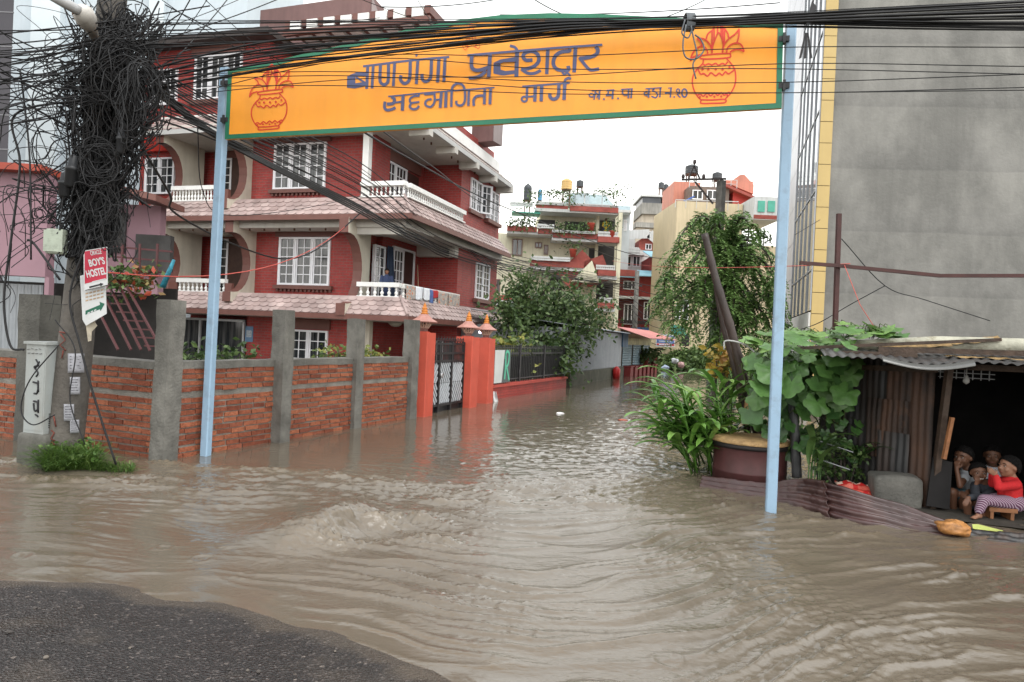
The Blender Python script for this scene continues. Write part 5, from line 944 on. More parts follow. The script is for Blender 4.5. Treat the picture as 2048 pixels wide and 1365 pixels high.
def hand(m, wrist, tip_dir, palm_n, s=1.0, curl=0.5, side=1):
    """palm, four fingers of unequal length bent at two knuckles, thumb from the side of the palm"""
    d = Vector(tip_dir).normalized(); n = Vector(palm_n); n = (n-d*n.dot(d)).normalized(); x = d.cross(n)*side; w = Vector(wrist); L_ = 0.07*s
    capsule(m, w, w+d*L_*0.35, 0.016*s, 0.02*s, 8)
    for k in range(4): capsule(m, w+d*L_*0.2+x*(k-1.5)*0.011*s, w+d*L_+x*(k-1.5)*0.0175*s, 0.011*s, 0.0105*s, 8)
    for k, ln in enumerate((0.058, 0.068, 0.064, 0.048)):
        b = w+d*L_+x*(k-1.5)*0.0185*s; c1, c2, c3 = curl*0.5+0.08*k*curl, curl*1.2, curl*1.8; q = b
        for c_, f_, r in ((c1, 0.45, 0.0095), (c2, 0.32, 0.0088), (c3, 0.23, 0.0078)): e = q+(d*math.cos(c_)+n*math.sin(c_))*ln*f_*s; capsule(m, q, e, r*s, (r-0.0006)*s, 8); q = e
    t0 = w+d*L_*0.30-x*0.026*s; t1 = t0+(d*0.65-x*0.65+n*0.4).normalized()*0.034*s; t2 = t1+(d*0.9+n*0.5-x*0.1).normalized()*0.030*s; capsule(m, w+d*L_*0.15-x*0.01*s, t0, 0.013*s, 0.0125*s, 8); capsule(m, t0, t1, 0.0125*s, 0.0105*s, 8); capsule(m, t1, t2, 0.0105*s, 0.0085*s, 8)
def foot(m, ankle, d, s=1.0):
    d = Vector((d[0], d[1], 0)).normalized(); a = Vector(ankle); g = Vector((0, 0, -1)); x = d.cross(Vector((0, 0, 1))); capsule(m, a, a+g*0.035*s-d*0.02*s, 0.028*s, 0.026*s); capsule(m, a+g*0.03*s-d*0.02*s, a+g*0.045*s+d*0.09*s, 0.026*s, 0.022*s); capsule(m, a+g*0.02*s, a+g*0.045*s+d*0.06*s, 0.026*s, 0.024*s)
    for k, l in enumerate((0.04, 0.036, 0.032, 0.028, 0.022)): q = a+g*0.05*s+d*0.09*s+x*(k-2)*0.0125*s; capsule(m, q, q+d*l*s*0.8, (0.010 if k == 0 else 0.0075)*s, 0.007*s, 6)
def limb(m, a, b, c, r):
    capsule(m, a, b, r[0], r[1]); capsule(m, b, c, r[1], r[2])
def chain(m, pts, rs):
    for i in range(len(pts)-1): capsule(m, pts[i], pts[i+1], rs[i], rs[i+1], 12)
def person(label, base, H): return thing('person', label, 'person', base, 'children in the shack doorway')
# -- child in red, right, in profile towards the left, seated on a low stool
K = lambda px, py, Y: at(px, py, Y)
def child_red():
    Y = 6.80; hd = K(2017, 934, Y); h = 0.215; t = person('small child in a red sweater and striped purple trousers seated on a low stool', (hd.x, hd.y, 0), 0.7)
    nk = K(2024, 958, Y); ch = K(2020, 972, Y); hp = K(2020, 1004, Y); hpl = hp+Vector((-0.01, 0.075, 0)); hpr = hp+Vector((0, -0.055, 0)); kn1 = K(1968, 1000, Y-0.09); an1 = K(1958, 1027, Y-0.10); kn2 = K(1972, 998, Y+0.09); an2 = K(1972, 1026, Y+0.06)
    look = Vector((-0.95, -0.10, 0.10)); fr = head_frame(hd, look); b = MB(); head(b, fr, h); capsule(b, hd-Vector((-0.02, 0, 0.06)), nk, 0.042, 0.044)
    chain(b, [nk, ch, hp], [0.05, 0.085, 0.085]); sh1, sh2 = ch+Vector((0.0, -0.085, 0.03)), ch+Vector((0.0, 0.085, 0.03)); el1, wr1 = K(1997, 975, Y-0.14), K(1992, 952, Y-0.10); el2, wr2 = K(1985, 968, Y+0.06), K(1984, 948, Y+0.0)
    limb(b, sh1, el1, wr1, (0.034, 0.027, 0.02)); limb(b, sh2, el2, wr2, (0.034, 0.027, 0.02)); limb(b, hpr, kn1, an1, (0.06, 0.042, 0.028)); limb(b, hpl, kn2, an2, (0.06, 0.042, 0.028))
    hand(b, wr1, (-0.75, -0.1, 0.65), (0.1, 0.7, 0.3), 0.72, 0.5, 1); hand(b, wr2, (-0.8, -0.1, 0.5), (0.2, -0.6, 0.4), 0.72, 0.6, -1); foot(b, an1, (-0.9, -0.35), 0.85); foot(b, an2, (-0.9, -0.35), 0.85)
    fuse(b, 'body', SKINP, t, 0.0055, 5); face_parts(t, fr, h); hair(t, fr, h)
    s = MB(); chain(s, [nk+Vector((0, 0, -0.02)), ch, hp+Vector((0, 0, 0.01))], [0.062, 0.105, 0.108]); 
    for a, e, w_ in ((sh1, el1, wr1), (sh2, el2, wr2)): limb(s, a, e, w_+(e-w_)*0.12, (0.05, 0.04, 0.032))
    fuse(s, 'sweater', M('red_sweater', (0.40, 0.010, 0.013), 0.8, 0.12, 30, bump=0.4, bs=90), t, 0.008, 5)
    p = MB(); capsule(p, hpl+Vector((0.02, 0, 0)), hpr+Vector((0.02, 0, 0)), 0.09, 0.09); limb(p, hpr, kn1, an1+Vector((0, 0, 0.03)), (0.076, 0.056, 0.042)); limb(p, hpl, kn2, an2+Vector((0, 0, 0.03)), (0.076, 0.056, 0.042))
    st = M('striped_trousers', (0.16, 0.05, 0.11), 0.8, 0.1, 20); t_ = st.node_tree; L = t_.links.new; pr = [n for n in t_.nodes if n.type == 'BSDF_PRINCIPLED'][0]; g = nd(t_, 'ShaderNodeNewGeometry'); wv = nd(t_, 'ShaderNodeTexWave', wave_type='BANDS', bands_direction='DIAGONAL'); wv.inputs['Scale'].default_value = 22; wv.inputs['Distortion'].default_value = 1.2; L(g.outputs['Position'], wv.inputs['Vector'])
    r = nd(t_, 'ShaderNodeValToRGB'); r.color_ramp.elements[0].color = (0.085, 0.025, 0.06, 1); r.color_ramp.elements[0].position = 0.55; r.color_ramp.elements[1].color = (0.32, 0.25, 0.30, 1); r.color_ramp.elements[1].position = 0.75; L(wv.outputs[0], r.inputs[0]); L(r.outputs[0], pr.inputs['Base Color'])
    fuse(p, 'trousers', st, t, 0.007, 5)
    sb = K(1996, 1018, Y); fr2 = Fr((sb.x, sb.y, sb.z), (0.98, -0.2, 0), (0.2, 0.98, 0), (0, 0, 1)); s2 = thing('stool', 'low wooden stool under the child in red', 'stool', (sb.x, sb.y, 0.02)); W2 = M('stool_wood', (0.20, 0.085, 0.035), 0.6, 0.3, 9); MB().box(fr2, -0.12, 0.13, -0.10, 0.12, -0.012, 0.03).build('seat', W2, s2)
    for x in (-0.09, 0.09): MB().box(fr2, x-0.015, x+0.015, -0.09, 0.11, 0.02-sb.z, -0.012).build('leg', W2, s2)
child_red()
# -- boy in dark sweater, middle, smiling at the viewer with a hand at his chin
def child_dark():
    Y = 7.0; hd = K(1957, 946, Y); h = 0.20; t = person('smiling child in a dark sweater leaning forward, hand at chin, between the two others', (hd.x, hd.y, 0), 0.7)
    nk = K(1966, 966, Y+0.03); ch = K(1972, 978, Y+0.06); hp = K(1980, 1008, Y+0.12); look = Vector((-0.30, -0.93, 0.05)); fr = head_frame(hd, look, (-0.05, 0, 1)); b = MB(); head(b, fr, h); capsule(b, hd+Vector((0.015, 0.03, -0.06)), nk, 0.04, 0.044); chain(b, [nk, ch, hp], [0.05, 0.085, 0.09])
    sh1, sh2 = ch+Vector((-0.09, 0.03, 0.02)), ch+Vector((0.085, -0.02, 0.02)); kn1, an1 = K(1934, 1006, Y-0.12), K(1936, 1036, Y-0.1); kn2, an2 = K(1956, 1008, Y-0.13), K(1957, 1037, Y-0.1); hpl, hpr = hp+Vector((-0.07, 0, 0)), hp+Vector((0.06, 0, 0))
    el1, wr1 = K(1950, 992, Y-0.07), K(1952, 970, Y-0.10); el2, wr2 = K(1970, 994, Y-0.12), K(1936, 996, Y-0.20)
    limb(b, sh1, el1, wr1, (0.035, 0.028, 0.02)); limb(b, sh2, el2, wr2, (0.035, 0.028, 0.02)); limb(b, hpl, kn1, an1, (0.06, 0.044, 0.028)); limb(b, hpr, kn2, an2, (0.06, 0.044, 0.028))
    hand(b, wr1, (0.05, -0.25, 0.9), (0, 0.9, 0.2), 0.75, 0.9, 1); hand(b, wr2, (-0.5, -0.3, -0.7), (0.4, 0.5, 0), 0.75, 0.5, -1); foot(b, an1, (-0.5, -0.8), 0.85); foot(b, an2, (-0.5, -0.8), 0.85)
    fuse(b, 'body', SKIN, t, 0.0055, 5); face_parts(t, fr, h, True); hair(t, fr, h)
    s = MB(); chain(s, [nk+Vector((0, 0.01, -0.02)), ch, hp], [0.058, 0.105, 0.112])
    for a, e, w_ in ((sh1, el1, wr1), (sh2, el2, wr2)): limb(s, a, e, w_+(e-w_)*0.15, (0.05, 0.041, 0.032))
    fuse(s, 'sweater', M('dark_sweater', (0.030, 0.034, 0.042), 0.85, 0.2, 30), t, 0.008, 5); p = MB()
    capsule(p, hpl, hpr, 0.10, 0.10); capsule(p, hpl, hpl.lerp(kn1, 0.8), 0.08, 0.062); capsule(p, hpr, hpr.lerp(kn2, 0.8), 0.08, 0.062); fuse(p, 'shorts', M('dark_shorts', (0.02, 0.03, 0.04), 0.85, 0.2, 30), t, 0.008, 5)
child_dark()
def child_white():
    Y = 7.25; hd = K(1926, 915, Y); h = 0.225; t = person('older child in a white vest with a hand to the mouth, nearest the doorpost', (hd.x, hd.y, 0), 0.8)
    nk = K(1936, 938, Y); ch = K(1940, 955, Y+0.05); hp = K(1946, 1000, Y+0.10); look = Vector((-0.85, -0.45, 0.0)); fr = head_frame(hd, look); b = MB(); head(b, fr, h); capsule(b, hd+Vector((0.02, 0.02, -0.06)), nk, 0.045, 0.048); chain(b, [nk, ch, hp], [0.055, 0.095, 0.10])
    sh1, sh2 = ch+Vector((-0.08, -0.06, 0.03)), ch+Vector((0.09, 0.05, 0.03)); kn1, an1 = K(1904, 985, Y-0.15), K(1907, 1030, Y-0.12); kn2, an2 = K(1926, 990, Y-0.15), K(1926, 1032, Y-0.1); hpl, hpr = hp+Vector((-0.08, 0, 0)), hp+Vector((0.06, 0, 0))
    el1, wr1 = K(1920, 972, Y-0.16), K(1913, 938, Y-0.12); el2, wr2 = K(1950, 980, Y-0.05), K(1934, 984, Y-0.17); limb(b, sh1, el1, wr1, (0.037, 0.03, 0.022)); limb(b, sh2, el2, wr2, (0.037, 0.03, 0.022)); limb(b, hpl, kn1, an1, (0.068, 0.05, 0.032)); limb(b, hpr, kn2, an2, (0.068, 0.05, 0.032))
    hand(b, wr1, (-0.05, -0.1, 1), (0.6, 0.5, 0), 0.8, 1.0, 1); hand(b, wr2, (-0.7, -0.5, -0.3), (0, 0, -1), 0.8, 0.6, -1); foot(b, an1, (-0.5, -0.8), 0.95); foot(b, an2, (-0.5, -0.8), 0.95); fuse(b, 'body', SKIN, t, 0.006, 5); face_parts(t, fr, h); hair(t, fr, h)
    s = MB(); chain(s, [nk.lerp(ch, 0.4), ch, hp], [0.085, 0.115, 0.118]); capsule(s, sh1, sh1+(el1-sh1)*0.35, 0.052, 0.05); capsule(s, sh2, sh2+(el2-sh2)*0.35, 0.052, 0.05); fuse(s, 'vest', M('white_vest', (0.42, 0.44, 0.47), 0.8, 0.08, 20), t, 0.008, 5)
    p = MB(); capsule(p, hpl, hpr, 0.11, 0.11); capsule(p, hpl, hpl.lerp(kn1, 0.75), 0.09, 0.07); capsule(p, hpr, hpr.lerp(kn2, 0.95), 0.09, 0.068); fuse(p, 'shorts', M('teal_shorts', (0.018, 0.045, 0.055), 0.8, 0.5, 30), t, 0.008, 5)
    bx = thing('crate', 'dark low crate seating the children just inside the doorway', 'crate', (hp.x, hp.y+0.1, 0.02)); f = Fr((hp.x+0.1, hp.y+0.05, 0.02), (0.97, -0.2, 0), (0.2, 0.97, 0), (0, 0, 1)); o = MB().box(f, -0.28, 0.28, -0.15, 0.2, 0.0, hp.z-0.13).build('crate_side', WOODD, bx); m_ = MB()
    for k in range(4): m_.box(f, -0.29, 0.29, -0.16+k*0.095, -0.08+k*0.095, hp.z-0.129, hp.z-0.112)
    m_.build('slats', WOODD, bx)
child_white()
def child_back():
    Y = 7.55; hd = K(1984, 912, Y); h = 0.22; t = person('half hidden child in pale shirt standing in the dark behind the others', (hd.x, hd.y, 0), 1.0); fr = head_frame(hd, (-0.5, -0.8, -0.05)); b = MB(); head(b, fr, h); nk = hd+Vector((0.02, 0.02, -0.13)); ch = nk+Vector((0, 0.02, -0.12)); hp = ch+Vector((0, 0.05, -0.28)); capsule(b, hd+Vector((0, 0, -0.06)), nk, 0.045, 0.05); chain(b, [nk, ch, hp], [0.055, 0.10, 0.10])
    z0 = 0.05
    for s in (-1, 1):
        a = hp+Vector((s*0.06, 0, 0)); limb(b, a, Vector((a.x, a.y-0.05, hp.z*0.55)), Vector((a.x, a.y, z0+0.05)), (0.065, 0.045, 0.03)); foot(b, (a.x, a.y, z0+0.05), (-0.4, -0.9), 0.9); sh = ch+Vector((s*0.12, 0, 0.04)); el = sh+Vector((s*0.04, 0.0, -0.17)); wr = el+Vector((-s*0.02, -0.06, -0.14)); limb(b, sh, el, wr, (0.036, 0.03, 0.022)); hand(b, wr, (0, -0.2, -1), (-s, 0, 0), 0.8, 0.4, s)
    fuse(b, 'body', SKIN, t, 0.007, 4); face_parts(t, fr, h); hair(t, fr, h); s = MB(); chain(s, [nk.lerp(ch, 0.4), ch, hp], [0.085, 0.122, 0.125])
    for q in (-1, 1): sh = ch+Vector((q*0.12, 0, 0.04)); capsule(s, sh, sh+Vector((q*0.02, 0, -0.11)), 0.055, 0.055)
    fuse(s, 'shirt', M('pale_shirt', (0.36, 0.38, 0.42), 0.8, 0.08, 20), t, 0.009, 4); p = MB(); capsule(p, hp+Vector((-0.06, 0, 0)), hp+Vector((0.06, 0, 0)), 0.11, 0.11)
    for q in (-1, 1): capsule(p, hp+Vector((q*0.06, 0, -0.02)), hp+Vector((q*0.065, -0.04, -0.18)), 0.082, 0.07)
    fuse(p, 'shorts', M('dark_shorts', (0.02, 0.03, 0.04), 0.85, 0.2, 30), t, 0.009, 4)
child_back()
# -- woman on the corner balcony
def standing(label, feet, H, look, top, low, group, lean=0.0, arms=None, skin=SKINP, hl=0.3):
    feet = Vector(feet); h = H/7.2; d = Vector((look[0], look[1], 0)).normalized(); x = d.cross(Vector((0, 0, 1))); up = Vector((0, 0, 1)); t = thing('person', label, 'person', feet, group); b = MB()
    hp = feet+up*H*0.50; ch = feet+up*H*0.74+d*lean*0.5; nk = feet+up*H*0.83+d*lean*0.8; hd = feet+up*H*0.925+d*lean; fr = head_frame(hd, look); head(b, fr, h); capsule(b, hd-up*0.3*h, nk, 0.03*H, 0.032*H); chain(b, [nk, ch, hp+up*0.04*H, hp], [0.035*H, 0.085*H, 0.07*H, 0.085*H]); S_ = []
    for s in (-1, 1):
        a = hp+x*s*0.045*H; limb(b, a, feet+x*s*0.05*H+up*0.27*H+d*0.02, feet+x*s*0.05*H+up*0.04*H, (0.055*H, 0.035*H, 0.022*H)); foot(b, feet+x*s*0.05*H+up*0.04*H, d, H/1.5); sh = ch+x*s*0.11*H+up*0.06*H; el = sh-up*0.16*H+x*s*0.03*H+d*0.05; wr = el-up*0.05*H+d*0.15*H-x*s*0.03*H; limb(b, sh, el, wr, (0.027*H, 0.022*H, 0.017*H)); hand(b, wr, d-up*0.3, -up, H/1.6, 0.5, s); S_.append((sh, el, wr))
    fuse(b, 'body', skin, t, 0.008, 4); face_parts(t, fr, h); hair(t, fr, h, hl); s = MB(); chain(s, [nk-up*0.02*H, ch, hp-up*0.06*H], [0.055*H, 0.1*H, 0.105*H])
    for sh, el, wr in S_: limb(s, sh, el, el.lerp(wr, 0.5), (0.036*H, 0.032*H, 0.028*H))
    fuse(s, 'top', top, t, 0.010, 4); p = MB(); capsule(p, hp-x*0.045*H, hp+x*0.045*H, 0.092*H, 0.092*H)
    for q in (-1, 1): limb(p, hp+x*q*0.045*H, feet+x*q*0.05*H+up*0.27*H+d*0.02, feet+x*q*0.05*H+up*0.07*H, (0.068*H, 0.048*H, 0.042*H))
    fuse(p, 'trousers', low, t, 0.010, 4); return t
NAVY = M('navy_cloth', (0.035, 0.05, 0.11), 0.85, 0.12, 12)
wp = HF(1.30, 1.10, 2.20); wd = (O-wp)
standing('person in a navy top looking out over the corner balcony rail of the brick house', wp, 1.30, (wd.x, wd.y, 0.0), NAVY, NAVY, None)
# laundry over the side rail, curtain in the doorway, broom
def drape(y0, y1, drop, label, mat, seed, back=0.12):
    m = MB(); n = max(6, int((y1-y0)/0.06))
    def P(u, v):
        x = lerp(y0, y1, u); s = v*(drop+back)-back; wv = 0.018*math.sin(x*26+seed)+0.012*mnoise.noise((x*9, s*4, seed))
        if s < 0: return SF(x, 0.645+0.003, 3.012+s*(1 if s < -0.02 else 0.0))
        return SF(x, 0.455-0.010-max(0, wv*min(1, s*6)), 3.012-s-0.03*math.sin(x*8+seed)*v) if s > 0.02 else SF(x, 0.55, 3.016)
    m.grid(P, n*2, 14); o = one(m, 'laundry', mat, label, 'laundry', 'laundry drying on the balcony rail'); o.modifiers.new('thickness', 'SOLIDIFY').thickness = 0.004
def mat_print(name, a, b, c):
    m_ = M(name, a, 0.85, 0.1, 6); t_ = m_.node_tree; L = t_.links.new; p = [n for n in t_.nodes if n.type == 'BSDF_PRINCIPLED'][0]; g = nd(t_, 'ShaderNodeNewGeometry'); v = nd(t_, 'ShaderNodeTexVoronoi', Scale=9.0); L(g.outputs['Position'], v.inputs['Vector']); r = nd(t_, 'ShaderNodeValToRGB'); r.color_ramp.interpolation = 'CONSTANT'; r.color_ramp.elements[0].color = c4(b); r.color_ramp.elements[1].color = c4(a); r.color_ramp.elements[1].position = 0.28; e = r.color_ramp.elements.new(0.6); e.color = c4(c); L(v.outputs['Distance'], r.inputs[0]); L(r.outputs[0], p.inputs['Base Color']); return m_
PRN = mat_print('orange_print_cloth', (0.42, 0.36, 0.31), (0.50, 0.14, 0.07), (0.30, 0.28, 0.27))
drape(0.72, 1.35, 0.46, 'orange patterned cloth hung first at the corner of the rail', PRN, 1.0); drape(1.37, 1.85, 0.40, 'white cloth hung next to the orange patterned one', M('white_cloth', (0.68, 0.70, 0.74), 0.85, 0.05, 8), 2.0); drape(1.9, 2.35, 0.38, 'second white cloth, right before the blue garment', M('white_cloth', (0.68, 0.70, 0.74), 0.85, 0.05, 8), 3.3)
drape(2.38, 2.68, 0.50, 'blue garment hanging on the balcony rail', M('blue_cloth', (0.08, 0.13, 0.30), 0.85, 0.3, 9), 4.2); drape(2.60, 3.0, 0.26, 'red cloth between the blue garment and the long patterned cloth', M('red_cloth', (0.40, 0.03, 0.03), 0.85, 0.1, 9), 5.0); drape(3.02, 3.85, 0.52, 'wide patterned cloth in the middle right of the rail', PRN, 6.0); drape(3.87, 4.85, 0.50, 'last patterned cloth, nearest the brick corner', PRN, 7.1)
m = MB(); m.grid(lambda u, v: SF(2.32+0.55*u*(0.7+0.5*v), 1.98-0.05*math.sin(u*16)*(0.4+0.6*v), 4.35-1.75*v), 30, 10); o = one(m, 'curtain', M('dark_blue_curtain', (0.03, 0.045, 0.08), 0.9, 0.15, 9), 'long dark blue curtain hanging in the balcony doorway', 'curtain'); o.modifiers.new('thickness', 'SOLIDIFY').thickness = 0.01
tag(MB().tube([SF(4.75, 1.9, 2.2), SF(4.6, 2.0, 4.0)], 0.018, 6).lathe(frame_dir(SF(4.75, 1.9, 2.2), (0.1, 0, 1)), [(0.09, -0.02), (0.05, 0.25), (0.02, 0.32)], 8).build('broom', M('pale_stick', (0.45, 0.36, 0.25), 0.6, 0.1, 8)), 'broom with a pale stick leaning in the balcony corner', 'broom')
# ================================================================== BACKGROUND HOUSES
class Facade:
    """a wall plane at a real distance; px() turns photo pixels on it into metres along and up"""
    def __init__(s, px, py, Y, ang=0.0):
        p = at(px, py, Y); d = Vector((math.cos(ang), math.sin(ang), 0)); s.fr = Fr((p.x, p.y, 0), d, Vector((-d.y, d.x, 0)), (0, 0, 1)); s.P = p; s.n = Vector((-d.y, d.x, 0))
    def px(s, x, y, off=0.0): q = hit(x, y, s.P+s.n*off, s.n)-s.fr.o; return q.dot(s.fr.ax), q.z
    def rect(s, m, x0, y0, x1, y1, d0, d1):
        off = d0; a = s.px(x0, (y0+y1)/2, off)[0]; b = s.px(x1, (y0+y1)/2, off)[0]; t = s.px((x0+x1)/2, y0, off)[1]; u = s.px((x0+x1)/2, y1, off)[1]
        m.box(s.fr, min(a, b), max(a, b), d0, d1, min(t, u), max(t, u)); return m
def blocks(fac, par, name, mat, rects, split=True):
    for r in rects: fac.rect(MB(), *r).build(name, mat, par)
def far_window(fac, par, x0, y0, x1, y1, d=0.0, bars=2, frame=None):
    m = MB(); a, t = fac.px(x0, y0, d); b, u = fac.px(x1, y1, d); f = fac.fr; w_ = 0.07
    m.box(f, a, b, d-0.04, d+0.02, u, u+w_); m.box(f, a, b, d-0.04, d+0.02, t-w_, t)
    for i in range(bars+1): x = lerp(a, b-w_, i/bars); m.box(f, x, x+w_, d-0.041, d+0.018, u+w_, t-w_)
    o = m.build('window', frame or WFR, par); MB().box(f, a+0.02, b-0.02, d-0.02, d-0.002, u+0.02, t-0.02).build('pane', GLASS, o)
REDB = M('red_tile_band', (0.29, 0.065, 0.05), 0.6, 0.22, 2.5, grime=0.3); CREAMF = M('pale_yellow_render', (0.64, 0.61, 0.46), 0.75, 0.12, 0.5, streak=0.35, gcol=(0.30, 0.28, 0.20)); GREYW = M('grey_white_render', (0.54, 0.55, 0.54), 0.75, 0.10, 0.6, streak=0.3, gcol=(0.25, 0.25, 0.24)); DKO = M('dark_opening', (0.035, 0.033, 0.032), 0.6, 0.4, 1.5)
PLANT = M_attr('pot_plants', [(0.03, 0.06, 0.02), (0.06, 0.11, 0.03), (0.10, 0.15, 0.05)], 0.6)
def leafy(m, fr_pts, n, size, spread, elong=1.8, droop=0.3):
    """n leaf blades scattered round the points"""
    for _ in range(n):
        c = random.choice(fr_pts)+Vector((random.gauss(0, spread[0]), random.gauss(0, spread[1]), random.gauss(0, spread[2])))
        d = Vector((random.gauss(0, 1), random.gauss(0, 1), random.gauss(-droop, 0.6))).normalized(); u = Vector((random.gauss(0, 1), random.gauss(0, 1), random.gauss(0.6, 1))); u = (u-d*u.dot(d)).normalized(); s = d.cross(u); L_ = size*random.uniform(0.6, 1.3); w_ = L_/elong/2
        m.poly([c, c+d*L_*0.45+s*w_, c+d*L_+u*(-0.1*L_), c+d*L_*0.45-s*w_], None, random.random())
def far_baluster(fac, par, x0, y0, x1, y1, d, n, mat=None):
    a, t = fac.px(x0, y0, d); b, u = fac.px(x1, y1, d); m = MB(); f = fac.fr; m.box(f, a, b, d-0.08, d+0.08, t-0.13, t); m.box(f, a, b, d-0.08, d+0.08, u, u+0.1)
    for i in range(n): x = lerp(a, b, (i+0.5)/n); m.box(f, x-0.05, x+0.05, d-0.05, d+0.05, u+0.1, t-0.13)
    m.build('balustrade', mat or GREYW, par)
# ---- pale yellow house with red banded balconies
fa = Facade(1100, 650, 50, 0.02); yh = thing('apartment_house', 'pale yellow terraced house with red banded balconies, potted plants and water tanks on its roof', 'house', fa.fr.o)
blocks(fa, yh, 'wall', CREAMF, [(960, 470, 1190, 760, 0, 9), (1080, 418, 1188, 480, 0.3, 8), (1186, 425, 1238, 760, 1.2, 9)])
blocks(fa, yh, 'red_band', REDB, [(1072, 411, 1136, 420, -1.3, -0.9), (1140, 414, 1237, 424, -1.6, -1.2), (1014, 453, 1074, 463, -1.6, -1.2), (1076, 458, 1108, 468, -1.6, -1.2), (1106, 466, 1196, 477, -1.6, -1.2), (1196, 474, 1239, 485, -1.9, -1.5), (1060, 523, 1168, 534, -1.6, -1.2), (1196, 541, 1232, 552, -1.9, -1.5), (1196, 606, 1228, 617, -1.9, -1.5), (984, 592, 1080, 602, -1.2, -0.8)])
blocks(fa, yh, 'floor_slab', GREYW, [(1070, 420, 1238, 426, -1.5, 1.0), (1014, 463, 1108, 469, -1.5, 0.2), (1104, 477, 1239, 484, -1.5, 0.2), (1060, 534, 1168, 541, -1.5, 0.2), (1190, 552, 1234, 559, -1.8, 1), (1190, 617, 1230, 623, -1.8, 1), (984, 602, 1080, 612, -1.2, 0.2)])
blocks(fa, yh, 'corner_column', CREAMF, [(1230, 425, 1238, 760, -1.75, -1.4), (1186, 425, 1192, 760, -0.6, -0.3)])
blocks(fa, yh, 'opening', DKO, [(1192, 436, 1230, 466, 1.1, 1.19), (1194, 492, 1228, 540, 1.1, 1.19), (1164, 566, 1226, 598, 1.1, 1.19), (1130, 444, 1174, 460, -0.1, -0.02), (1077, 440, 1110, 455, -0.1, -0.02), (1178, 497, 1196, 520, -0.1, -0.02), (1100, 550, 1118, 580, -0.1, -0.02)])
for r in ((1025, 478, 1044, 512), (1088, 490, 1096, 510), (1070, 485, 1084, 497), (1108, 548, 1124, 580), (986, 558, 1000, 586), (1152, 558, 1160, 600)): far_window(fa, yh, *r, d=-0.05, bars=2, frame=M('dull_frame', (0.2, 0.13, 0.11), 0.6, 0.1, 3))
for r in ((1072, 403, 1128, 412, 22), (1140, 407, 1236, 416, 34), (1020, 404, 1064, 414, 12)): far_baluster(fa, yh, *r[:4], -1.3, r[4])
for r in ((1104, 460, 1190, 469, 26), (1196, 463, 1236, 475, 10), (1062, 512, 1140, 524, 22), (1192, 530, 1230, 541, 10), (1198, 595, 1224, 606, 8), (1074, 448, 1108, 458, 8)): far_baluster(fa, yh, *r[:4], -1.7, r[4])
m = MB(); fa_pts = lambda L_: [fa.fr(*fa.px(x, y, -1.6)[:1], -1.6, fa.px(x, y, -1.6)[1]) for x, y in L_]
leafy(m, fa_pts([(1025+5*i, 448) for i in range(9)]+[(1108+6*i, 459) for i in range(13)]+[(1222, 452), (1226, 446), (1222, 458)]), 900, 0.22, (0.35, 0.3, 0.24)); leafy(m, fa_pts([(1064+8*i, 385+2*math.sin(i)) for i in range(22)]), 420, 0.18, (0.35, 0.5, 0.08)); leafy(m, fa_pts([(1110, 395), (1118, 390), (1140, 403), (1060, 410), (1062, 400), (1145, 492), (1146, 498), (1232, 380), (1233, 395), (1130, 600)]), 460, 0.22, (0.45, 0.4, 0.32))
m.build('potted_plants', PLANT, yh)
m = MB(); 
for x in (1066, 1100, 1134, 1170, 1205, 1234): a, z = fa.px(x, 386, -1.2); m.box(fa.fr, a-0.03, a+0.03, -1.23, -1.17, z-1.4, z)
a, z = fa.px(1064, 386, -1.2); b, z2 = fa.px(1236, 388, -1.2); m.bar(fa.fr(a, -1.2, z), fa.fr(b, -1.2, z2), 0.04); m.build('trellis', GREYW, yh)
m = MB()
for x, y in ((1146, 506), (1224, 470), (1182, 454)): a, z = fa.px(x, y, -1.6); m.lathe(fa.fr.at(a, -1.6, z-0.3), [(0.18, 0), (0.27, 0.5), (0.3, 0.55)], 10)
m.build('flower_pots', M('red_pot', (0.38, 0.06, 0.04), 0.6, 0.15, 4), yh)
a, z = fa.px(1166, 404, 2); b = fa.px(1205, 404, 2)[0]; m = MB(); zz = fa.px(1160, 388, 2)[1]; m.box(fa.fr, a-0.6, a+0.4, 1.5, 3.5, z-0.5, zz); m.build('roof_tank_stand', M('pale_blue_wall', (0.35, 0.42, 0.46), 0.7, 0.1, 2), yh)
m = MB(); a, z = fa.px(1190, 396, 3); m.prism(Fr(fa.fr(a-1.4, 3, z), fa.fr.ax, (0, 0, 1), fa.fr.ay), [(-1, -0.6), (3, -0.6), (2.2, 0.25), (-0.6, 0.25)], 0, 3); m.build('roof_hut', M('pale_blue_roof', (0.40, 0.50, 0.54), 0.6, 0.1, 2), yh)
m = MB(); a, z = fa.px(1040, 428, -1.2); b, _ = fa.px(1066, 428, -1.2); m.prism(Fr(fa.fr(a-0.6, -2, z), fa.fr.ax, fa.fr.ay, (0, 0, 1)), [(0, 0), (2.0, 0), (2.0, 1.5), (0, 1.5)], -0.06, 0.0); m.build('green_awning', M('teal_awning', (0.02, 0.30, 0.22), 0.5, 0.1, 2), yh)
a, z = fa.px(1186, 540, -1.9); f_ = Fr(fa.fr(a, -1.9, z), fa.fr.ax, (0, 0, 1), fa.fr.ay); MB().prism(f_, [(-1.5, -0.9), (0.5, -0.9), (-0.1, 0.65)], 0, 1.6).build('gable', CREAMF, yh); m = MB(); m.bar(f_(-1.9, -0.95, 0.7), f_(-0.1, 0.82, 0.7), 0.16, 1.8, hint=(0, 0, 1)); m.bar(f_(-0.1, 0.82, 0.7), f_(0.62, -0.9, 0.7), 0.16, 1.8, hint=(0, 0, 1)); m.build('gable_roof', REDB, yh)
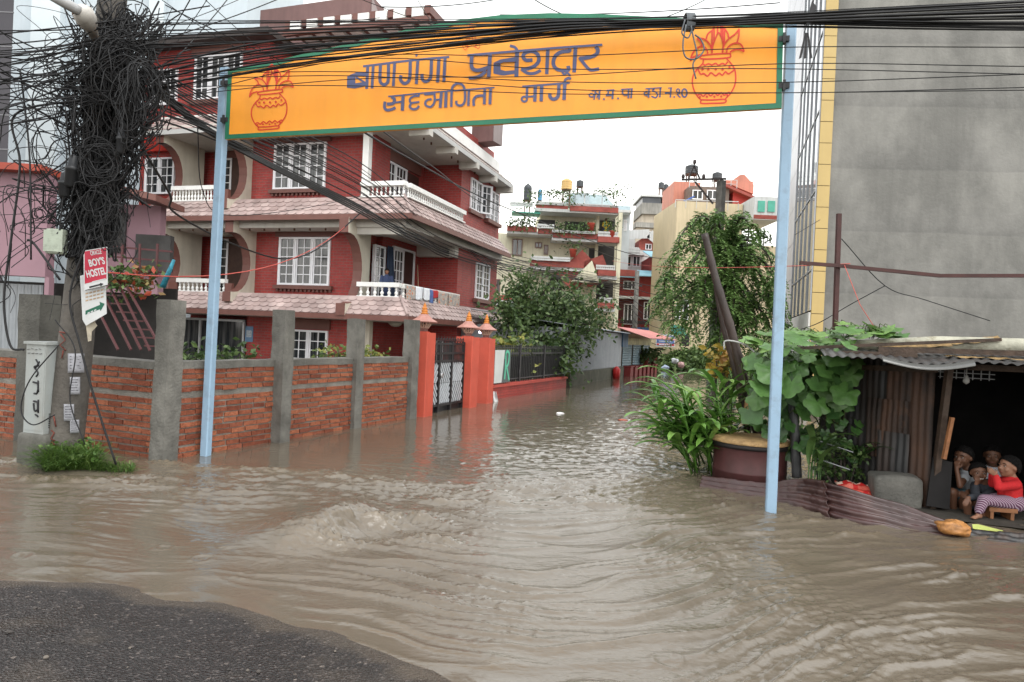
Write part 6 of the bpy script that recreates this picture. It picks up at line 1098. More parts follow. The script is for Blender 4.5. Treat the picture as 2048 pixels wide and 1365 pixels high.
def tank(fac, x0, x1, ytop, ybot, d, mat, label, group='water tanks on the far roofs', ribs=4):
    a, zt = fac.px(x0, ytop, d); b, zb = fac.px(x1, ybot, d); r = (b-a)/2; h = zt-zb; prof = [(r*0.96, 0)]
    for k in range(ribs): prof += [(r, h*0.8*(k+0.15)/ribs), (r, h*0.8*(k+0.7)/ribs), (r*0.95, h*0.8*(k+0.85)/ribs)]
    prof += [(r*0.9, h*0.82), (r*0.5, h*0.93), (r*0.25, h*0.94), (r*0.25, h), (0.01, h)]
    m = MB().lathe(fac.fr.at((a+b)/2, d, zb), prof, 18)
    return m, (fac.fr, (a+b)/2, d, zb, r)
def tank_thing(fac, x0, x1, yt, yb, d, mat, label):
    m, (f, x, dd, zb, r) = tank(fac, x0, x1, yt, yb, d, mat, label); t = thing('water_tank', label, 'water tank', f(x, dd, zb), 'water tanks on the far roofs'); m.build('tank_body', mat, t); s = MB()
    for sx in (-1, 1):
        for sy in (-1, 1): s.box(f, x+sx*r*0.6-0.04, x+sx*r*0.6+0.04, dd+sy*r*0.6-0.04, dd+sy*r*0.6+0.04, zb-1.3, zb)
    s.box(f, x-r*0.8, x+r*0.8, dd-r*0.8, dd+r*0.8, zb-0.06, zb-0.003); s.build('tank_stand', M('rust_angle', (0.10, 0.06, 0.045), 0.7, 0.2, 4), t)
YT = M('yellow_tank', (0.52, 0.34, 0.13), 0.55, 0.12, 2, streak=0.3); BT = M('black_tank', (0.045, 0.05, 0.055), 0.45, 0.15, 2)
tank_thing(fa, 1123, 1144, 357, 381, 1.5, YT, 'yellow water tank on the roof of the pale yellow house'); tank_thing(fa, 1153, 1167, 360, 375, 2.2, BT, 'small black water tank right of the yellow one'); tank_thing(fa, 1048, 1063, 367, 402, 1.2, BT, 'tall dark water tank on the left of the pale yellow house roof')
tank_thing(fa, 1076, 1084, 378, 402, 1.0, M('blue_tank', (0.06, 0.22, 0.36), 0.5, 0.1, 2), 'slim blue water cylinder on the pale yellow house roof')
ap = fa.fr(fa.px(1211, 466, -0.6)[0], -0.6, fa.px(1211, 466, -0.6)[1]-0.55)
standing('person in a yellow top on a balcony of the pale yellow house', ap, 1.6, (-0.1, -1, 0), M('yellow_cloth', (0.50, 0.36, 0.04), 0.8, 0.1, 5), NAVY, None)
# small neighbour right of it
fb_ = Facade(1255, 460, 58, 0.0); t = thing('white_house', 'pale blue roofed white house squeezed behind the yellow house', 'house', fb_.fr.o); blocks(fb_, t, 'wall', M('bluish_white_render', (0.46, 0.50, 0.52), 0.7, 0.1, 0.7), [(1236, 425, 1256, 640, 0, 5)]); blocks(fb_, t, 'roof', M('pale_blue_roof', (0.40, 0.50, 0.54), 0.6, 0.1, 2), [(1232, 412, 1262, 420, -1, 5)]); blocks(fb_, t, 'eave', GREYW, [(1232, 420, 1264, 425, -1.3, 5)]); far_window(fb_, t, 1240, 440, 1244, 462); far_window(fb_, t, 1248, 440, 1253, 462)
# ---- red brick house with light blue roofs
RBF = M_brick('far_red_brick', (0.30, 0.036, 0.032), (0.25, 0.028, 0.025), (0.20, 0.05, 0.045), 0.24, 0.08, 0.010, 0.6, 0.4, 0.25); BLR = M('light_blue_roof', (0.24, 0.46, 0.56), 0.5, 0.12, 1.5)
fc = Facade(1290, 620, 56, 0.0); t = thing('red_house', 'three storey red brick house with light blue sheet roofs behind sagging cables', 'house', fc.fr.o)
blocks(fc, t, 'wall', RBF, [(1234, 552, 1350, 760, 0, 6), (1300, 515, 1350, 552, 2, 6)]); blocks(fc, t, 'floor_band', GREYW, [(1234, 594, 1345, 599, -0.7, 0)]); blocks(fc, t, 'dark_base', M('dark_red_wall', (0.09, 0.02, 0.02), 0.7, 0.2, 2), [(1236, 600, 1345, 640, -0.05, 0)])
m = MB(); a, z = fc.px(1274, 553, -1); b, z1 = fc.px(1345, 540, -1); m.prism(Fr(fc.fr(a, 0, z), fc.fr.ay, (0, 0, 1), fc.fr.ax), [(-1.2, 0), (2, 0.75), (2, 0.82), (-1.2, 0.06)], 0, b-a); a2, z2 = fc.px(1234, 554, -1); m.prism(Fr(fc.fr(a2, 0, z2), fc.fr.ay, (0, 0, 1), fc.fr.ax), [(-1.0, 0), (2, 0.2), (2, 0.26), (-1.0, 0.06)], 0, a-a2-0.1); a, z = fc.px(1298, 516, 1); b, _ = fc.px(1345, 516, 1); m.prism(Fr(fc.fr(a, 1, z), fc.fr.ay, (0, 0, 1), fc.fr.ax), [(-0.6, 0), (3, 0.9), (3, 0.96), (-0.6, 0.06)], 0, b-a); m.build('sheet_roof', BLR, t)
for r in ((1247, 562, 1272, 580), (1315, 562, 1335, 590), (1288, 604, 1308, 640), (1248, 608, 1270, 650), (1318, 608, 1336, 640), (1322, 524, 1340, 540)): far_window(fc, t, *r, d=-0.06, bars=3)
far_baluster(fc, t, 1240, 640, 1345, 652, -0.6, 30, M('dark_rail', (0.04, 0.03, 0.03), 0.6, 0.1, 3)); blocks(fc, t, 'upper_wall', REDB, [(1236, 540, 1274, 553, -0.3, 0)])
blocks(fc, t, 'blue_sheet', M('blue_sheeting', (0.05, 0.13, 0.30), 0.5, 0.15, 2), [(1262, 656, 1345, 668, -1.2, -1.1)])
fd_ = Facade(1275, 520, 62, 0.0); t = thing('white_house', 'white house with a small red gable standing above the light blue roofs', 'house', fd_.fr.o); blocks(fd_, t, 'wall', GREYW, [(1238, 495, 1302, 560, 0, 5), (1240, 470, 1270, 495, 1, 5)]); blocks(fd_, t, 'balcony_slab', GREYW, [(1236, 505, 1290, 510, -0.9, 0)]); far_window(fd_, t, 1248, 512, 1262, 534); far_window(fd_, t, 1266, 512, 1280, 534); far_baluster(fd_, t, 1238, 496, 1280, 505, -0.9, 12)
m = MB(); a, z = fd_.px(1278, 500, 0); b, zt_ = fd_.px(1312, 472, 0); m.prism(Fr(fd_.fr(a, -0.05, 0), fd_.fr.ax, (0, 0, 1), fd_.fr.ay), [(0, z), (b-a, z), (b-a, z+0.6), ((b-a)*0.55, zt_), (0, z+0.9)], 0, 3); m.build('red_gable', REDB, t); m = MB(); m.bar(fd_.fr(a-1.6, -0.3, zt_-0.1), fd_.fr(lerp(a, b, 0.55), -0.3, zt_+0.1), 0.12, 0.8, hint=(0, 0, 1)); m.bar(fd_.fr(lerp(a, b, 0.55), -0.3, zt_+0.1), fd_.fr(b+0.3, -0.3, z+0.7), 0.12, 0.8); m.build('white_roof', GREYW, t); far_window(fd_, t, 1291, 488, 1303, 500, d=-0.08)
fe = Facade(1310, 450, 75, 0.0); t = thing('concrete_house', 'weathered beige and grey house with dark glazed top floor on the skyline', 'house', fe.fr.o); blocks(fe, t, 'wall', M('beige_render', (0.44, 0.38, 0.30), 0.75, 0.1, 0.5, streak=0.4), [(1284, 428, 1350, 480, 0, 6), (1272, 455, 1330, 520, -1.5, 0)]); blocks(fe, t, 'stained_band', M('stained_concrete', (0.27, 0.26, 0.235), 0.8, 0.25, 0.6, streak=0.6, gcol=(0.1, 0.1, 0.09)), [(1284, 407, 1346, 429, -0.4, 5), (1272, 446, 1345, 456, -1.8, 0)]); blocks(fe, t, 'top_glazing', M('dark_glazing', (0.06, 0.065, 0.075), 0.3, 0.3, 0.8), [(1285, 394, 1322, 407, -0.3, 4), (1326, 398, 1346, 408, 0, 4)]); blocks(fe, t, 'flat_roof', GREYW, [(1283, 390, 1346, 394, -0.6, 5)])
far_window(fe, t, 1284, 463, 1302, 472, d=-1.56); far_window(fe, t, 1316, 464, 1326, 472, d=-1.56); tank_thing(fe, 1317, 1328, 364, 378, 1, BT, 'black water tank on the grey skyline house'); tank_thing(fe, 1327, 1337, 368, 381, 2, BT, 'second dark tank tucked behind the black one')
ff = Facade(1420, 400, 48, 0.0); t = thing('pink_house', 'salmon pink house with red sloping roof and white railings above the cream parapet', 'house', ff.fr.o)
PK = M('salmon_render', (0.52, 0.21, 0.15), 0.7, 0.1, 0.6, streak=0.2); blocks(ff, t, 'wall', PK, [(1347, 364, 1400, 420, 4, 8), (1450, 362, 1505, 420, 5, 9)]); blocks(ff, t, 'room', M('brownish_render', (0.16, 0.12, 0.10), 0.7, 0.2, 1), [(1378, 374, 1458, 412, 2.5, 6)]); far_window(ff, t, 1385, 380, 1405, 400, d=2.4); far_window(ff, t, 1414, 380, 1436, 400, d=2.4)
m = MB(); a, z = ff.px(1456, 376, 3); b, zz = ff.px(1520, 405, 3); m.prism(Fr(ff.fr(a, 2.2, 0), ff.fr.ax, (0, 0, 1), ff.fr.ay), [(-0.4, z+0.1), (b-a, zz), (b-a, zz-0.2), (-0.4, z-0.1)], 0, 5); m.build('red_roof', REDB, t); m = MB(); m.prism(Fr(ff.fr(a, 2.7, 0), ff.fr.ax, (0, 0, 1), ff.fr.ay), [(0.3, zz-1.2), (b-a-0.2, zz-1.2), (b-a-0.3, zz-0.1), (0.3, z-0.2)], 0, 3); m.build('red_gable', M('bright_red_wall', (0.42, 0.045, 0.035), 0.6, 0.1, 1), t)
m = MB(); a, z = ff.px(1464, 364, 4); m.prism(Fr(ff.fr(a, 3.8, z), ff.fr.ax, (0, 0, 1), ff.fr.ay), [(-0.3, -0.2), (1.6, -0.9), (1.6, -0.2), (0.85, 0.55), (0.5, 0.5)], 0, 2); m.build('dormer', PK, t); m = MB(); a, z = ff.px(1350, 408, 1.5); m.bar(ff.fr(a+0.1, 1.5, z-0.1), ff.fr(a+1.3, 1.5, z+0.55), 0.6, 0.08); m.build('blue_awning', M('blue_awning', (0.05, 0.12, 0.40), 0.5, 0.1, 2), t)
m = MB(); a, z = ff.px(1376, 362, 3); b, _ = ff.px(1470, 364, 3)
for k in range(9): m.box(ff.fr, lerp(a, b, k/8)-0.02, lerp(a, b, k/8)+0.02, 2.5, 2.54, z-0.6, z+0.1)
for zz in (-0.2, 0.1): m.box(ff.fr, a, b, 2.5, 2.54, z+zz-0.03, z+zz)
m.build('roof_railing', GREYW, t); tank_thing(ff, 1371, 1396, 329, 350, 6, BT, 'big black water tank behind the crossarm pole'); tank_thing(ff, 1425, 1444, 344, 362, 5, BT, 'dark green water tank right of the crossarm pole')
fg = Facade(1450, 500, 46, 0.05); t = thing('cream_building', 'tall cream building with a railed parapet behind the drooping tree', 'building', fg.fr.o); CRB = M('cream_yellow_render', (0.60, 0.50, 0.33), 0.75, 0.08, 0.5, streak=0.3, gcol=(0.34, 0.29, 0.18)); blocks(fg, t, 'wall', CRB, [(1346, 405, 1478, 760, 0, 6), (1476, 492, 1580, 760, 0.02, 6)])
m = MB(); a, z = fg.px(1352, 400, -0.1); b, zz = fg.px(1478, 404, -0.1); m.bar(fg.fr(a, 0, z+0.02), fg.fr(b, 0, zz+0.02), 0.05)
for k in range(7): x = lerp(a, b, k/6); m.box(fg.fr, x-0.02, x+0.02, -0.02, 0.02, z-0.5, z)
m.build('parapet_rail', GREYW, t)
far_window(fg, t, 1352, 605, 1360, 640, d=-0.06, bars=1); far_window(fg, t, 1366, 600, 1376, 640, d=-0.06, bars=1); blocks(fg, t, 'doorway', DKO, [(1363, 668, 1378, 712, -0.05, -0.01)]); m = MB(); a, z = fg.px(1350, 672, -1.2); m.grid(lambda u, v: fg.fr(a+0.9*u, -1.2*v, z+0.55*(1-v)**2*1.2+0.1*math.sin(u*3)), 8, 8); m.build('green_canopy', M('dark_teal_canopy', (0.01, 0.13, 0.11), 0.6, 0.2, 2), t)
fh = Facade(1530, 420, 44, 0.0); t = thing('terrace_room', 'roof room with green curtained windows beside the white cladding', 'roof room', fh.fr.o); blocks(fh, t, 'wall', GREYW, [(1508, 394, 1560, 440, 0, 4)]); blocks(fh, t, 'green_window', M('sea_green_curtain', (0.10, 0.40, 0.30), 0.6, 0.12, 2), [(1516, 402, 1530, 424, -0.06, -0.01), (1536, 402, 1550, 424, -0.06, -0.01)]); far_baluster(fh, t, 1508, 430, 1560, 440, -1, 14, REDB)
# ---- boundary wall, shed, shops at the end of the alley
fw_ = Facade(1340, 720, 43.5, 0.0); t = thing('boundary_wall', 'low cream boundary wall closing the far end of the alley', 'wall', fw_.fr.o); blocks(fw_, t, 'wall_face', CRB, [(1296, 692, 1420, 752, 0, 0.25)]); blocks(fw_, t, 'gate_pier', CRB, [(1300, 680, 1310, 752, -0.2, 0.3)]); a, z = fw_.px(1305, 676, 0); MB().lathe(fw_.fr.at(a, 0.05, z-0.2), [(0.1, 0), (0.1, 0.08), (0.16, 0.12), (0.2, 0.22), (0.16, 0.34), (0.02, 0.40)], 12).build('ball_finial', GREYW, t)
t = thing('banner', 'small printed banner hung on the cream wall at the end of the alley', 'banner', fw_.fr(fw_.px(1331, 682)[0], -0.4, fw_.px(1331, 682)[1])); blocks(fw_, t, 'cloth', M('white_banner', (0.6, 0.62, 0.65), 0.6, 0.05, 3), [(1312, 669, 1350, 694, -0.42, -0.40)]); blocks(fw_, t, 'blue_print', M('blue_print', (0.10, 0.16, 0.34), 0.6, 0.5, 3), [(1313.5, 672, 1348.5, 687, -0.43, -0.421)]); blocks(fw_, t, 'red_print', M('red_print', (0.5, 0.04, 0.05), 0.6, 0.1, 3), [(1313.5, 688, 1348.5, 692, -0.43, -0.421)]); blocks(fw_, t, 'text_line', M('pale_print', (0.55, 0.58, 0.65), 0.6, 0.4, 12), [(1321, 673.5, 1346, 676, -0.44, -0.431), (1322, 678, 1344, 680, -0.44, -0.431), (1318, 682.5, 1342, 684, -0.44, -0.431), (1318, 689, 1344, 691, -0.44, -0.431)])
s0, s1 = gz(1131, 773), gz(1240, 753); sd0 = (s1-s0); sl0 = sd0.length; sdn = sd0.normalized(); sf = Fr((s0.x, s0.y, 0), sdn, Vector((-sdn.y, sdn.x, 0)), (0, 0, 1)); zt0 = at(1136, 655, s0.y).z; zt1_ = at(1235, 668, s1.y).z; GCI = M('galvanised_sheet', (0.27, 0.29, 0.31), 0.4, 0.15, 1.2, streak=0.35, gcol=(0.17, 0.17, 0.165), metal=0.4)
t = thing('tin_shed', 'grey corrugated tin shed on a mossy plinth at the waterside beyond the railing', 'shed', sf(sl0/2, 0, 0)); m = MB(); corr(m, lambda u, v, o: sf(u, o, lerp(0.45, lerp(zt0, zt1_, u/sl0), v/2.0)), sl0, 2.0, 0.16, 0.02, True, 3); m.build('tin_wall', GCI, t); MB().box(sf, -0.02, sl0, -0.15, 0.1, -0.3, 0.46).build('plinth', M('mossy_concrete', (0.085, 0.085, 0.06), 0.8, 0.4, 2, streak=0.6, gcol=(0.03, 0.035, 0.02)), t)
m = MB(); corr(m, lambda u, v, o: sf(u, -v, 0.46+1.6*v/3+o*0), 0.1, 0.1); m = MB(); corr(m, lambda u, v, o: sf(u-0.3, v-0.45, lerp(zt0, zt1_, u/sl0)+0.03+0.12*v+o), sl0+0.5, 4, 0.16, 0.02, True, 2); m.build('tin_roof', GCI, t); MB().box(sf, 0, 0.1, 0.0, 4, 0.2, zt0).build('end_wall', GCI, t)
for k, (x, c) in enumerate(((0.74, (0.40, 0.02, 0.02)),)):
    tag(MB().lathe(sf.at(sl0*x, -0.32, -0.02), [(0.15, 0), (0.17, 0.42), (0.10, 0.5), (0.04, 0.55)], 10).build('jerrycan', M('red_plastic', c, 0.4, 0.1, 4)), 'red plastic can standing against the plinth of the tin shed', 'can')
h0, h1 = gz(1243, 753), gz(1300, 745); hd_ = (h1-h0); hl_ = hd_.length; hn = hd_.normalized(); hf = Fr((h0.x, h0.y, 0), hn, Vector((-hn.y, hn.x, 0)), (0, 0, 1)); zsh = at(1250, 690, h0.y).z
t = thing('shop_row', 'row of small shops with closed pale blue shutters under a pink tin awning', 'shop', hf(hl_/2, 0, 0)); MB().box(hf, -0.1, hl_+0.2, 0.1, 4, -0.3, zsh+0.75).build('wall', CRB, t)
for k in range(3):
    x0 = hl_*(k+0.05)/3; x1 = hl_*(k+0.92)/3; m = MB(); m.grid(lambda u, v: hf(lerp(x0, x1, u), 0.05-0.03*abs(math.sin(v*40)), lerp(0.0, zsh, v)), 2, 120, sm=False); m.build('shutter', M('pale_blue_shutter', (0.20, 0.29, 0.33), 0.5, 0.12, 2), t)
m = MB(); corr(m, lambda u, v, o: hf(u-0.4, -1.3+v, zsh+0.35+0.30*v+o), hl_+0.6, 1.5, 0.2, 0.025); m.build('awning', M('pink_tin', (0.52, 0.20, 0.18), 0.5, 0.15, 1.5), t); MB().box(hf, -0.12, 0.9, -0.02, 0.11, zsh-0.1, zsh+0.6).build('blue_board', M('blue_board', (0.06, 0.16, 0.30), 0.5, 0.1, 2), t); MB().box(hf, 0.92, hl_, 0.0, 0.09, zsh+0.02, zsh+0.34).build('sign_strip', M('yellowish_strip', (0.42, 0.40, 0.20), 0.5, 0.4, 3), t)
q0, q1 = gz(1252, 753), gz(1309, 745.5); n = 7
t = thing('planter_wall', 'low red wall of little piers carrying flower pots in front of the shops', 'planter', (q0+q1)/2)
for k in range(n): p = q0.lerp(q1, (k+0.5)/n); f = Fr((p.x, p.y, 0), hn, hf.ay, (0, 0, 1)); MB().box(f, -0.26, 0.26, -0.16, 0.16, -0.3, 0.42).box(f, -0.3, 0.3, -0.2, 0.2, 0.42, 0.47).build('pier', M('dark_red_paint', (0.22, 0.03, 0.028), 0.6, 0.15, 3), t)
for k, (u, lb) in enumerate(((0.62, 'clay pot with a leafy plant on the red planter wall, the nearer of two'), (0.93, 'clay pot with a leafy plant at the far end of the red planter wall'))):
    p = q0.lerp(q1, u); t = thing('potted_plant', lb, 'potted plant', (p.x, p.y, 0.47)); MB().lathe(Fr((p.x, p.y, 0.47)), [(0.12, 0), (0.2, 0.32), (0.22, 0.34), (0.2, 0.36)], 12).build('pot', M('clay_pot', (0.22, 0.06, 0.04), 0.7, 0.2, 4), t); m = MB(); leafy(m, [Vector((p.x, p.y, 0.95))], 160, 0.3, (0.2, 0.2, 0.16)); m.build('foliage', PLANT, t)
# ---- left edge: charcoal tower, pale tower, pink house, stair
f1_ = Facade(0, 200, 19, 0.0); t = thing('charcoal_building', 'charcoal panelled building cut by the left edge of the view', 'building', f1_.fr.o); 
MB().prism(f1_.fr, [(-8, 0), (f1_.px(20, 200)[0], 0), (f1_.px(20, 200)[0]-5.5, 6), (-12, 6)], -0.5, 16).build('wall', M('charcoal_panel', (0.045, 0.042, 0.05), 0.5, 0.12, 0.6), t); m = MB()
for k in range(9): z = 5.2+k*0.95; m.box(f1_.fr, -8, f1_.px(20, 200)[0]+0.003, -0.01, 0.02, z, z+0.03)
m.build('panel_joint', M('pale_joint', (0.16, 0.16, 0.17), 0.6, 0.1, 2), t)
f2_ = Facade(250, 200, 32, 0.0); t = thing('pale_tower', 'tall pale blue grey plain building behind the cable tangle', 'building', f2_.fr.o); PT = M('pale_blue_render', (0.47, 0.53, 0.57), 0.7, 0.07, 0.4, streak=0.15, gcol=(0.35, 0.38, 0.4)); x0, x1 = f2_.px(-60, 100)[0], f2_.px(491, 100)[0]
MB().box(f2_.fr, x0, x1, 0, 8, -0.5, 22).build('wall', PT, t); xa, xb = f2_.px(70, 100)[0], f2_.px(128, 100)[0]; MB().box(f2_.fr, xa, xb, -0.35, -0.002, -0.5, 22).build('pilaster', M('lighter_render', (0.58, 0.64, 0.67), 0.7, 0.06, 0.4), t); xa, xb = f2_.px(300, 100)[0], f2_.px(330, 100)[0]; MB().box(f2_.fr, xa, xb, -0.25, -0.002, -0.5, 22).build('pilaster', M('lighter_render', (0.58, 0.64, 0.67), 0.7, 0.06, 0.4), t); xc, xd = f2_.px(24, 250)[0], f2_.px(66, 250)[0]
f3 = Facade(60, 500, 14.5, 0.05); t = thing('pink_house', 'mauve pink house with an orange red eave behind the tangle of wires', 'house', f3.fr.o); PINKW = M('mauve_pink_render', (0.25, 0.15, 0.178), 0.7, 0.08, 0.8, streak=0.3, gcol=(0.27, 0.15, 0.17)); ORR = M('orange_red_eave', (0.27, 0.05, 0.03), 0.6, 0.12, 1.5)
xl = f3.px(-200, 500)[0]; xr = f3.px(94, 450)[0]; zt_, zb_ = f3.px(40, 346)[1], f3.px(40, 552)[1]; MB().box(f3.fr, xl, xr, 0, 0.3, zb_, zt_).build('wall', PINKW, t); xm = f3.px(262, 450, 1.5)[0]
MB().box(f3.fr, xr+0.01, f3.px(320, 450, 1.5)[0], 1.5, 1.8, zb_-0.2, zt_-0.3).build('wall', PINKW, t); MB().box(f3.fr, xl, xr+0.02, -0.3, 1.8, zt_, zt_+0.14).build('eave', ORR, t); MB().box(f3.fr, xr+0.02, f3.px(205, 345, 1)[0], 0.4, 1.8, zt_, zt_+0.14).build('eave', ORR, t)
a = f3.px(200, 340, 1)[0]; b = f3.px(328, 402, 1)[0]; z1 = f3.px(328, 402, 1)[1]; MB().prism(Fr(f3.fr(0, 0.6, 0), f3.fr.ax, (0, 0, 1), f3.fr.ay), [(a, zt_+0.10), (a, zt_-0.05), (b, z1-0.08), (b, z1+0.06)], 0, 1.5).build('sloping_eave', BROWN, t)
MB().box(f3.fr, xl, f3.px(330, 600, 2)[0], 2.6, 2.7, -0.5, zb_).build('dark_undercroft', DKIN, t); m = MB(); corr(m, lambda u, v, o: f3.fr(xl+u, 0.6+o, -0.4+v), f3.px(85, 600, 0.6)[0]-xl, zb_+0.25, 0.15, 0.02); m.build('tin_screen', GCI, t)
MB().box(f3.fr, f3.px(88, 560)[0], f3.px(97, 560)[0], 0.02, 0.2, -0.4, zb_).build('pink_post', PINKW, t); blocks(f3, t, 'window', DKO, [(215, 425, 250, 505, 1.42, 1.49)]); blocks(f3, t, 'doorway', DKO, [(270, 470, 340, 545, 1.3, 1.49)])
MRED = M('maroon_rail', (0.075, 0.022, 0.024), 0.5, 0.15, 4); t = thing('steel_staircase', 'maroon steel stair railings sloping down behind the front brick wall', 'staircase', at(260, 690, 13.0)); m = MB()
for (x0, y0), (x1, y1) in (((212, 560), (282, 700)), ((228, 548), (300, 702)), ((212, 600), (262, 700)), ((196, 620), (236, 700)), ((238, 545), (318, 690))): m.bar(at(x0, y0, 13.0), at(x1, y1, 12.6), 0.034)
m.build('sloping_rails', MRED, t); m = MB()
for y in (498, 518, 540): m.bar(at(205, y-6, 13.3), at(345, y+6, 13.6), 0.035)
for x in (212, 245, 280, 315): m.bar(at(x, 488, 13.3), at(x-2, 556, 13.3), 0.035)
m.build('landing_rail', MRED, t); m = MB()
for k in range(7): m.bar(at(205+k*14, 590+k*17, 13.3), at(245+k*14, 592+k*17, 13.2), 0.03)
m.build('treads', MRED, t)
for (x, y), lb, c in (((242, 560), 'hanging pot of green leaves left on the stair landing', 0), ((284, 560), 'hanging pot of red flowered leaves right on the stair landing', 1)):
    p = at(x, y, 13.1); t = thing('potted_plant', lb, 'potted plant', p); MB().lathe(Fr(p-Vector((0, 0, 0.15))), [(0.08, 0), (0.13, 0.15), (0.14, 0.16)], 10).build('pot', M('clay_pot', (0.22, 0.06, 0.04), 0.7, 0.2, 4), t); m = MB(); leafy(m, [p+Vector((0, 0, 0.1)), p-Vector((0, 0.1, 0.1))], 180, 0.14, (0.15, 0.12, 0.12)); m.build('foliage', PLANT if c == 0 else M_attr('red_green_leaves', [(0.04, 0.07, 0.02), (0.08, 0.12, 0.03), (0.35, 0.05, 0.03)], 0.5), t)
tag(MB().tube([at(325, 575, 12.9), at(348, 520, 12.9)], [0.06, 0.03], 8).build('umbrella', M('blue_green_cloth', (0.02, 0.16, 0.22), 0.6, 0.5, 9)), 'folded blue green umbrella hanging by the stair landing', 'umbrella')
# ---- concrete power pole with steel crossarm
pb = at(1441, 400, 24.0); t = thing('power_pole', 'concrete power pole with a steel crossarm rising out of the drooping tree', 'pole', (pb.x, pb.y, 0)); f = Fr((pb.x, pb.y, 0), (0.99, -0.1, 0), (0.1, 0.99, 0), (0, 0, 1)); zt_ = at(1442, 362, 24).z; m = MB()
m.lathe(f, [(0.19, -0.5), (0.165, zt_)], 4, sm=False); m.build('shaft', CONC, t); c0, c1 = at(1363, 360, 23.9), at(1452, 358, 23.8); m = MB(); m.bar(c0, c1, 0.06, 0.06); m.bar(at(1390, 364, 23.85), at(1426, 408, 23.85), 0.05); m.build('crossarm', M('dark_steel', (0.035, 0.028, 0.028), 0.6, 0.2, 4), t); m = MB(); ap_ = at(1388, 332, 23.9); m.bar(at(1377, 359, 23.9), ap_, 0.05); m.bar(at(1400, 359, 23.9), ap_, 0.05); m.build('top_bracket', M('dark_steel', (0.035, 0.028, 0.028), 0.6, 0.2, 4), t)
for x, y in ((1389, 330), (1366, 359), (1407, 359)): p = at(x, y, 23.9); MB().lathe(Fr(p), [(0.03, 0), (0.03, 0.03), (0.07, 0.05), (0.045, 0.07), (0.075, 0.1), (0.05, 0.12), (0.06, 0.16), (0.02, 0.18)], 10).build('insulator', M('brown_insulator', (0.04, 0.022, 0.02), 0.25, 0.1, 5), t)
pp = at(1272, 600, 46.0); zt_ = at(1270, 548, 46).z; t = thing('concrete_pole', 'slim grey pole where the alley cables gather in front of the red house', 'pole', (pp.x, pp.y, 0)); MB().lathe(Fr((pp.x, pp.y, 0)), [(0.2, -0.5), (0.15, zt_+0.2)], 10).build('shaft', CONC, t); MB().bar(at(1258, 570, 46), at(1284, 572, 46), 0.12).build('crossarm', M('dark_steel', (0.035, 0.028, 0.028), 0.6, 0.2, 4), t)
# ================================================================== UTILITY POLE, SIGNS, CABINET
Pb = gz(138, 925); Pb.y = 7.35; Pb = Vector((at(127, 900, 7.35).x, 7.35, 0)); Pt = at(225, 0, 7.5); pdv = (Pt-Pb).normalized()
pole = thing('utility_pole', 'tapered concrete utility pole with red marks and paper notices, swallowed by black cables', 'pole', Pb)
PF = frame_dir(Pb-pdv*0.4, pdv, (0, 1, 0)); PL_ = (Pt-Pb).length+2.0
def pole_at(py):                                   # point on the pole axis seen at photo row py
    lo, hi = 0.0, 1.0
    for _ in range(30):
        mid = (lo+hi)/2; p = Pb.lerp(Pt, mid); v = p-O; yy_ = CY-F*v.dot(UU)/v.dot(fw)
        if yy_ > py: lo = mid
        else: hi = mid
    return Pb.lerp(Pt, lo)
POLEC = M('pole_concrete', (0.085, 0.076, 0.066), 0.75, 0.35, 3.5, bump=0.5, bs=30, streak=0.6, grime=0.5, gcol=(0.05, 0.045, 0.04))
MB().lathe(PF, [(0.18-0.05*i/12, PL_*i/12) for i in range(13)], 16, rfun=lambda a, z: 1+0.04*mnoise.noise((math.cos(a)*2, math.sin(a)*2, z*2))).build('shaft', POLEC, pole)
tocam = (O-Pb); tocam.z = 0; tocam.normalize(); side_ = Vector((-tocam.y, tocam.x, 0)); side_ = side_ if side_.x > 0 else -side_
m = MB(); pm = M('red_mark', (0.13, 0.03, 0.02), 0.7, 0.3, 12)
def pole_skin(px, py, rr=0.19):                    # a point on the pole's skin facing the road
    c = pole_at(py); n = (O-c); n.z = 0; n.normalize(); d = ray(px, py); s = hit(px, py, c, n)-c; lat = s.dot(side_); k = max(-0.98, min(0.98, lat/rr)); return c+side_*(rr*k)+n*(rr*math.sqrt(1-k*k)+0.004)+Vector((0, 0, s.z))
for ps in ([(121, 668), (131, 680), (120, 690), (132, 700)], [(119, 664), (133, 666)], [(127, 700), (124, 716)], [(103, 858), (109, 862), (102, 874), (110, 878)], [(104, 880), (112, 888)], [(108, 830), (112, 850)]):
    q = [pole_skin(x, y, 0.18) for x, y in ps]; m.tube(q, 0.008, 4)
m.build('painted_mark', pm, pole)
PAPER = M('weathered_paper', (0.24, 0.24, 0.26), 0.8, 0.25, 14, grime=0.5, gcol=(0.12, 0.12, 0.12))
def paper(px0, py0, px1, py1):
    m = MB(); m.grid(lambda u, v: pole_skin(lerp(px0, px1, u), lerp(py0, py1, v), 0.19)+(O-Pb).normalized()*0.004, 6, 6); o = m.build('paper_notice', PAPER, pole); o.modifiers.new('thickness', 'SOLIDIFY').thickness = 0.003
    l = MB()
    for k in range(5):
        y = lerp(py0, py1, (k+1)/6.5); l.tube([pole_skin(lerp(px0, px1, 0.12), y, 0.19)+(O-Pb).normalized()*0.008, pole_skin(lerp(px0, px1, 0.8-0.1*(k % 2)), y, 0.19)+(O-Pb).normalized()*0.008], 0.0035, 4)
    l.build('print_line', M('ink', (0.05, 0.05, 0.06), 0.8, 0.2, 9), o)
paper(136, 706, 168, 744); paper(140, 752, 160, 786); paper(128, 805, 148, 838); paper(140, 836, 158, 862)
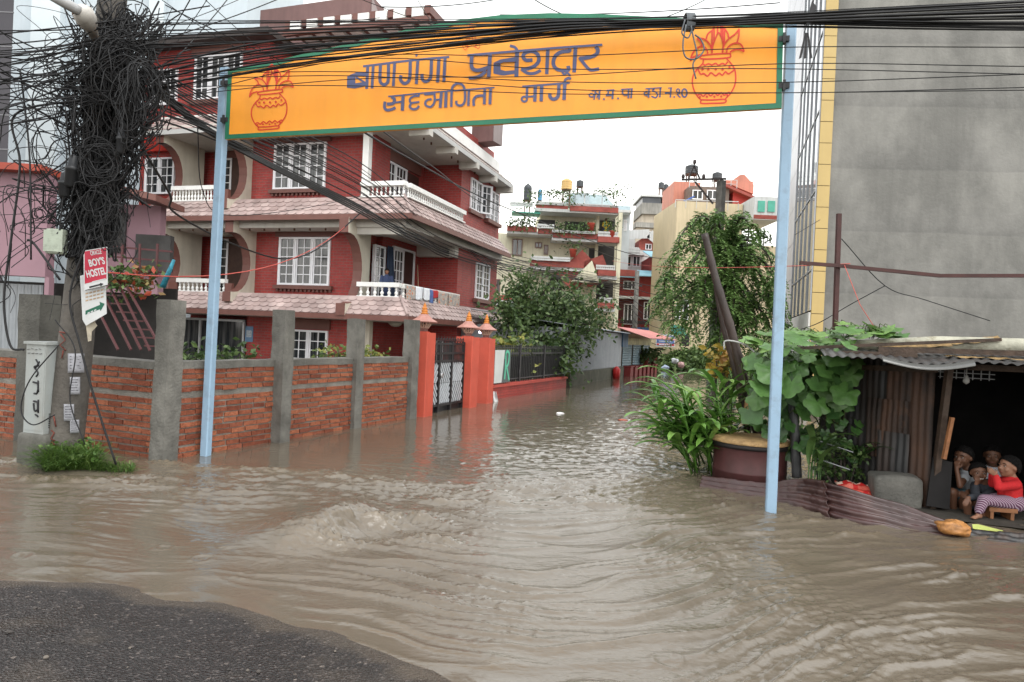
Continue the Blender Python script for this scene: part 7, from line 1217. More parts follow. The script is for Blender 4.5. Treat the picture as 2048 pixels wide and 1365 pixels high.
# sign boards: a plate traced on a vertical plane close to the pole
def plate(par, name, px, Y, mat, ang, off=0.0, th=0.012):
    P0 = at(190, 560, Y); n = Vector((math.sin(ang), -math.cos(ang), 0)); P0 = P0+n*off; fr = Fr(P0, (math.cos(ang), math.sin(ang), 0), (0, 0, 1), n); pts = []
    for x, y in px: q = hit(x, y, P0, n)-P0; pts.append((q.dot(fr.ax), q.z))
    return MB().prism(fr, pts, -th, 0).build(name, mat, par), fr, P0, n
def text_mesh(body, size, bold=0.0):
    cu = bpy.data.curves.new('txt', 'FONT'); cu.body = body; cu.size = size; cu.offset = bold; cu.align_x = 'CENTER'; cu.align_y = 'CENTER'; cu.extrude = 0.0015; o = bpy.data.objects.new('txt', cu); COL.objects.link(o); dg = bpy.context.evaluated_depsgraph_get(); dg.update(); me = bpy.data.meshes.new_from_object(o.evaluated_get(dg)); bpy.data.objects.remove(o); me.materials.clear(); return me
def put_text(body, par, mat, P0, n, ang, px0, px1, pyl, pyr, hgt, bold=0.0, name='lettering'):
    """letters fitted on the plate between two photo points (baseline centre line), hgt in photo pixels"""
    a = hit(px0, pyl, P0, n); b = hit(px1, pyr, P0, n); h = (hit(px0, pyl-hgt/2, P0, n)-hit(px0, pyl+hgt/2, P0, n)).length; me = text_mesh(body, 1.0, bold); xs = [v.co.x for v in me.vertices]; ys = [v.co.y for v in me.vertices]; cx, cy = (min(xs)+max(xs))/2, (min(ys)+max(ys))/2; sx = (b-a).length/(max(xs)-min(xs)); sy = h/(max(ys)-min(ys)); ax = (b-a).normalized(); up = n.cross(ax); c = (a+b)/2+n*0.003
    for v in me.vertices: v.co = c+ax*((v.co.x-cx)*sx)+up*((v.co.y-cy)*sy)+n*v.co.z
    if (up.z < 0): pass
    me.name = name; return link(name, me, mat, par)
SRED = M('sign_red', (0.34, 0.012, 0.035), 0.4, 0.06, 3, grime=0.15); SWH = M('sign_white', (0.45, 0.46, 0.46), 0.45, 0.05, 3, grime=0.3, gcol=(0.35, 0.32, 0.28)); SGR = M('sign_green', (0.008, 0.085, 0.05), 0.45, 0.1, 4); SBK = M('sign_black', (0.012, 0.012, 0.014), 0.5, 0.1, 5)
ANG = 0.22
hs_ = thing('hostel_sign', 'red hostel name board with a white arrow strip tied high on the utility pole', 'sign', at(190, 580, 7.2))
o1, fr1, P1, n1 = plate(hs_, 'board', [(168, 581), (215, 570), (214, 494), (167, 502)], 7.15, SWH, ANG, 0.06)
def on1(px, py, e=0.002): return hit(px, py, P1+n1*e, n1)
MB().poly([on1(x, y) for x, y in ((169.5, 568), (213, 558), (212.5, 496), (169, 503.5))]).build('red_panel', SRED, hs_)
put_text('ORACLE', hs_, SWH, P1, n1, ANG, 181, 203, 507.5, 503.5, 9, 0.02); put_text("BOY'S", hs_, SWH, P1, n1, ANG, 178, 209, 527, 521, 15, 0.03); put_text('HOSTEL', hs_, SWH, P1, n1, ANG, 173, 212, 549, 541.5, 15, 0.03)
MB().poly([on1(x, y, 0.004) for x, y in ((184, 563.5), (211, 557), (211, 558.5), (184, 565))]).build('small_print', SWH, hs_); MB().poly([on1(x, y, 0.004) for x, y in ((178, 573.5), (200, 568), (200, 566), (207, 568), (201, 573.5), (200.5, 571), (179, 576.5))]).build('arrow', SBK, hs_)
ws_ = thing('direction_sign', 'battered white board with a green arrow hanging below the red hostel sign', 'sign', at(190, 620, 7.2))
o2, fr2_, P2, n2 = plate(ws_, 'board', [(160, 552), (165, 640), (172, 652), (213, 628), (211, 572), (170, 582), (168, 550)], 7.2, SWH, ANG, 0.03)
def on2(px, py, e=0.002): return hit(px, py, P2+n2*e, n2)
MB().poly([on2(x, y) for x, y in ((171, 630), (171, 622), (200, 610), (199, 604), (209.5, 608), (201, 623), (200, 619))]).build('arrow', SGR, ws_)
for k, (y, c) in enumerate(((588, 'sign_tan'), (595, 'sign_tan'), (602, 'sign_tan'))):
    q = MB()
    for j in range(5): x = 171+j*7.6; q.poly([on2(x, y-0.24*(x-171)+1.6), on2(x+5.6, y-0.24*(x-165.4)+1.6), on2(x+5.6, y-0.24*(x-165.4)-1.2), on2(x, y-0.24*(x-171)-1.2)])
    q.build('text_line', M('sign_tan', (0.36, 0.25, 0.16), 0.6, 0.2, 9), ws_)
q = MB()
for j in range(3): x = 175+j*6.5; q.poly([on2(x, 627-0.42*(x-175)+1.3, 0.004), on2(x+4.5, 625-0.42*(x-175)+1.3, 0.004), on2(x+4.5, 625-0.42*(x-175)-1, 0.004), on2(x, 627-0.42*(x-175)-1, 0.004)])
q.build('text_line', SWH, ws_); plate(ws_, 'torn_backing', [(172, 652), (176, 684), (182, 682), (183, 664), (194, 652), (186, 640)], 7.24, M('torn_card', (0.36, 0.32, 0.25), 0.8, 0.3, 9), ANG, 0.02)
# grey street cabinet on its plinth
cb = gz(60, 935); cf = rotz(-0.30, (cb.x+0.04, cb.y+0.18, 0)); cb_ = thing('street_cabinet', 'grey white telecom cabinet scrawled with black graffiti on a concrete plinth', 'cabinet', cf.o); zc0, zc1 = at(70, 862, cf.o.y).z, at(70, 684, cf.o.y).z; rbox(MB(), cf, 0.20, 0.19, -0.3, zc0, 8, 12, 0.008).build('plinth', CONCD, cb_)
CABM = M('cabinet_grey', (0.27, 0.29, 0.285), 0.45, 0.08, 2, streak=0.4, gcol=(0.22, 0.20, 0.17), grime=0.3); MB().box(cf, -0.14, 0.14, -0.155, 0.145, zc0-0.005, zc1-0.02).build('body', CABM, cb_); MB().box(cf, -0.16, 0.16, -0.175, 0.165, zc1-0.02, zc1+0.008).build('top', CABM, cb_)
m = MB(); m.box(cf, -0.125, 0.125, -0.159, -0.1545, zc0+0.03, zc1-0.05); m.build('door', CABM, cb_)
def scr(m, pts, w_=0.010):
    q = smooth_pts([cf(x, -0.163, z) for x, z in pts], 5); m.tube(q, w_, 4)
g_ = MB(); zm = (zc0+zc1)/2
for pts in ([(0.01, 0.30), (0.05, 0.24), (-0.01, 0.22), (0.045, 0.16), (0.02, 0.12)], [(0.06, 0.28), (0.0, 0.2)], [(-0.02, 0.06), (0.05, 0.04), (0.045, -0.05), (0.0, -0.06)], [(0.05, 0.08), (0.06, -0.04)], [(0.0, -0.14), (0.05, -0.15), (0.06, -0.22), (0.02, -0.24), (0.0, -0.16)], [(0.065, -0.12), (0.07, -0.26)], [(0.03, -0.28), (0.075, -0.30)]): scr(g_, [(x, zm+z) for x, z in pts])
g_.build('graffiti', SBK, cb_); m = MB()
for k in range(4): x0 = -0.12+0.055*k; scr(m, [(x0, zm+0.40+0.015*(k % 2)), (x0+0.03, zm+0.405)], 0.004); scr(m, [(x0+0.01, zm+0.36), (x0+0.045, zm+0.365)], 0.004)
m.build('stencil', M('faded_ink', (0.12, 0.12, 0.12), 0.7, 0.2, 9), cb_); m = MB()
for k in range(8): m.box(cf, 0.141, 0.145, -0.10, 0.08, zc0+0.06+0.02*k, zc0+0.07+0.02*k)
m.build('vent', SBK, cb_)
# street lamp on the pole
ln_ = thing('street_lamp', 'pale cobra head street lamp at the top left of the utility pole', 'lamp', at(180, 60, 7.1)); hd0, hd1 = at(162, 16, 6.7), at(190, 76, 7.15); d_ = hd1-hd0; f = frame_dir(hd0, d_, (0, 1, 0)); L_ = d_.length
MB().lathe(f, [(0.012, 0), (0.06, 0.02), (0.095, 0.08), (0.10, 0.16), (0.085, 0.24), (0.06, 0.30), (0.045, L_)], 14).build('lamp_head', M('lamp_grey', (0.42, 0.40, 0.37), 0.45, 0.15, 5, grime=0.4), ln_); MB().tube(smooth_pts([at(55, -40, 6.5), at(110, -5, 6.55), at(158, 22, 6.72)], 5), 0.05, 8).build('arm', M('lamp_arm', (0.36, 0.36, 0.36), 0.5, 0.1, 4), ln_)
rb_ = f.at(0, 0, 0); m = MB(); m.tube([rb_(0.085*math.sin(a)*0.9, -0.085, 0.04+0.24*a/3.0) for a in np.linspace(0, 3.0, 8)], 0.008, 5); m.build('rust_rim', M('rust_line', (0.22, 0.11, 0.05), 0.7, 0.3, 9), ln_)
# junction boxes and closures in the tangle
CL = M('black_closure', (0.018, 0.019, 0.021), 0.45, 0.2, 6)
def closure(p, q, r, label):
    d = (q-p); f = frame_dir(p, d); L_ = d.length; one(MB().lathe(f, [(r*0.4, 0), (r*0.85, 0.02), (r*0.9, L_*0.5), (r*1.05, L_*0.5+0.005), (r*1.05, L_*0.62), (r*0.8, L_*0.63), (r*0.7, L_*0.95), (r*0.3, L_)], 12), 'cable_closure', CL, label, 'cable closure', 'black closures in the cable tangle')
closure(at(240, 308, 6.95), at(244, 255, 6.95), 0.045, 'slim black closure hanging right of the pole in the tangle'); closure(at(140, 375, 6.95), at(150, 310, 6.95), 0.065, 'black closure left of the pole at the eave height of the pink house'); closure(at(128, 395, 6.98), at(132, 345, 6.98), 0.06, 'lowest left black closure in front of the pink house')
t = thing('junction_box', 'pale green plastic junction box strapped left of the pole under the tangle', 'junction box', at(110, 485, 7.0)); a = at(89, 507, 7.05); b = at(124, 458, 7.05); f = rotz(0.15, ((a.x+b.x)/2, 7.1, (a.z+b.z)/2)); rbox(MB(), f, (b.x-a.x)/2, 0.06, -(b.z-a.z)/2, (b.z-a.z)/2, 6, 10, 0.002).build('box', M('pale_green_box', (0.33, 0.37, 0.30), 0.5, 0.1, 5, grime=0.4), t); MB().box(f, -0.09, 0.09, -0.075, -0.06, -0.11, 0.11).build('lid', M('pale_green_box', (0.33, 0.37, 0.30), 0.5, 0.1, 5), t)
# ================================================================== CABLES
# the knot on the pole: loops, coils and loose ends nobody could count
tg = MB(); r_ = random.Random(11)
def pa(py): return pole_at(py)
def loop(py, R, h, ecc, n=16, turns=1.0, r=0.006, ph=0, cx=0.0):
    c = pa(py); pts = []
    for k in range(int(n*turns)+1):
        a = ph+2*math.pi*k/n; j = 0.05*R*math.sin(3*a+py); pts.append(c+side_*(cx+(R+j)*math.cos(a)*ecc)+tocam*((R+j)*0.55*math.sin(a)+0.10)+Vector((0, 0, h*math.sin(a*0.5+ph)+0.02*math.sin(2*a))))
    tg.tube(pts, r, 4, False)
def rv0(k): return Vector((r_.gauss(0, k), r_.gauss(0, k), r_.gauss(0, k)))
def wob(p, q, n, amp, s): 
    p, q = Vector(p), Vector(q); k = r_.random()*50; return [p.lerp(q, i/n)+Vector((mnoise.noise((i*0.2+k, 0, s)), mnoise.noise((0, i*0.2+k, s)), mnoise.noise((s, 1, i*0.2+k))))*amp*math.sin(math.pi*i/n)**0.5 for i in range(n+1)]
for _ in range(760):                                # strands running along and round the pole
    y0 = r_.uniform(0, 430); y1 = min(y0+r_.uniform(50, 260), 520); hi = 1-min(1, max(0, (y0-250)/200)); sp_ = 0.10+0.13*hi; sk = 0.12*hi; a = pa(y0)+side_*r_.gauss(sk, sp_)+tocam*r_.uniform(0.02, 0.30); b = pa(y1)+side_*r_.gauss(sk*0.5, sp_*0.8)+tocam*r_.uniform(0.02, 0.30); tg.tube(wob(a, b, 9, r_.uniform(0.04, 0.22), r_.random()*9), r_.choice((0.004, 0.005, 0.006, 0.008, 0.011)), 4, False)
for _ in range(40): loop(r_.uniform(40, 470), r_.uniform(0.08, 0.24), r_.uniform(-0.16, 0.16), r_.uniform(0.7, 1.5), 12, r_.uniform(0.4, 1.0), r_.choice((0.005, 0.006, 0.009)), r_.uniform(0, 6.28), r_.gauss(0.03, 0.12))
def coil(px, py, R, turns, r=0.006, sq=1.0, sc=1.0):   # slack hanging in uneven rings
    c = at(px, py, 7.0)
    for k in range(turns):
        ph = r_.uniform(0, 6.28); R2 = R*r_.uniform(0.7, 1.2); o = Vector((r_.gauss(0, 0.035*sc), r_.gauss(0, 0.03), r_.gauss(0, 0.05*sc))); e1, e2, tw_ = r_.uniform(0.7, 1.1)*sq, r_.uniform(0.85, 1.25), r_.gauss(0, 0.25)
        tg.tube([c+o+side_*(R2*(math.cos(a)*e1+tw_*math.sin(a)*sq+0.12*math.sin(3*a+ph)))+Vector((0, 0, R2*e2*math.sin(a)))+tocam*(0.06*math.sin(a+ph)) for a in np.linspace(ph, ph+r_.uniform(4.5, 6.6), 18)], r, 4, False)
coil(202, 322, 0.17, 16); coil(80, 428, 0.055, 5, 0.004, 1.0, 0.2); coil(288, 195, 0.28, 24, 0.006, 0.42, 1.3); coil(268, 215, 0.30, 18, 0.006, 0.38, 1.5); coil(160, 230, 0.22, 9, 0.006, 0.5, 1.4); coil(185, 410, 0.20, 10, 0.006, 0.7, 1.5); coil(262, 55, 0.13, 9, 0.006, 1.0, 1.0); coil(215, 445, 0.16, 7, 0.005, 0.7, 1.4); coil(240, 140, 0.22, 14, 0.007, 0.9, 2.0)
for _ in range(150):                                # loose loops straying left and right of the knot
    s = r_.choice((-1, -1, -1, 1)); y0 = r_.uniform(50, 440); k = 0.85 if s < 0 else 0.55; a = pa(y0)+side_*r_.gauss(0, 0.1)+tocam*0.15; b = a+side_*(s*r_.uniform(0.15, k))+Vector((0, 0, r_.uniform(-0.7, 0.3))); c = b+side_*(-s*r_.uniform(-0.1, 0.5))+Vector((0, 0, r_.uniform(-0.7, -0.05))); tg.tube(smooth_pts([a, a.lerp(b, 0.5)+rv0(0.08), b, c.lerp(b, 0.4)+rv0(0.08), c], 6), r_.choice((0.003, 0.0045, 0.006)), 4, False)
for _ in range(60):                                 # ends dropping down the pole
    y0 = r_.uniform(330, 480); a = pa(y0)+side_*r_.gauss(-0.02, 0.12)+tocam*0.2; b = pa(y0+r_.uniform(60, 170))+side_*r_.gauss(0, 0.09)+tocam*0.2; tg.tube(wob(a, b, 10, 0.2, r_.random()*9), r_.choice((0.004, 0.006, 0.008)), 4, False)
o = tg.build('cable_tangle', WIRE); tag(o, 'dense black knot of tangled cables and coils around the utility pole', 'cable tangle', None, 'stuff')
GROUPT = 'thin cables strung across the top of the view'
# bundle from the pole over the sign, gathered at a tie on its right half and leaving the frame
tie = at(1375, 45, 6.55)
r2 = random.Random(5)
for k in range(24):
    f_ = k/23; y0 = 38+150*f_+r2.uniform(-8, 8); a = at(r2.uniform(235, 300), y0, 7.25); mid = at(r2.uniform(640, 900), lerp(38, 112, f_)+r2.uniform(-6, 6), 6.95); c = tie+Vector((r2.uniform(-0.25, 0.1), r2.uniform(-0.03, 0.03), 0.05-0.10*f_+r2.uniform(-0.02, 0.02))); e = at(2120, lerp(2, 62, f_)+r2.uniform(-7, 7), 5.6); e2 = e+(e-c)*2.2
    cable('overhead_cable', smooth_pts([a, mid, c, e, e2], 8), r2.choice((0.004, 0.0055, 0.0075)), 'one of the black cables bunched along the top edge of the orange sign', 'cable', 'cables bunched over the orange sign')
for k in range(4):
    y = 50+k*9; cable('thick_cable', smooth_pts([at(240, 190-k*12, 7.2), at(520, 128-k*14, 7.05), at(760, 108-k*13, 6.9), at(1100, 62-k*6, 6.7), tie+Vector((0, 0, -0.04+0.02*k)), at(1700, 40-k*6, 6.0), at(2120, 30-k*10, 5.55), at(2120, 30-k*10, 5.55)*3-at(1700, 40-k*6, 6.0)*2], 7), 0.011, 'one of the thick cables sagging across the sign into the tie on its right', 'cable', 'thick cables crossing the orange sign')
m = MB(); c = tie
for k in range(7): m.tube([c+Vector((0.012*k-0.04, 0, 0))+Vector((0.03*math.sin(a*0.5), 0.05*math.cos(a), 0.085*math.sin(a))) for a in np.linspace(0, 6.3, 14)], 0.008, 5)
for pts in ([(1372, 50), (1366, 90), (1372, 115), (1392, 118), (1408, 100), (1402, 80), (1390, 70)], [(1382, 52), (1388, 80), (1394, 110), (1386, 130), (1392, 158)], [(1370, 40), (1364, 66), (1376, 76), (1384, 60)]): m.tube(smooth_pts([at(x, y, 6.5) for x, y in pts], 6), 0.008, 5)
one(m, 'cable_tie', M('grey_wire', (0.10, 0.11, 0.12), 0.5, 0.2, 9), 'wire tie with loose curls hanging in front of the right pot drawing', 'wire tie')
for x, yl, yr in ((0, 150, 165), (1, 158, 186), (2, 178, 186), (3, 120, 95), (4, 165, 128), (5, 126, 138)):
    cable('thin_cable', smooth_pts([at(300, 150+12*x, 7.2), at(700, yl-6, 7.0), at(1100, (yl+yr)/2+6, 6.6), at(1560, yr, 6.2), at(2110, yr-18+6*x, 5.7), at(2110, yr-18+6*x, 5.7)*3-at(1560, yr, 6.2)*2], 7), 0.0045, 'one of the thin lines crossing the face of the orange sign below the bundle', 'cable', 'thin lines across the sign face')
SL = [((-20, r2.uniform(10, 260)), (r2.uniform(150, 260), r2.uniform(60, 230))) for _ in range(26)]
for k, (p, q) in enumerate(SL+[((0, 22), (300, 45)), ((0, 60), (260, 70)), ((-20, 95), (270, 90)), ((-20, 118), (240, 100)), ((-20, 132), (230, 118)), ((-20, 178), (220, 130)), ((-20, 205), (200, 150)), ((-10, 40), (420, 12)), ((-20, 140), (200, 150)), ((0, 150), (240, 180)), ((-20, 112), (210, 84)), ((0, 86), (260, 60)), ((-20, 215), (210, 200)), ((20, 170), (200, 195))]):
    cable('side_cable', sag(at(p[0], p[1], 6.6)*2.6-at(q[0], q[1], 7.2)*1.6, at(q[0], q[1], 7.2), 0.10+0.05*(k % 4), 24), r2.choice((0.005, 0.007)), 'one of the cables leaving the knot for the left edge of the view', 'cable', 'cables leaving the pole to the left')
for k, (p, q) in enumerate((((250, 80), (520, -20)), ((270, 95), (600, -20)), ((300, 170), (470, -20)), ((330, 10), (640, 150)), ((310, -10), (520, 120)), ((380, 0), (300, 120)), ((400, -10), (640, 190)), ((300, 60), (760, 36)), ((300, 75), (800, 50)), ((300, 88), (820, 62)), ((340, 120), (740, 70)), ((420, -10), (330, 110)), ((830, -10), (880, 60)), ((1040, -20), (1160, 40)), ((1240, 60), (1410, 0)), ((700, -10), (1010, 90)), ((760, 14), (1010, -4)), ((1560, 6), (1000, 30)))):
    cable('crossing_cable', sag(at(p[0], p[1], 6.9), at(q[0], q[1], 8.5), 0.04), r2.choice((0.004, 0.006)), 'one of the thin cables criss-crossing the sky and roofs above the sign', 'cable', 'cables criss-crossing above the sign')
# bundle falling from the pole behind the sign into the alley
end = at(1262, 572, 45.5)
for k in range(16):
    f_ = k/15; a = at(r2.uniform(290, 330), 130+100*f_, 7.5); b = at(455+10*r2.random(), lerp(215, 292, f_), 9.4); c = at(lerp(720, 690, f_), lerp(330, 405, f_)+r2.uniform(-8, 8), 15); d = at(960+r2.uniform(-20, 20), lerp(492, 535, f_), 26); e = end+Vector((0, 0, r2.uniform(-0.25, 0.35)))
    cable('alley_cable', smooth_pts([a, b, c, d, e], 9), lerp(0.006, 0.014, r2.random()), 'one of the black cables slanting from the pole past the brick house into the alley', 'cable', 'cables slanting into the alley')
for k in range(4):
    cable('heavy_alley_cable', smooth_pts([at(305, 165+6*k, 7.5), at(462, 284+3*k, 9.5), at(700, 404+4*k, 15), at(840, 474+5*k, 20), at(965, 520+4*k, 27), end+Vector((0, 0, -0.1*k))], 9), 0.019, 'one of the heavy twisted cables making the dark bundle under the middle balcony', 'cable', 'heavy cable bundle into the alley')
cable('alley_cable', smooth_pts([at(610, 190, 9), at(820, 318, 16), at(1010, 415, 25), at(1250, 505, 38), at(1345, 520, 44)], 9), 0.022, 'single black cable sweeping from the sign down to the cream building', 'cable')
cable('alley_cable', smooth_pts([at(640, 170, 9), at(860, 330, 16), at(1010, 430, 26), at(1240, 520, 40)], 9), 0.014, 'slimmer black cable just under the one sweeping to the cream building', 'cable')
for k in range(9):
    cable('alley_line', smooth_pts([at(905+6*k, 470+6*k, 24), at(1080, 535+7*k, 34), end+Vector((0.2, 0, -0.5-0.14*k))], 7), 0.012, 'one of the fine lines fanning out to the slim alley pole', 'cable', 'fine lines at the alley pole')
for k in range(9):
    s_ = 0.3+0.22*k; cable('far_line', sag(end+Vector((0, 0, 0.3-0.35*k)), at(1400+10*(k % 3), 566+9*k, 39), s_, 12), 0.02, 'one of the sagging lines in front of the red far house', 'cable', 'sagging lines before the red house')
cable('service_cable', smooth_pts([at(280, 290, 7.4), at(340, 390, 9.0), at(352, 428, 10.0), at(470, 490, 12.5), at(570, 518, 14.5), at(640, 495, 16.5), at(728, 420, 18.2)], 8), 0.016, 'thick black service cable looping from the knot to the corner of the brick house', 'cable')
cable('service_cable', smooth_pts([at(395, 250, 8.5), at(405, 380, 11), at(450, 430, 13), at(590, 420, 16), at(728, 392, 18.4)], 8), 0.008, 'thin slack wire drooping across the front window of the brick house', 'cable')
cable('red_line', sag(at(212, 545, 7.3), at(700, 445, 18), 0.5), 0.008, 'thin red line running from the hostel sign to the brick house', 'cable', mat=PINK)
for k, pts in enumerate(([(160, 200), (30, 230), (40, 330), (22, 480), (8, 600), (20, 690), (48, 700)], [(180, 470), (140, 590), (160, 690), (190, 800), (232, 930)], [(118, 690), (60, 760), (42, 820), (66, 850), (110, 830)], [(120, 560), (70, 490), (55, 480)], [(40, 140), (50, 220), (60, 330), (62, 520)], [(110, 640), (150, 700), (140, 800), (170, 890)])):
    cable('hanging_cable', smooth_pts([at(x, y, 6.95-0.02*k) for x, y in pts], 7), (0.012, 0.011, 0.007, 0.012, 0.009, 0.006)[k], ('thick cable bowing out to the left edge past the pink house', 'stay cable slanting from the pole down to the weeds', 'cable looping round the front of the grey cabinet', 'stiff cut cable end sticking out left of the pole', 'cable hanging straight down in front of the pink wall', 'thin cable trailing down the pole beside the paper notices')[k], 'cable')
for k in range(4): cable('sky_line', [at(1060+40*k, 210, 20), at(1330+45*k, 330+10*(k % 2), 40)], 0.006, 'one of the faint lines in the white sky under the sign', 'cable', 'faint lines in the sky', M('pale_line', (0.4, 0.4, 0.4), 0.6, 0.1, 2), 4)
cable('black_line', smooth_pts([at(1590, 470, 12), at(1640, 440, 12.5)], 5), 0.006, 'short dark line near the yellow panels', 'cable')
for x, y, s in ((1612, 90, 1.0), (1628, 20, 1.1)):          # birds? - torn kite strips on the bundle
    pass
m = MB()
for dx in (-10, 0, 12): m.poly([at(1612+dx*0.2, 66, 6.2), at(1612+dx-4, 118, 6.2), at(1612+dx+1, 116, 6.2), at(1613+dx*0.2+2, 66, 6.2)])
m.poly([at(1624, 2, 6.2), at(1612, 50, 6.2), at(1622, 48, 6.2), at(1634, 14, 6.2)]); o = one(m, 'cloth_strip', SBK, 'torn dark strips hanging from the cables before the white cladding', 'rag'); o.modifiers.new('thickness', 'SOLIDIFY').thickness = 0.006
# ================================================================== VEGETATION
LEAF = M_attr('tree_leaves', [(0.030, 0.056, 0.020), (0.062, 0.106, 0.036), (0.105, 0.16, 0.056), (0.16, 0.22, 0.09)], 0.45, 0.4, trans=0.25, bs=4)
LEAFL = M_attr('drooping_leaves', [(0.042, 0.092, 0.026), (0.090, 0.165, 0.046), (0.145, 0.24, 0.070), (0.21, 0.32, 0.11)], 0.45, 0.4, trans=0.28, bs=4)
BARK = M('wet_bark', (0.035, 0.027, 0.022), 0.75, 0.35, 6, bump=0.6)
def leaf(m, c, d, u, L_, w_, tone):
    s = d.cross(u).normalized(); u = s.cross(d); m.poly([c, c+d*L_*0.35+s*w_+u*0.05*L_, c+d*L_*0.75+s*w_*0.7, c+d*L_-u*0.06*L_, c+d*L_*0.75-s*w_*0.7, c+d*L_*0.35-s*w_+u*0.05*L_], None, tone)
def rv(): return Vector((random.gauss(0, 1), random.gauss(0, 1), random.gauss(0, 1))).normalized()
def tree_one(base, label, tips, nleaf, size, trunk_r, mid, name='broadleaf_tree', mat=LEAF, spread=0.35, droop=0.25):
    t = thing(name, label, 'tree', base); tr = MB(); cr = MB(); tr.tube(smooth_pts([base, base.lerp(mid, 0.5)+Vector((0.1, 0, 0)), mid], 4), [lerp(trunk_r, trunk_r*0.6, i/8) for i in range(9)], 8)
    for tip in tips:
        a = mid.lerp(base, random.uniform(0, 0.35)); b = a.lerp(tip, 0.55)+rv()*0.3; P = smooth_pts([a, b, tip], 5); n = len(P); tr.tube(P, [lerp(trunk_r*0.4, 0.012, i/(n-1)) for i in range(n)], 5)
        for _ in range(nleaf//len(tips)):
            k = random.random()**0.6; i = min(int(k*(n-1)), n-2); c = P[i].lerp(P[i+1], random.random())+rv()*spread*random.random()*(0.5+k); d = (rv()+Vector((0, 0, -droop))).normalized(); tone = min(1, max(0, random.gauss(0.45, 0.22))); leaf(cr, c, d, rv(), size*random.uniform(0.6, 1.2), size*0.24, tone)
    cr.build('crown', mat, t); tr.build('trunk', BARK, t); return t
# tree over the garden railing: crown points inside its outline in the photo
b = at(1022, 720, 24.5); b.z = -0.3; b = at(1035, 760, 24.6); b.z = -0.3
tips = [at(x+random.uniform(-6, 6), y+random.uniform(-6, 6), 24.3+random.uniform(-1.7, 1.7)) for x, y in ((1010, 575), (1040, 560), (1070, 548), (1100, 556), (1130, 560), (1150, 580), (1170, 600), (1195, 622), (1205, 650), (1180, 660), (1160, 640), (1140, 610), (1110, 590), (1080, 585), (1050, 590), (1030, 610), (1060, 620), (1090, 625), (1120, 640), (1150, 670), (1120, 675), (1090, 665), (1060, 655), (1030, 645), (1010, 620), (1000, 655), (1140, 700), (1170, 690), (1165, 705), (1110, 700), (1000, 600), (1100, 640), (1130, 625), (1215, 640), (1200, 600))]
tree_one(b, 'bushy dark green tree overhanging the garden railing and tin shed', tips, 9000, 0.19, 0.16, at(1060, 640, 24.3), spread=0.62)
# yellowish shrub behind the railing, garden shrubs
def shrub(name, label, pts, n, size, mat, base, spread, cat='shrub', parts=True):
    t = thing(name, label, cat, base); m = MB(); leafy(m, pts, n, size, spread); m.build('foliage', mat, t); s = MB()
    for p in pts[:8]: s.tube([Vector((lerp(base.x, p.x, 0.3), lerp(base.y, p.y, 0.3), base.z)), p], [0.02, 0.006], 5)
    s.build('stems', BARK, t); return t
YG = M_attr('yellow_green_leaves', [(0.05, 0.09, 0.02), (0.12, 0.16, 0.04), (0.30, 0.28, 0.07)], 0.5, trans=0.2); DGR = M_attr('garden_leaves', [(0.02, 0.045, 0.012), (0.05, 0.09, 0.025), (0.09, 0.14, 0.04)], 0.5, trans=0.2)
def gp_(x, y, Y): return at(x, y, Y)
shrub('garden_shrub', 'yellow speckled shrub just behind the black railing', [gp_(1018+random.uniform(-18, 24), y, 20+random.random()) for y in range(684, 745, 4)], 700, 0.2, YG, Vector((gp_(1020, 760, 20.2).x, 20.2, 0)), (0.22, 0.25, 0.16))
shrub('garden_shrub', 'dark garden shrubs filling the railing beyond the yellow one', [gp_(random.uniform(1050, 1125), random.uniform(700, 755), 22+random.random()) for _ in range(30)], 1300, 0.2, DGR, Vector((gp_(1090, 760, 22.4).x, 22.4, 0)), (0.4, 0.3, 0.25))
for (x0, x1, y, Y, lb) in ((372, 498, 706, 10.6, 'low shrubs showing over the brick wall in front of the shopfront'), (640, 690, 708, 12.6, 'bright shrub peeping over the alley wall left of the middle pillar'), (722, 775, 712, 13.6, 'bright shrub peeping over the alley wall right of the middle pillar')):
    pts = [at(random.uniform(x0, x1), y+random.uniform(-7, 14), Y+random.random()*0.4) for _ in range(14)]; shrub('garden_shrub', lb, pts, 260 if x0 < 500 else 180, 0.12, YG if x0 > 500 else DGR, Vector((at((x0+x1)/2, 760, Y).x, Y+0.2, 0)), (0.12, 0.1, 0.09))
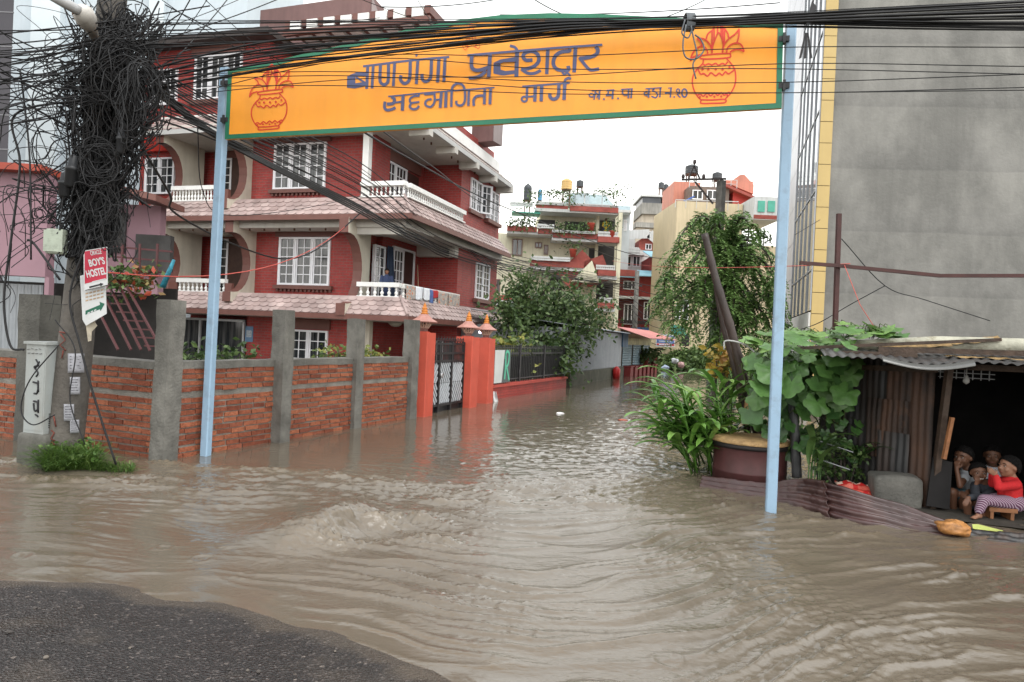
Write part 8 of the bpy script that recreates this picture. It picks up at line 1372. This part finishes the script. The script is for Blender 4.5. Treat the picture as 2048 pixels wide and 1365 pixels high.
# drooping tree
def weeping(base, top, label, tips, mat):
    t = thing('drooping_tree', label, 'tree', base); tr = MB(); cr = MB(); tr.tube(smooth_pts([base, base.lerp(top, 0.5)+Vector((0.15, 0, 0)), top], 6), [lerp(0.17, 0.06, i/12) for i in range(13)], 8)
    for tip, rise in tips:
        a = base.lerp(top, random.uniform(0.45, 1.0)); d = tip-a; mid = a+d*0.5+Vector((0, 0, rise)); P = smooth_pts([a, mid, tip+Vector((0, 0, rise*0.3)), tip-Vector((0, 0, 0.35+random.random()*0.5))], 7); n = len(P); tr.tube(P, [lerp(0.045, 0.008, i/(n-1)) for i in range(n)], 5)
        for i in range(n):
            k = i/(n-1)
            for _ in range(1+int(random.random()*(0.7+3.3*k)+0.35)):                    # side twigs hang and carry paired leaflets
                s = P[i]+rv()*0.12; L_ = random.uniform(0.25, 0.7)*(0.5+0.6*k); dirn = (Vector((random.gauss(0, 0.6), random.gauss(0, 0.6), 0))+d.normalized()*0.35).normalized(); base_t = random.gauss(0.45, 0.17); q = s
                for j in range(10):
                    f_ = j/10; q = s+dirn*(L_*f_*(1-0.35*f_))-Vector((0, 0, L_*f_*f_*0.9))
                    for sg in (-1, 1): leaf(cr, q, (dirn.cross(Vector((0, 0, 1)))*sg+dirn*0.5+Vector((0, 0, -0.5))+rv()*0.3).normalized(), Vector((0, 0, 1))+rv()*0.4, random.uniform(0.08, 0.135), random.uniform(0.018, 0.03), min(1, max(0, base_t+random.gauss(0, 0.12)+0.12*(1-f_))))
    cr.build('crown', mat, t); tr.build('trunk', BARK, t)
tp = []
for x, y, r_i in ((1330, 560, .5), (1345, 520, .6), (1350, 600, .4), (1360, 480, .6), (1370, 560, .5), (1385, 450, .5), (1390, 520, .5), (1395, 600, .4), (1400, 430, .4), (1415, 560, .5), (1420, 470, .4), (1430, 425, .3), (1440, 620, .4), (1450, 500, .5), (1455, 440, .4), (1465, 560, .5), (1470, 660, .3), (1480, 430, .4), (1490, 500, .5), (1495, 600, .4), (1500, 450, .5), (1510, 540, .5), (1515, 640, .3), (1525, 470, .5), (1530, 580, .5), (1535, 520, .5), (1540, 640, .3), (1550, 600, .4), (1500, 680, .2), (1440, 690, .2), (1430, 600, .4), (1480, 620, .3), (1400, 540, .5), (1376, 610, .4), (1565, 640, .3), (1530, 690, .2), (1470, 700, .2), (1322, 590, .4), (1455, 590, .4), (1425, 660, .2), (1550, 550, .4), (1560, 690, .2), (1505, 720, .1), (1460, 730, .1), (1480, 470, .4)):
    tp.append((at(x+random.uniform(-5, 5), y+10, 19.0+random.uniform(-1.6, 1.6)), r_i*1.1))
tb = at(1462, 760, 19.2); tb.z = -0.3; weeping(tb, at(1445, 470, 19.2), 'tall light green drooping tree standing in the alley behind the leaning bamboo', tp, LEAFL)
# overgrown bank with litter at the end of the alley
def bank_h(x, y): return 1.15*math.exp(-((x-11.6)/2.6)**2)*min(1, max(0, (y-40.6)/2.2))-0.12+0.1*mnoise.noise((x*0.8, y*0.8, 0))
m = MB(); m.grid(lambda u, v: Vector((lerp(7.5, 17, u), lerp(40.0, 43.4, v), bank_h(lerp(7.5, 17, u), lerp(40, 43.4, v)))), 40, 16); o = m.build('bank', M('muddy_bank', (0.085, 0.09, 0.05), 0.9, 0.3, 1.5)); tag(o, kind='structure')
m = MB(); P_ = []
for _ in range(420): x, y = random.uniform(8.5, 16.5), random.uniform(40.8, 43.3); P_.append(Vector((x, y, bank_h(x, y)+0.12)))
leafy(m, P_, 5200, 0.32, (0.2, 0.2, 0.14)); o = one(m, 'weeds', M_attr('bank_weeds', [(0.04, 0.075, 0.02), (0.09, 0.15, 0.04), (0.15, 0.21, 0.07)], 0.6, trans=0.2), 'rough weeds covering the bank at the far end of the alley', 'weeds'); o['kind'] = 'stuff'
for (x, y), c, lb in (((1350, 722), (0.5, 0.52, 0.55), 'white plastic bag caught in the weeds of the bank'), ((1330, 736), (0.35, 0.42, 0.55), 'blue and white scrap lying at the foot of the bank'), ((1362, 730), (0.42, 0.26, 0.25), 'pinkish scrap lying on the bank beside the white bag')): one(blob(Fr(at(x, y, 40.6)), 0.22, 0.18, 0.16, x, 0.5, 10), 'litter', M('scrap_%d' % x, c, 0.6, 0.3, 5), lb, 'litter', 'litter on the bank')
for (x, y, s, c, lb) in ((1245, 842, 0.05, (0.30, 0.07, 0.04), 'floating red brown scrap in the middle of the alley'), (1120, 828, 0.045, (0.6, 0.6, 0.6), 'floating white scrap left of the red brown one')):
    p = gz(x, y); one(blob(Fr((p.x, p.y, 0.01)), s*2, s*1.2, s*0.5, x, 0.3, 8), 'floating_litter', M('float_%d' % x, c, 0.5, 0.2, 9), lb, 'litter')
p = gz(988, 803); m = MB(); m.grid(lambda u, v: Vector((p.x-0.02+0.13*u*(1-0.5*v), p.y-0.06-0.04*math.sin(u*5+v*3), 0.26*v-0.03+0.02*math.sin(u*9))), 8, 8); o = one(m, 'plastic_bag', M('white_plastic', (0.6, 0.6, 0.6), 0.4, 0.1, 9), 'white plastic bag caught at the foot of the low red wall', 'bag'); o.modifiers.new('thickness', 'SOLIDIFY').thickness = 0.004
# ---- strap leaved clump left of the barrel
def strap(m, base, out, L_, w_, rise, tone, n=9, fold=0.35):
    out = Vector((out[0], out[1], 0)).normalized(); side = out.cross(Vector((0, 0, 1))); P = []; a = rise; p = Vector(base); st = L_/n
    for i in range(n+1): P.append((p.copy(), a)); p = p+(out*math.cos(a)+Vector((0, 0, math.sin(a))))*st; a -= (rise+0.75)/n*(0.5+1.0*i/n)
    b = len(m.v)
    for i, (q, a) in enumerate(P):
        k = i/n; ww = w_*(0.35+2.6*k*(1-k)**0.75*1.15) if k < 1 else 0.001; up = -out*math.sin(a)+Vector((0, 0, math.cos(a))); m.v += [tuple(q-side*ww+up*ww*fold), tuple(q), tuple(q+side*ww+up*ww*fold)]
    for i in range(n):
        for j in range(2): k = b+i*3+j; m.face((k, k+1, k+4, k+3), None, tone, True)
STRAP = M_attr('strap_leaves', [(0.040, 0.11, 0.018), (0.085, 0.20, 0.032), (0.15, 0.30, 0.055), (0.24, 0.38, 0.10)], 0.32, 0.5, trans=0.22, bs=14)
t = thing('strap_leaf_plant', 'clump of long bright strap leaves arching over the water left of the barrel', 'plant', at(1425, 930, 8.9)); m = MB()
bases = [at(random.uniform(1380, 1470), 900, 8.8+random.uniform(-0.45, 0.3)) for _ in range(30)]
for b in bases:
    b.z = random.uniform(0.0, 0.1); hgt = random.uniform(0.45, 1.15); lean = Vector((random.gauss(-0.38, 0.28), random.gauss(-0.1, 0.15), 1)).normalized(); top = b+lean*hgt; m.tube([b, b.lerp(top, 0.5)+Vector((0.02, 0, 0)), top], [0.012, 0.011, 0.006], 5, tone=0.35)
    for k in range(9):
        f_ = k/9; q = b.lerp(top, 0.25+0.75*f_); a = math.pi+random.gauss(0, 0.9) if k % 2 == 0 else random.gauss(-0.6, 1.0)+(math.pi if random.random() < 0.4 else 0); strap(m, q, (math.cos(a), math.sin(a)*0.8-0.15), random.uniform(0.42, 0.78), random.uniform(0.022, 0.038), random.uniform(0.5, 1.25), min(1, max(0, random.gauss(0.5, 0.22))))
m.build('leaves', STRAP, t)
CROT = M_attr('croton_leaves', [(0.05, 0.08, 0.02), (0.30, 0.22, 0.04), (0.42, 0.30, 0.05), (0.28, 0.12, 0.05)], 0.4, trans=0.2); shrub('croton', 'small yellow leaved croton behind the leaning bamboo', [at(1444+random.uniform(-16, 16), 720+random.uniform(-22, 25), 9.2+random.uniform(-0.1, 0.1)) for _ in range(16)], 150, 0.13, CROT, Vector((at(1445, 800, 9.2).x, 9.2, 0.1)), (0.07, 0.07, 0.07), 'plant')
# dead brown leaf on the bamboo
m = MB(); m.grid(lambda u, v: at(lerp(1490, 1512, u)-6*v*(1-u), lerp(800, 850, v)+8*u*(1-v), 8.45-0.06*math.sin(u*3+v)), 6, 6); o = one(m, 'dead_leaf', M('dead_leaf', (0.22, 0.12, 0.05), 0.7, 0.3, 12), 'large withered brown leaf hanging by the bamboo above the barrel', 'leaf'); o.modifiers.new('thickness', 'SOLIDIFY').thickness = 0.003
# ---- squash vine: big lobed leaves over the left end of the shack
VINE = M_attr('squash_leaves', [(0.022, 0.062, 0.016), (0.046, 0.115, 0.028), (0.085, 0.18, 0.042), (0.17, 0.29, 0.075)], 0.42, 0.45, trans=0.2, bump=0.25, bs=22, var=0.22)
def squash(m, c, nrm, up, R, tone):
    nrm = Vector(nrm).normalized(); up = Vector(up); up = (up-nrm*up.dot(nrm)).normalized(); s = nrm.cross(up); b = len(m.v); N = 30; cup = random.uniform(-0.25, 0.12); m.v.append(tuple(c)); rings = 3
    def rad(a):                                    # a = 0 at the leaf tip; a notch at the stalk
        d = abs(math.atan2(math.sin(a-math.pi), math.cos(a-math.pi))); lob = 1+0.13*math.cos(5*a)+0.035*math.cos(17*a+tone*9); return R*lob*(0.30+0.70*min(1, d/0.5))*(1.0+0.10*math.cos(a))
    for r in range(1, rings+1):
        f_ = r/rings
        for k in range(N):
            a = 2*math.pi*k/N; q = rad(a)*f_; fold = 0.045*R*f_*f_*math.cos(5*a)+cup*R*f_*f_+0.05*R*mnoise.noise((math.cos(a)*2*f_+tone*30, math.sin(a)*2*f_, R*9)); m.v.append(tuple(c+up*(q*math.cos(a))+s*(q*math.sin(a))+nrm*fold))
    for k in range(N): m.face((b, b+1+k, b+1+(k+1) % N), None, tone, True)
    for r in range(rings-1):
        for k in range(N): k2 = (k+1) % N; i = b+1+r*N; m.face((i+k2, i+k, i+N+k, i+N+k2), None, min(1, tone+0.05*(r == 1)), True)
t = thing('squash_vine', 'squash vine with big lobed leaves smothering the left end of the shack', 'vine', at(1640, 900, 8.0)); m = MB(); st = MB(); rr = random.Random(4)
def vleaf(px, py, Y, R, hang, tone=None):
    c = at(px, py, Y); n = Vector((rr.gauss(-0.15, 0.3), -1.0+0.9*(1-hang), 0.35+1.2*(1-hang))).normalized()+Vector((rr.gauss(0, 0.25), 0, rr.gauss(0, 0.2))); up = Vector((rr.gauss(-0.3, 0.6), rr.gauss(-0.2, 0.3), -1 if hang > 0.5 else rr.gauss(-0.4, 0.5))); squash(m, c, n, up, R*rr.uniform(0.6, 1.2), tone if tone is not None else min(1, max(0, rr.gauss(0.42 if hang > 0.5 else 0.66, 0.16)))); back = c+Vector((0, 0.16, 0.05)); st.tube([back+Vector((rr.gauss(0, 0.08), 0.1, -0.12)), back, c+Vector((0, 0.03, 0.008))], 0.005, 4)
for _ in range(75): x = rr.uniform(1500, 1700); vleaf(x, rr.uniform(655, 735) + max(0, (1560-x)*0.15), rr.uniform(7.6, 8.6), 0.125, 0.25)
for _ in range(22): x = rr.uniform(1660, 1800); vleaf(x, 668-0.05*(x-1660)+rr.gauss(0, 9), rr.uniform(7.5, 8.3), 0.10, 0.2)
for _ in range(8): vleaf(rr.uniform(1740, 1790), rr.uniform(640, 665), rr.uniform(7.5, 7.9), 0.09, 0.15, 0.8)
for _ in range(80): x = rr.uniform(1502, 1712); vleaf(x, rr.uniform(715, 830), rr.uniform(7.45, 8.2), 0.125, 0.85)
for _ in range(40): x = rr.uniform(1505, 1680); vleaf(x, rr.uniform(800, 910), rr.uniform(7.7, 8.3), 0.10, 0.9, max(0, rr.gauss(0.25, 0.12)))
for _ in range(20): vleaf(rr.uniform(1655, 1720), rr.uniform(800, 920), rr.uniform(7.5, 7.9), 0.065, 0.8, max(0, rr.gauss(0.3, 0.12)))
for x, y in ((1692, 786), (1650, 742), (1635, 806), (1582, 770), (1545, 742), (1672, 712), (1612, 705), (1560, 700), (1520, 770), (1600, 675), (1700, 690), (1540, 690)): vleaf(x, y, 7.35, 0.155, 0.8 if y > 730 else 0.4, 0.5)
for _ in range(9): a = at(rr.uniform(1520, 1700), 690, 8.0); b_ = at(rr.uniform(1500, 1700), rr.uniform(820, 950), 8.0); st.tube(wob(a, b_, 10, 0.3, rr.random()*9), 0.009, 5)
m.build('leaves', VINE, t); st.build('stems', M('vine_stem', (0.07, 0.10, 0.03), 0.6, 0.2, 8), t)
BLADE = M_attr('reed_blades', [(0.03, 0.07, 0.02), (0.06, 0.12, 0.03), (0.11, 0.19, 0.055)], 0.4, 0.4, trans=0.25)
t = thing('reed_plant', 'upright plant of broad pointed blades beside the short grey bamboo', 'plant', at(1628, 950, 7.6)); m = MB()
for k, (x, y, L_, a) in enumerate(((1622, 940, 0.62, 1.45), (1630, 940, 0.72, 1.5), (1638, 935, 0.55, 1.2), (1618, 930, 0.5, 1.7), (1642, 930, 0.45, 1.0), (1626, 900, 0.5, 1.35))): b = at(x, y, 7.55); strap(m, b, (0.3-0.1*k, -0.2), L_, 0.035, a, 0.4+0.09*k); m.tube([Vector((b.x, b.y, 0)), b], 0.008, 5)
m.build('blades', BLADE, t); t = thing('reed_plant', 'spread of dark long blades against the grey shack wall', 'plant', at(1715, 930, 7.7)); m = MB()
for k in range(16): b = at(random.uniform(1700, 1725), 930, 7.6+random.random()*0.2); strap(m, b, (random.gauss(0.3, 0.7), -0.5), random.uniform(0.35, 0.6), 0.014, random.uniform(0.9, 1.4), random.uniform(0, 0.5))
m.build('blades', BLADE, t)
shrub('weed_plant', 'small leafy weeds in front of the shack wall behind the tin sheet', [at(random.uniform(1640, 1725), random.uniform(880, 955), 7.5+random.random()*0.3) for _ in range(26)], 520, 0.07, DGR, Vector((at(1690, 950, 7.6).x, 7.6, 0.02)), (0.05, 0.06, 0.05), 'weeds')
# ---- grass and weeds at the foot of the utility pole
gb = MB()
for _ in range(2000):
    px = 90+abs(random.gauss(55, 60)); py = 942-abs(random.gauss(0, 7)); b = gz(min(px, 262), py+4); b.z = -0.02; L_ = random.uniform(0.10, 0.34)*(1.4 if px < 190 else 0.6); a = random.uniform(0, 6.28); strap(gb, b, (math.cos(a), math.sin(a)), L_, random.uniform(0.002, 0.0045), random.uniform(0.6, 1.5), random.random(), 4, 0.1)
leafy(gb, [gz(random.uniform(90, 185), random.uniform(930, 946))+Vector((0, 0, random.uniform(0.02, 0.28))) for _ in range(40)], 600, 0.06, (0.05, 0.04, 0.03))
o = one(gb, 'grass', M_attr('wet_grass', [(0.04, 0.085, 0.015), (0.07, 0.14, 0.025), (0.13, 0.20, 0.05)], 0.45, trans=0.25), 'bright weeds and grass at the flooded foot of the utility pole', 'grass'); o['kind'] = 'stuff'
m = MB(); m.grid(lambda u, v: (lambda c: Vector((c.x, c.y, 0.03*math.sin(math.pi*v)*math.sin(math.pi*u)+0.035*math.sin(math.pi*u)-0.02)))(gz(lerp(60, 250, u), lerp(955, 905, v))), 30, 12); tag(m.build('verge', M('muddy_verge', (0.09, 0.075, 0.05), 0.8, 0.3, 6, bump=0.5)), kind='structure')
cable('stick', [gz(80, 908)+Vector((0, 0, 0.10)), gz(158, 893)+Vector((0, 0, 0.12))], 0.008, 'pale stick lying across the weeds at the pole foot', 'stick', mat=M('pale_stick', (0.45, 0.36, 0.25), 0.6, 0.1, 8))
# ---- grit and leaf scraps on the asphalt
m = MB(); rg = random.Random(8)
for _ in range(80):
    x, y = rg.uniform(-3.4, 0.2), rg.uniform(2.2, 4.0); i, j = int((y+4)/9.2*184), int((x+9)/12*240)
    if sd[i, j] < 0.03: continue
    r = rg.choice((0.004, 0.005, 0.006, 0.008, 0.012)); f = rotz(rg.uniform(0, 6), (x, y, az_[i, j]+r*0.4)); f.ax, f.ay, f.az = f.ax*r*rg.uniform(0.8, 1.6), f.ay*r, f.az*r*0.7; m.lathe(f, [(0.1, -1), (0.8, -0.6), (1, 0), (0.7, 0.65), (0.1, 0.9)], 6, tone=rg.random(), sm=False)
o = one(m, 'grit', M_attr('grit', [(0.03, 0.027, 0.025), (0.06, 0.052, 0.047), (0.14, 0.12, 0.10)], 0.7), 'scattered grit and tiny stones on the dark asphalt in the foreground', 'grit'); o['kind'] = 'stuff'
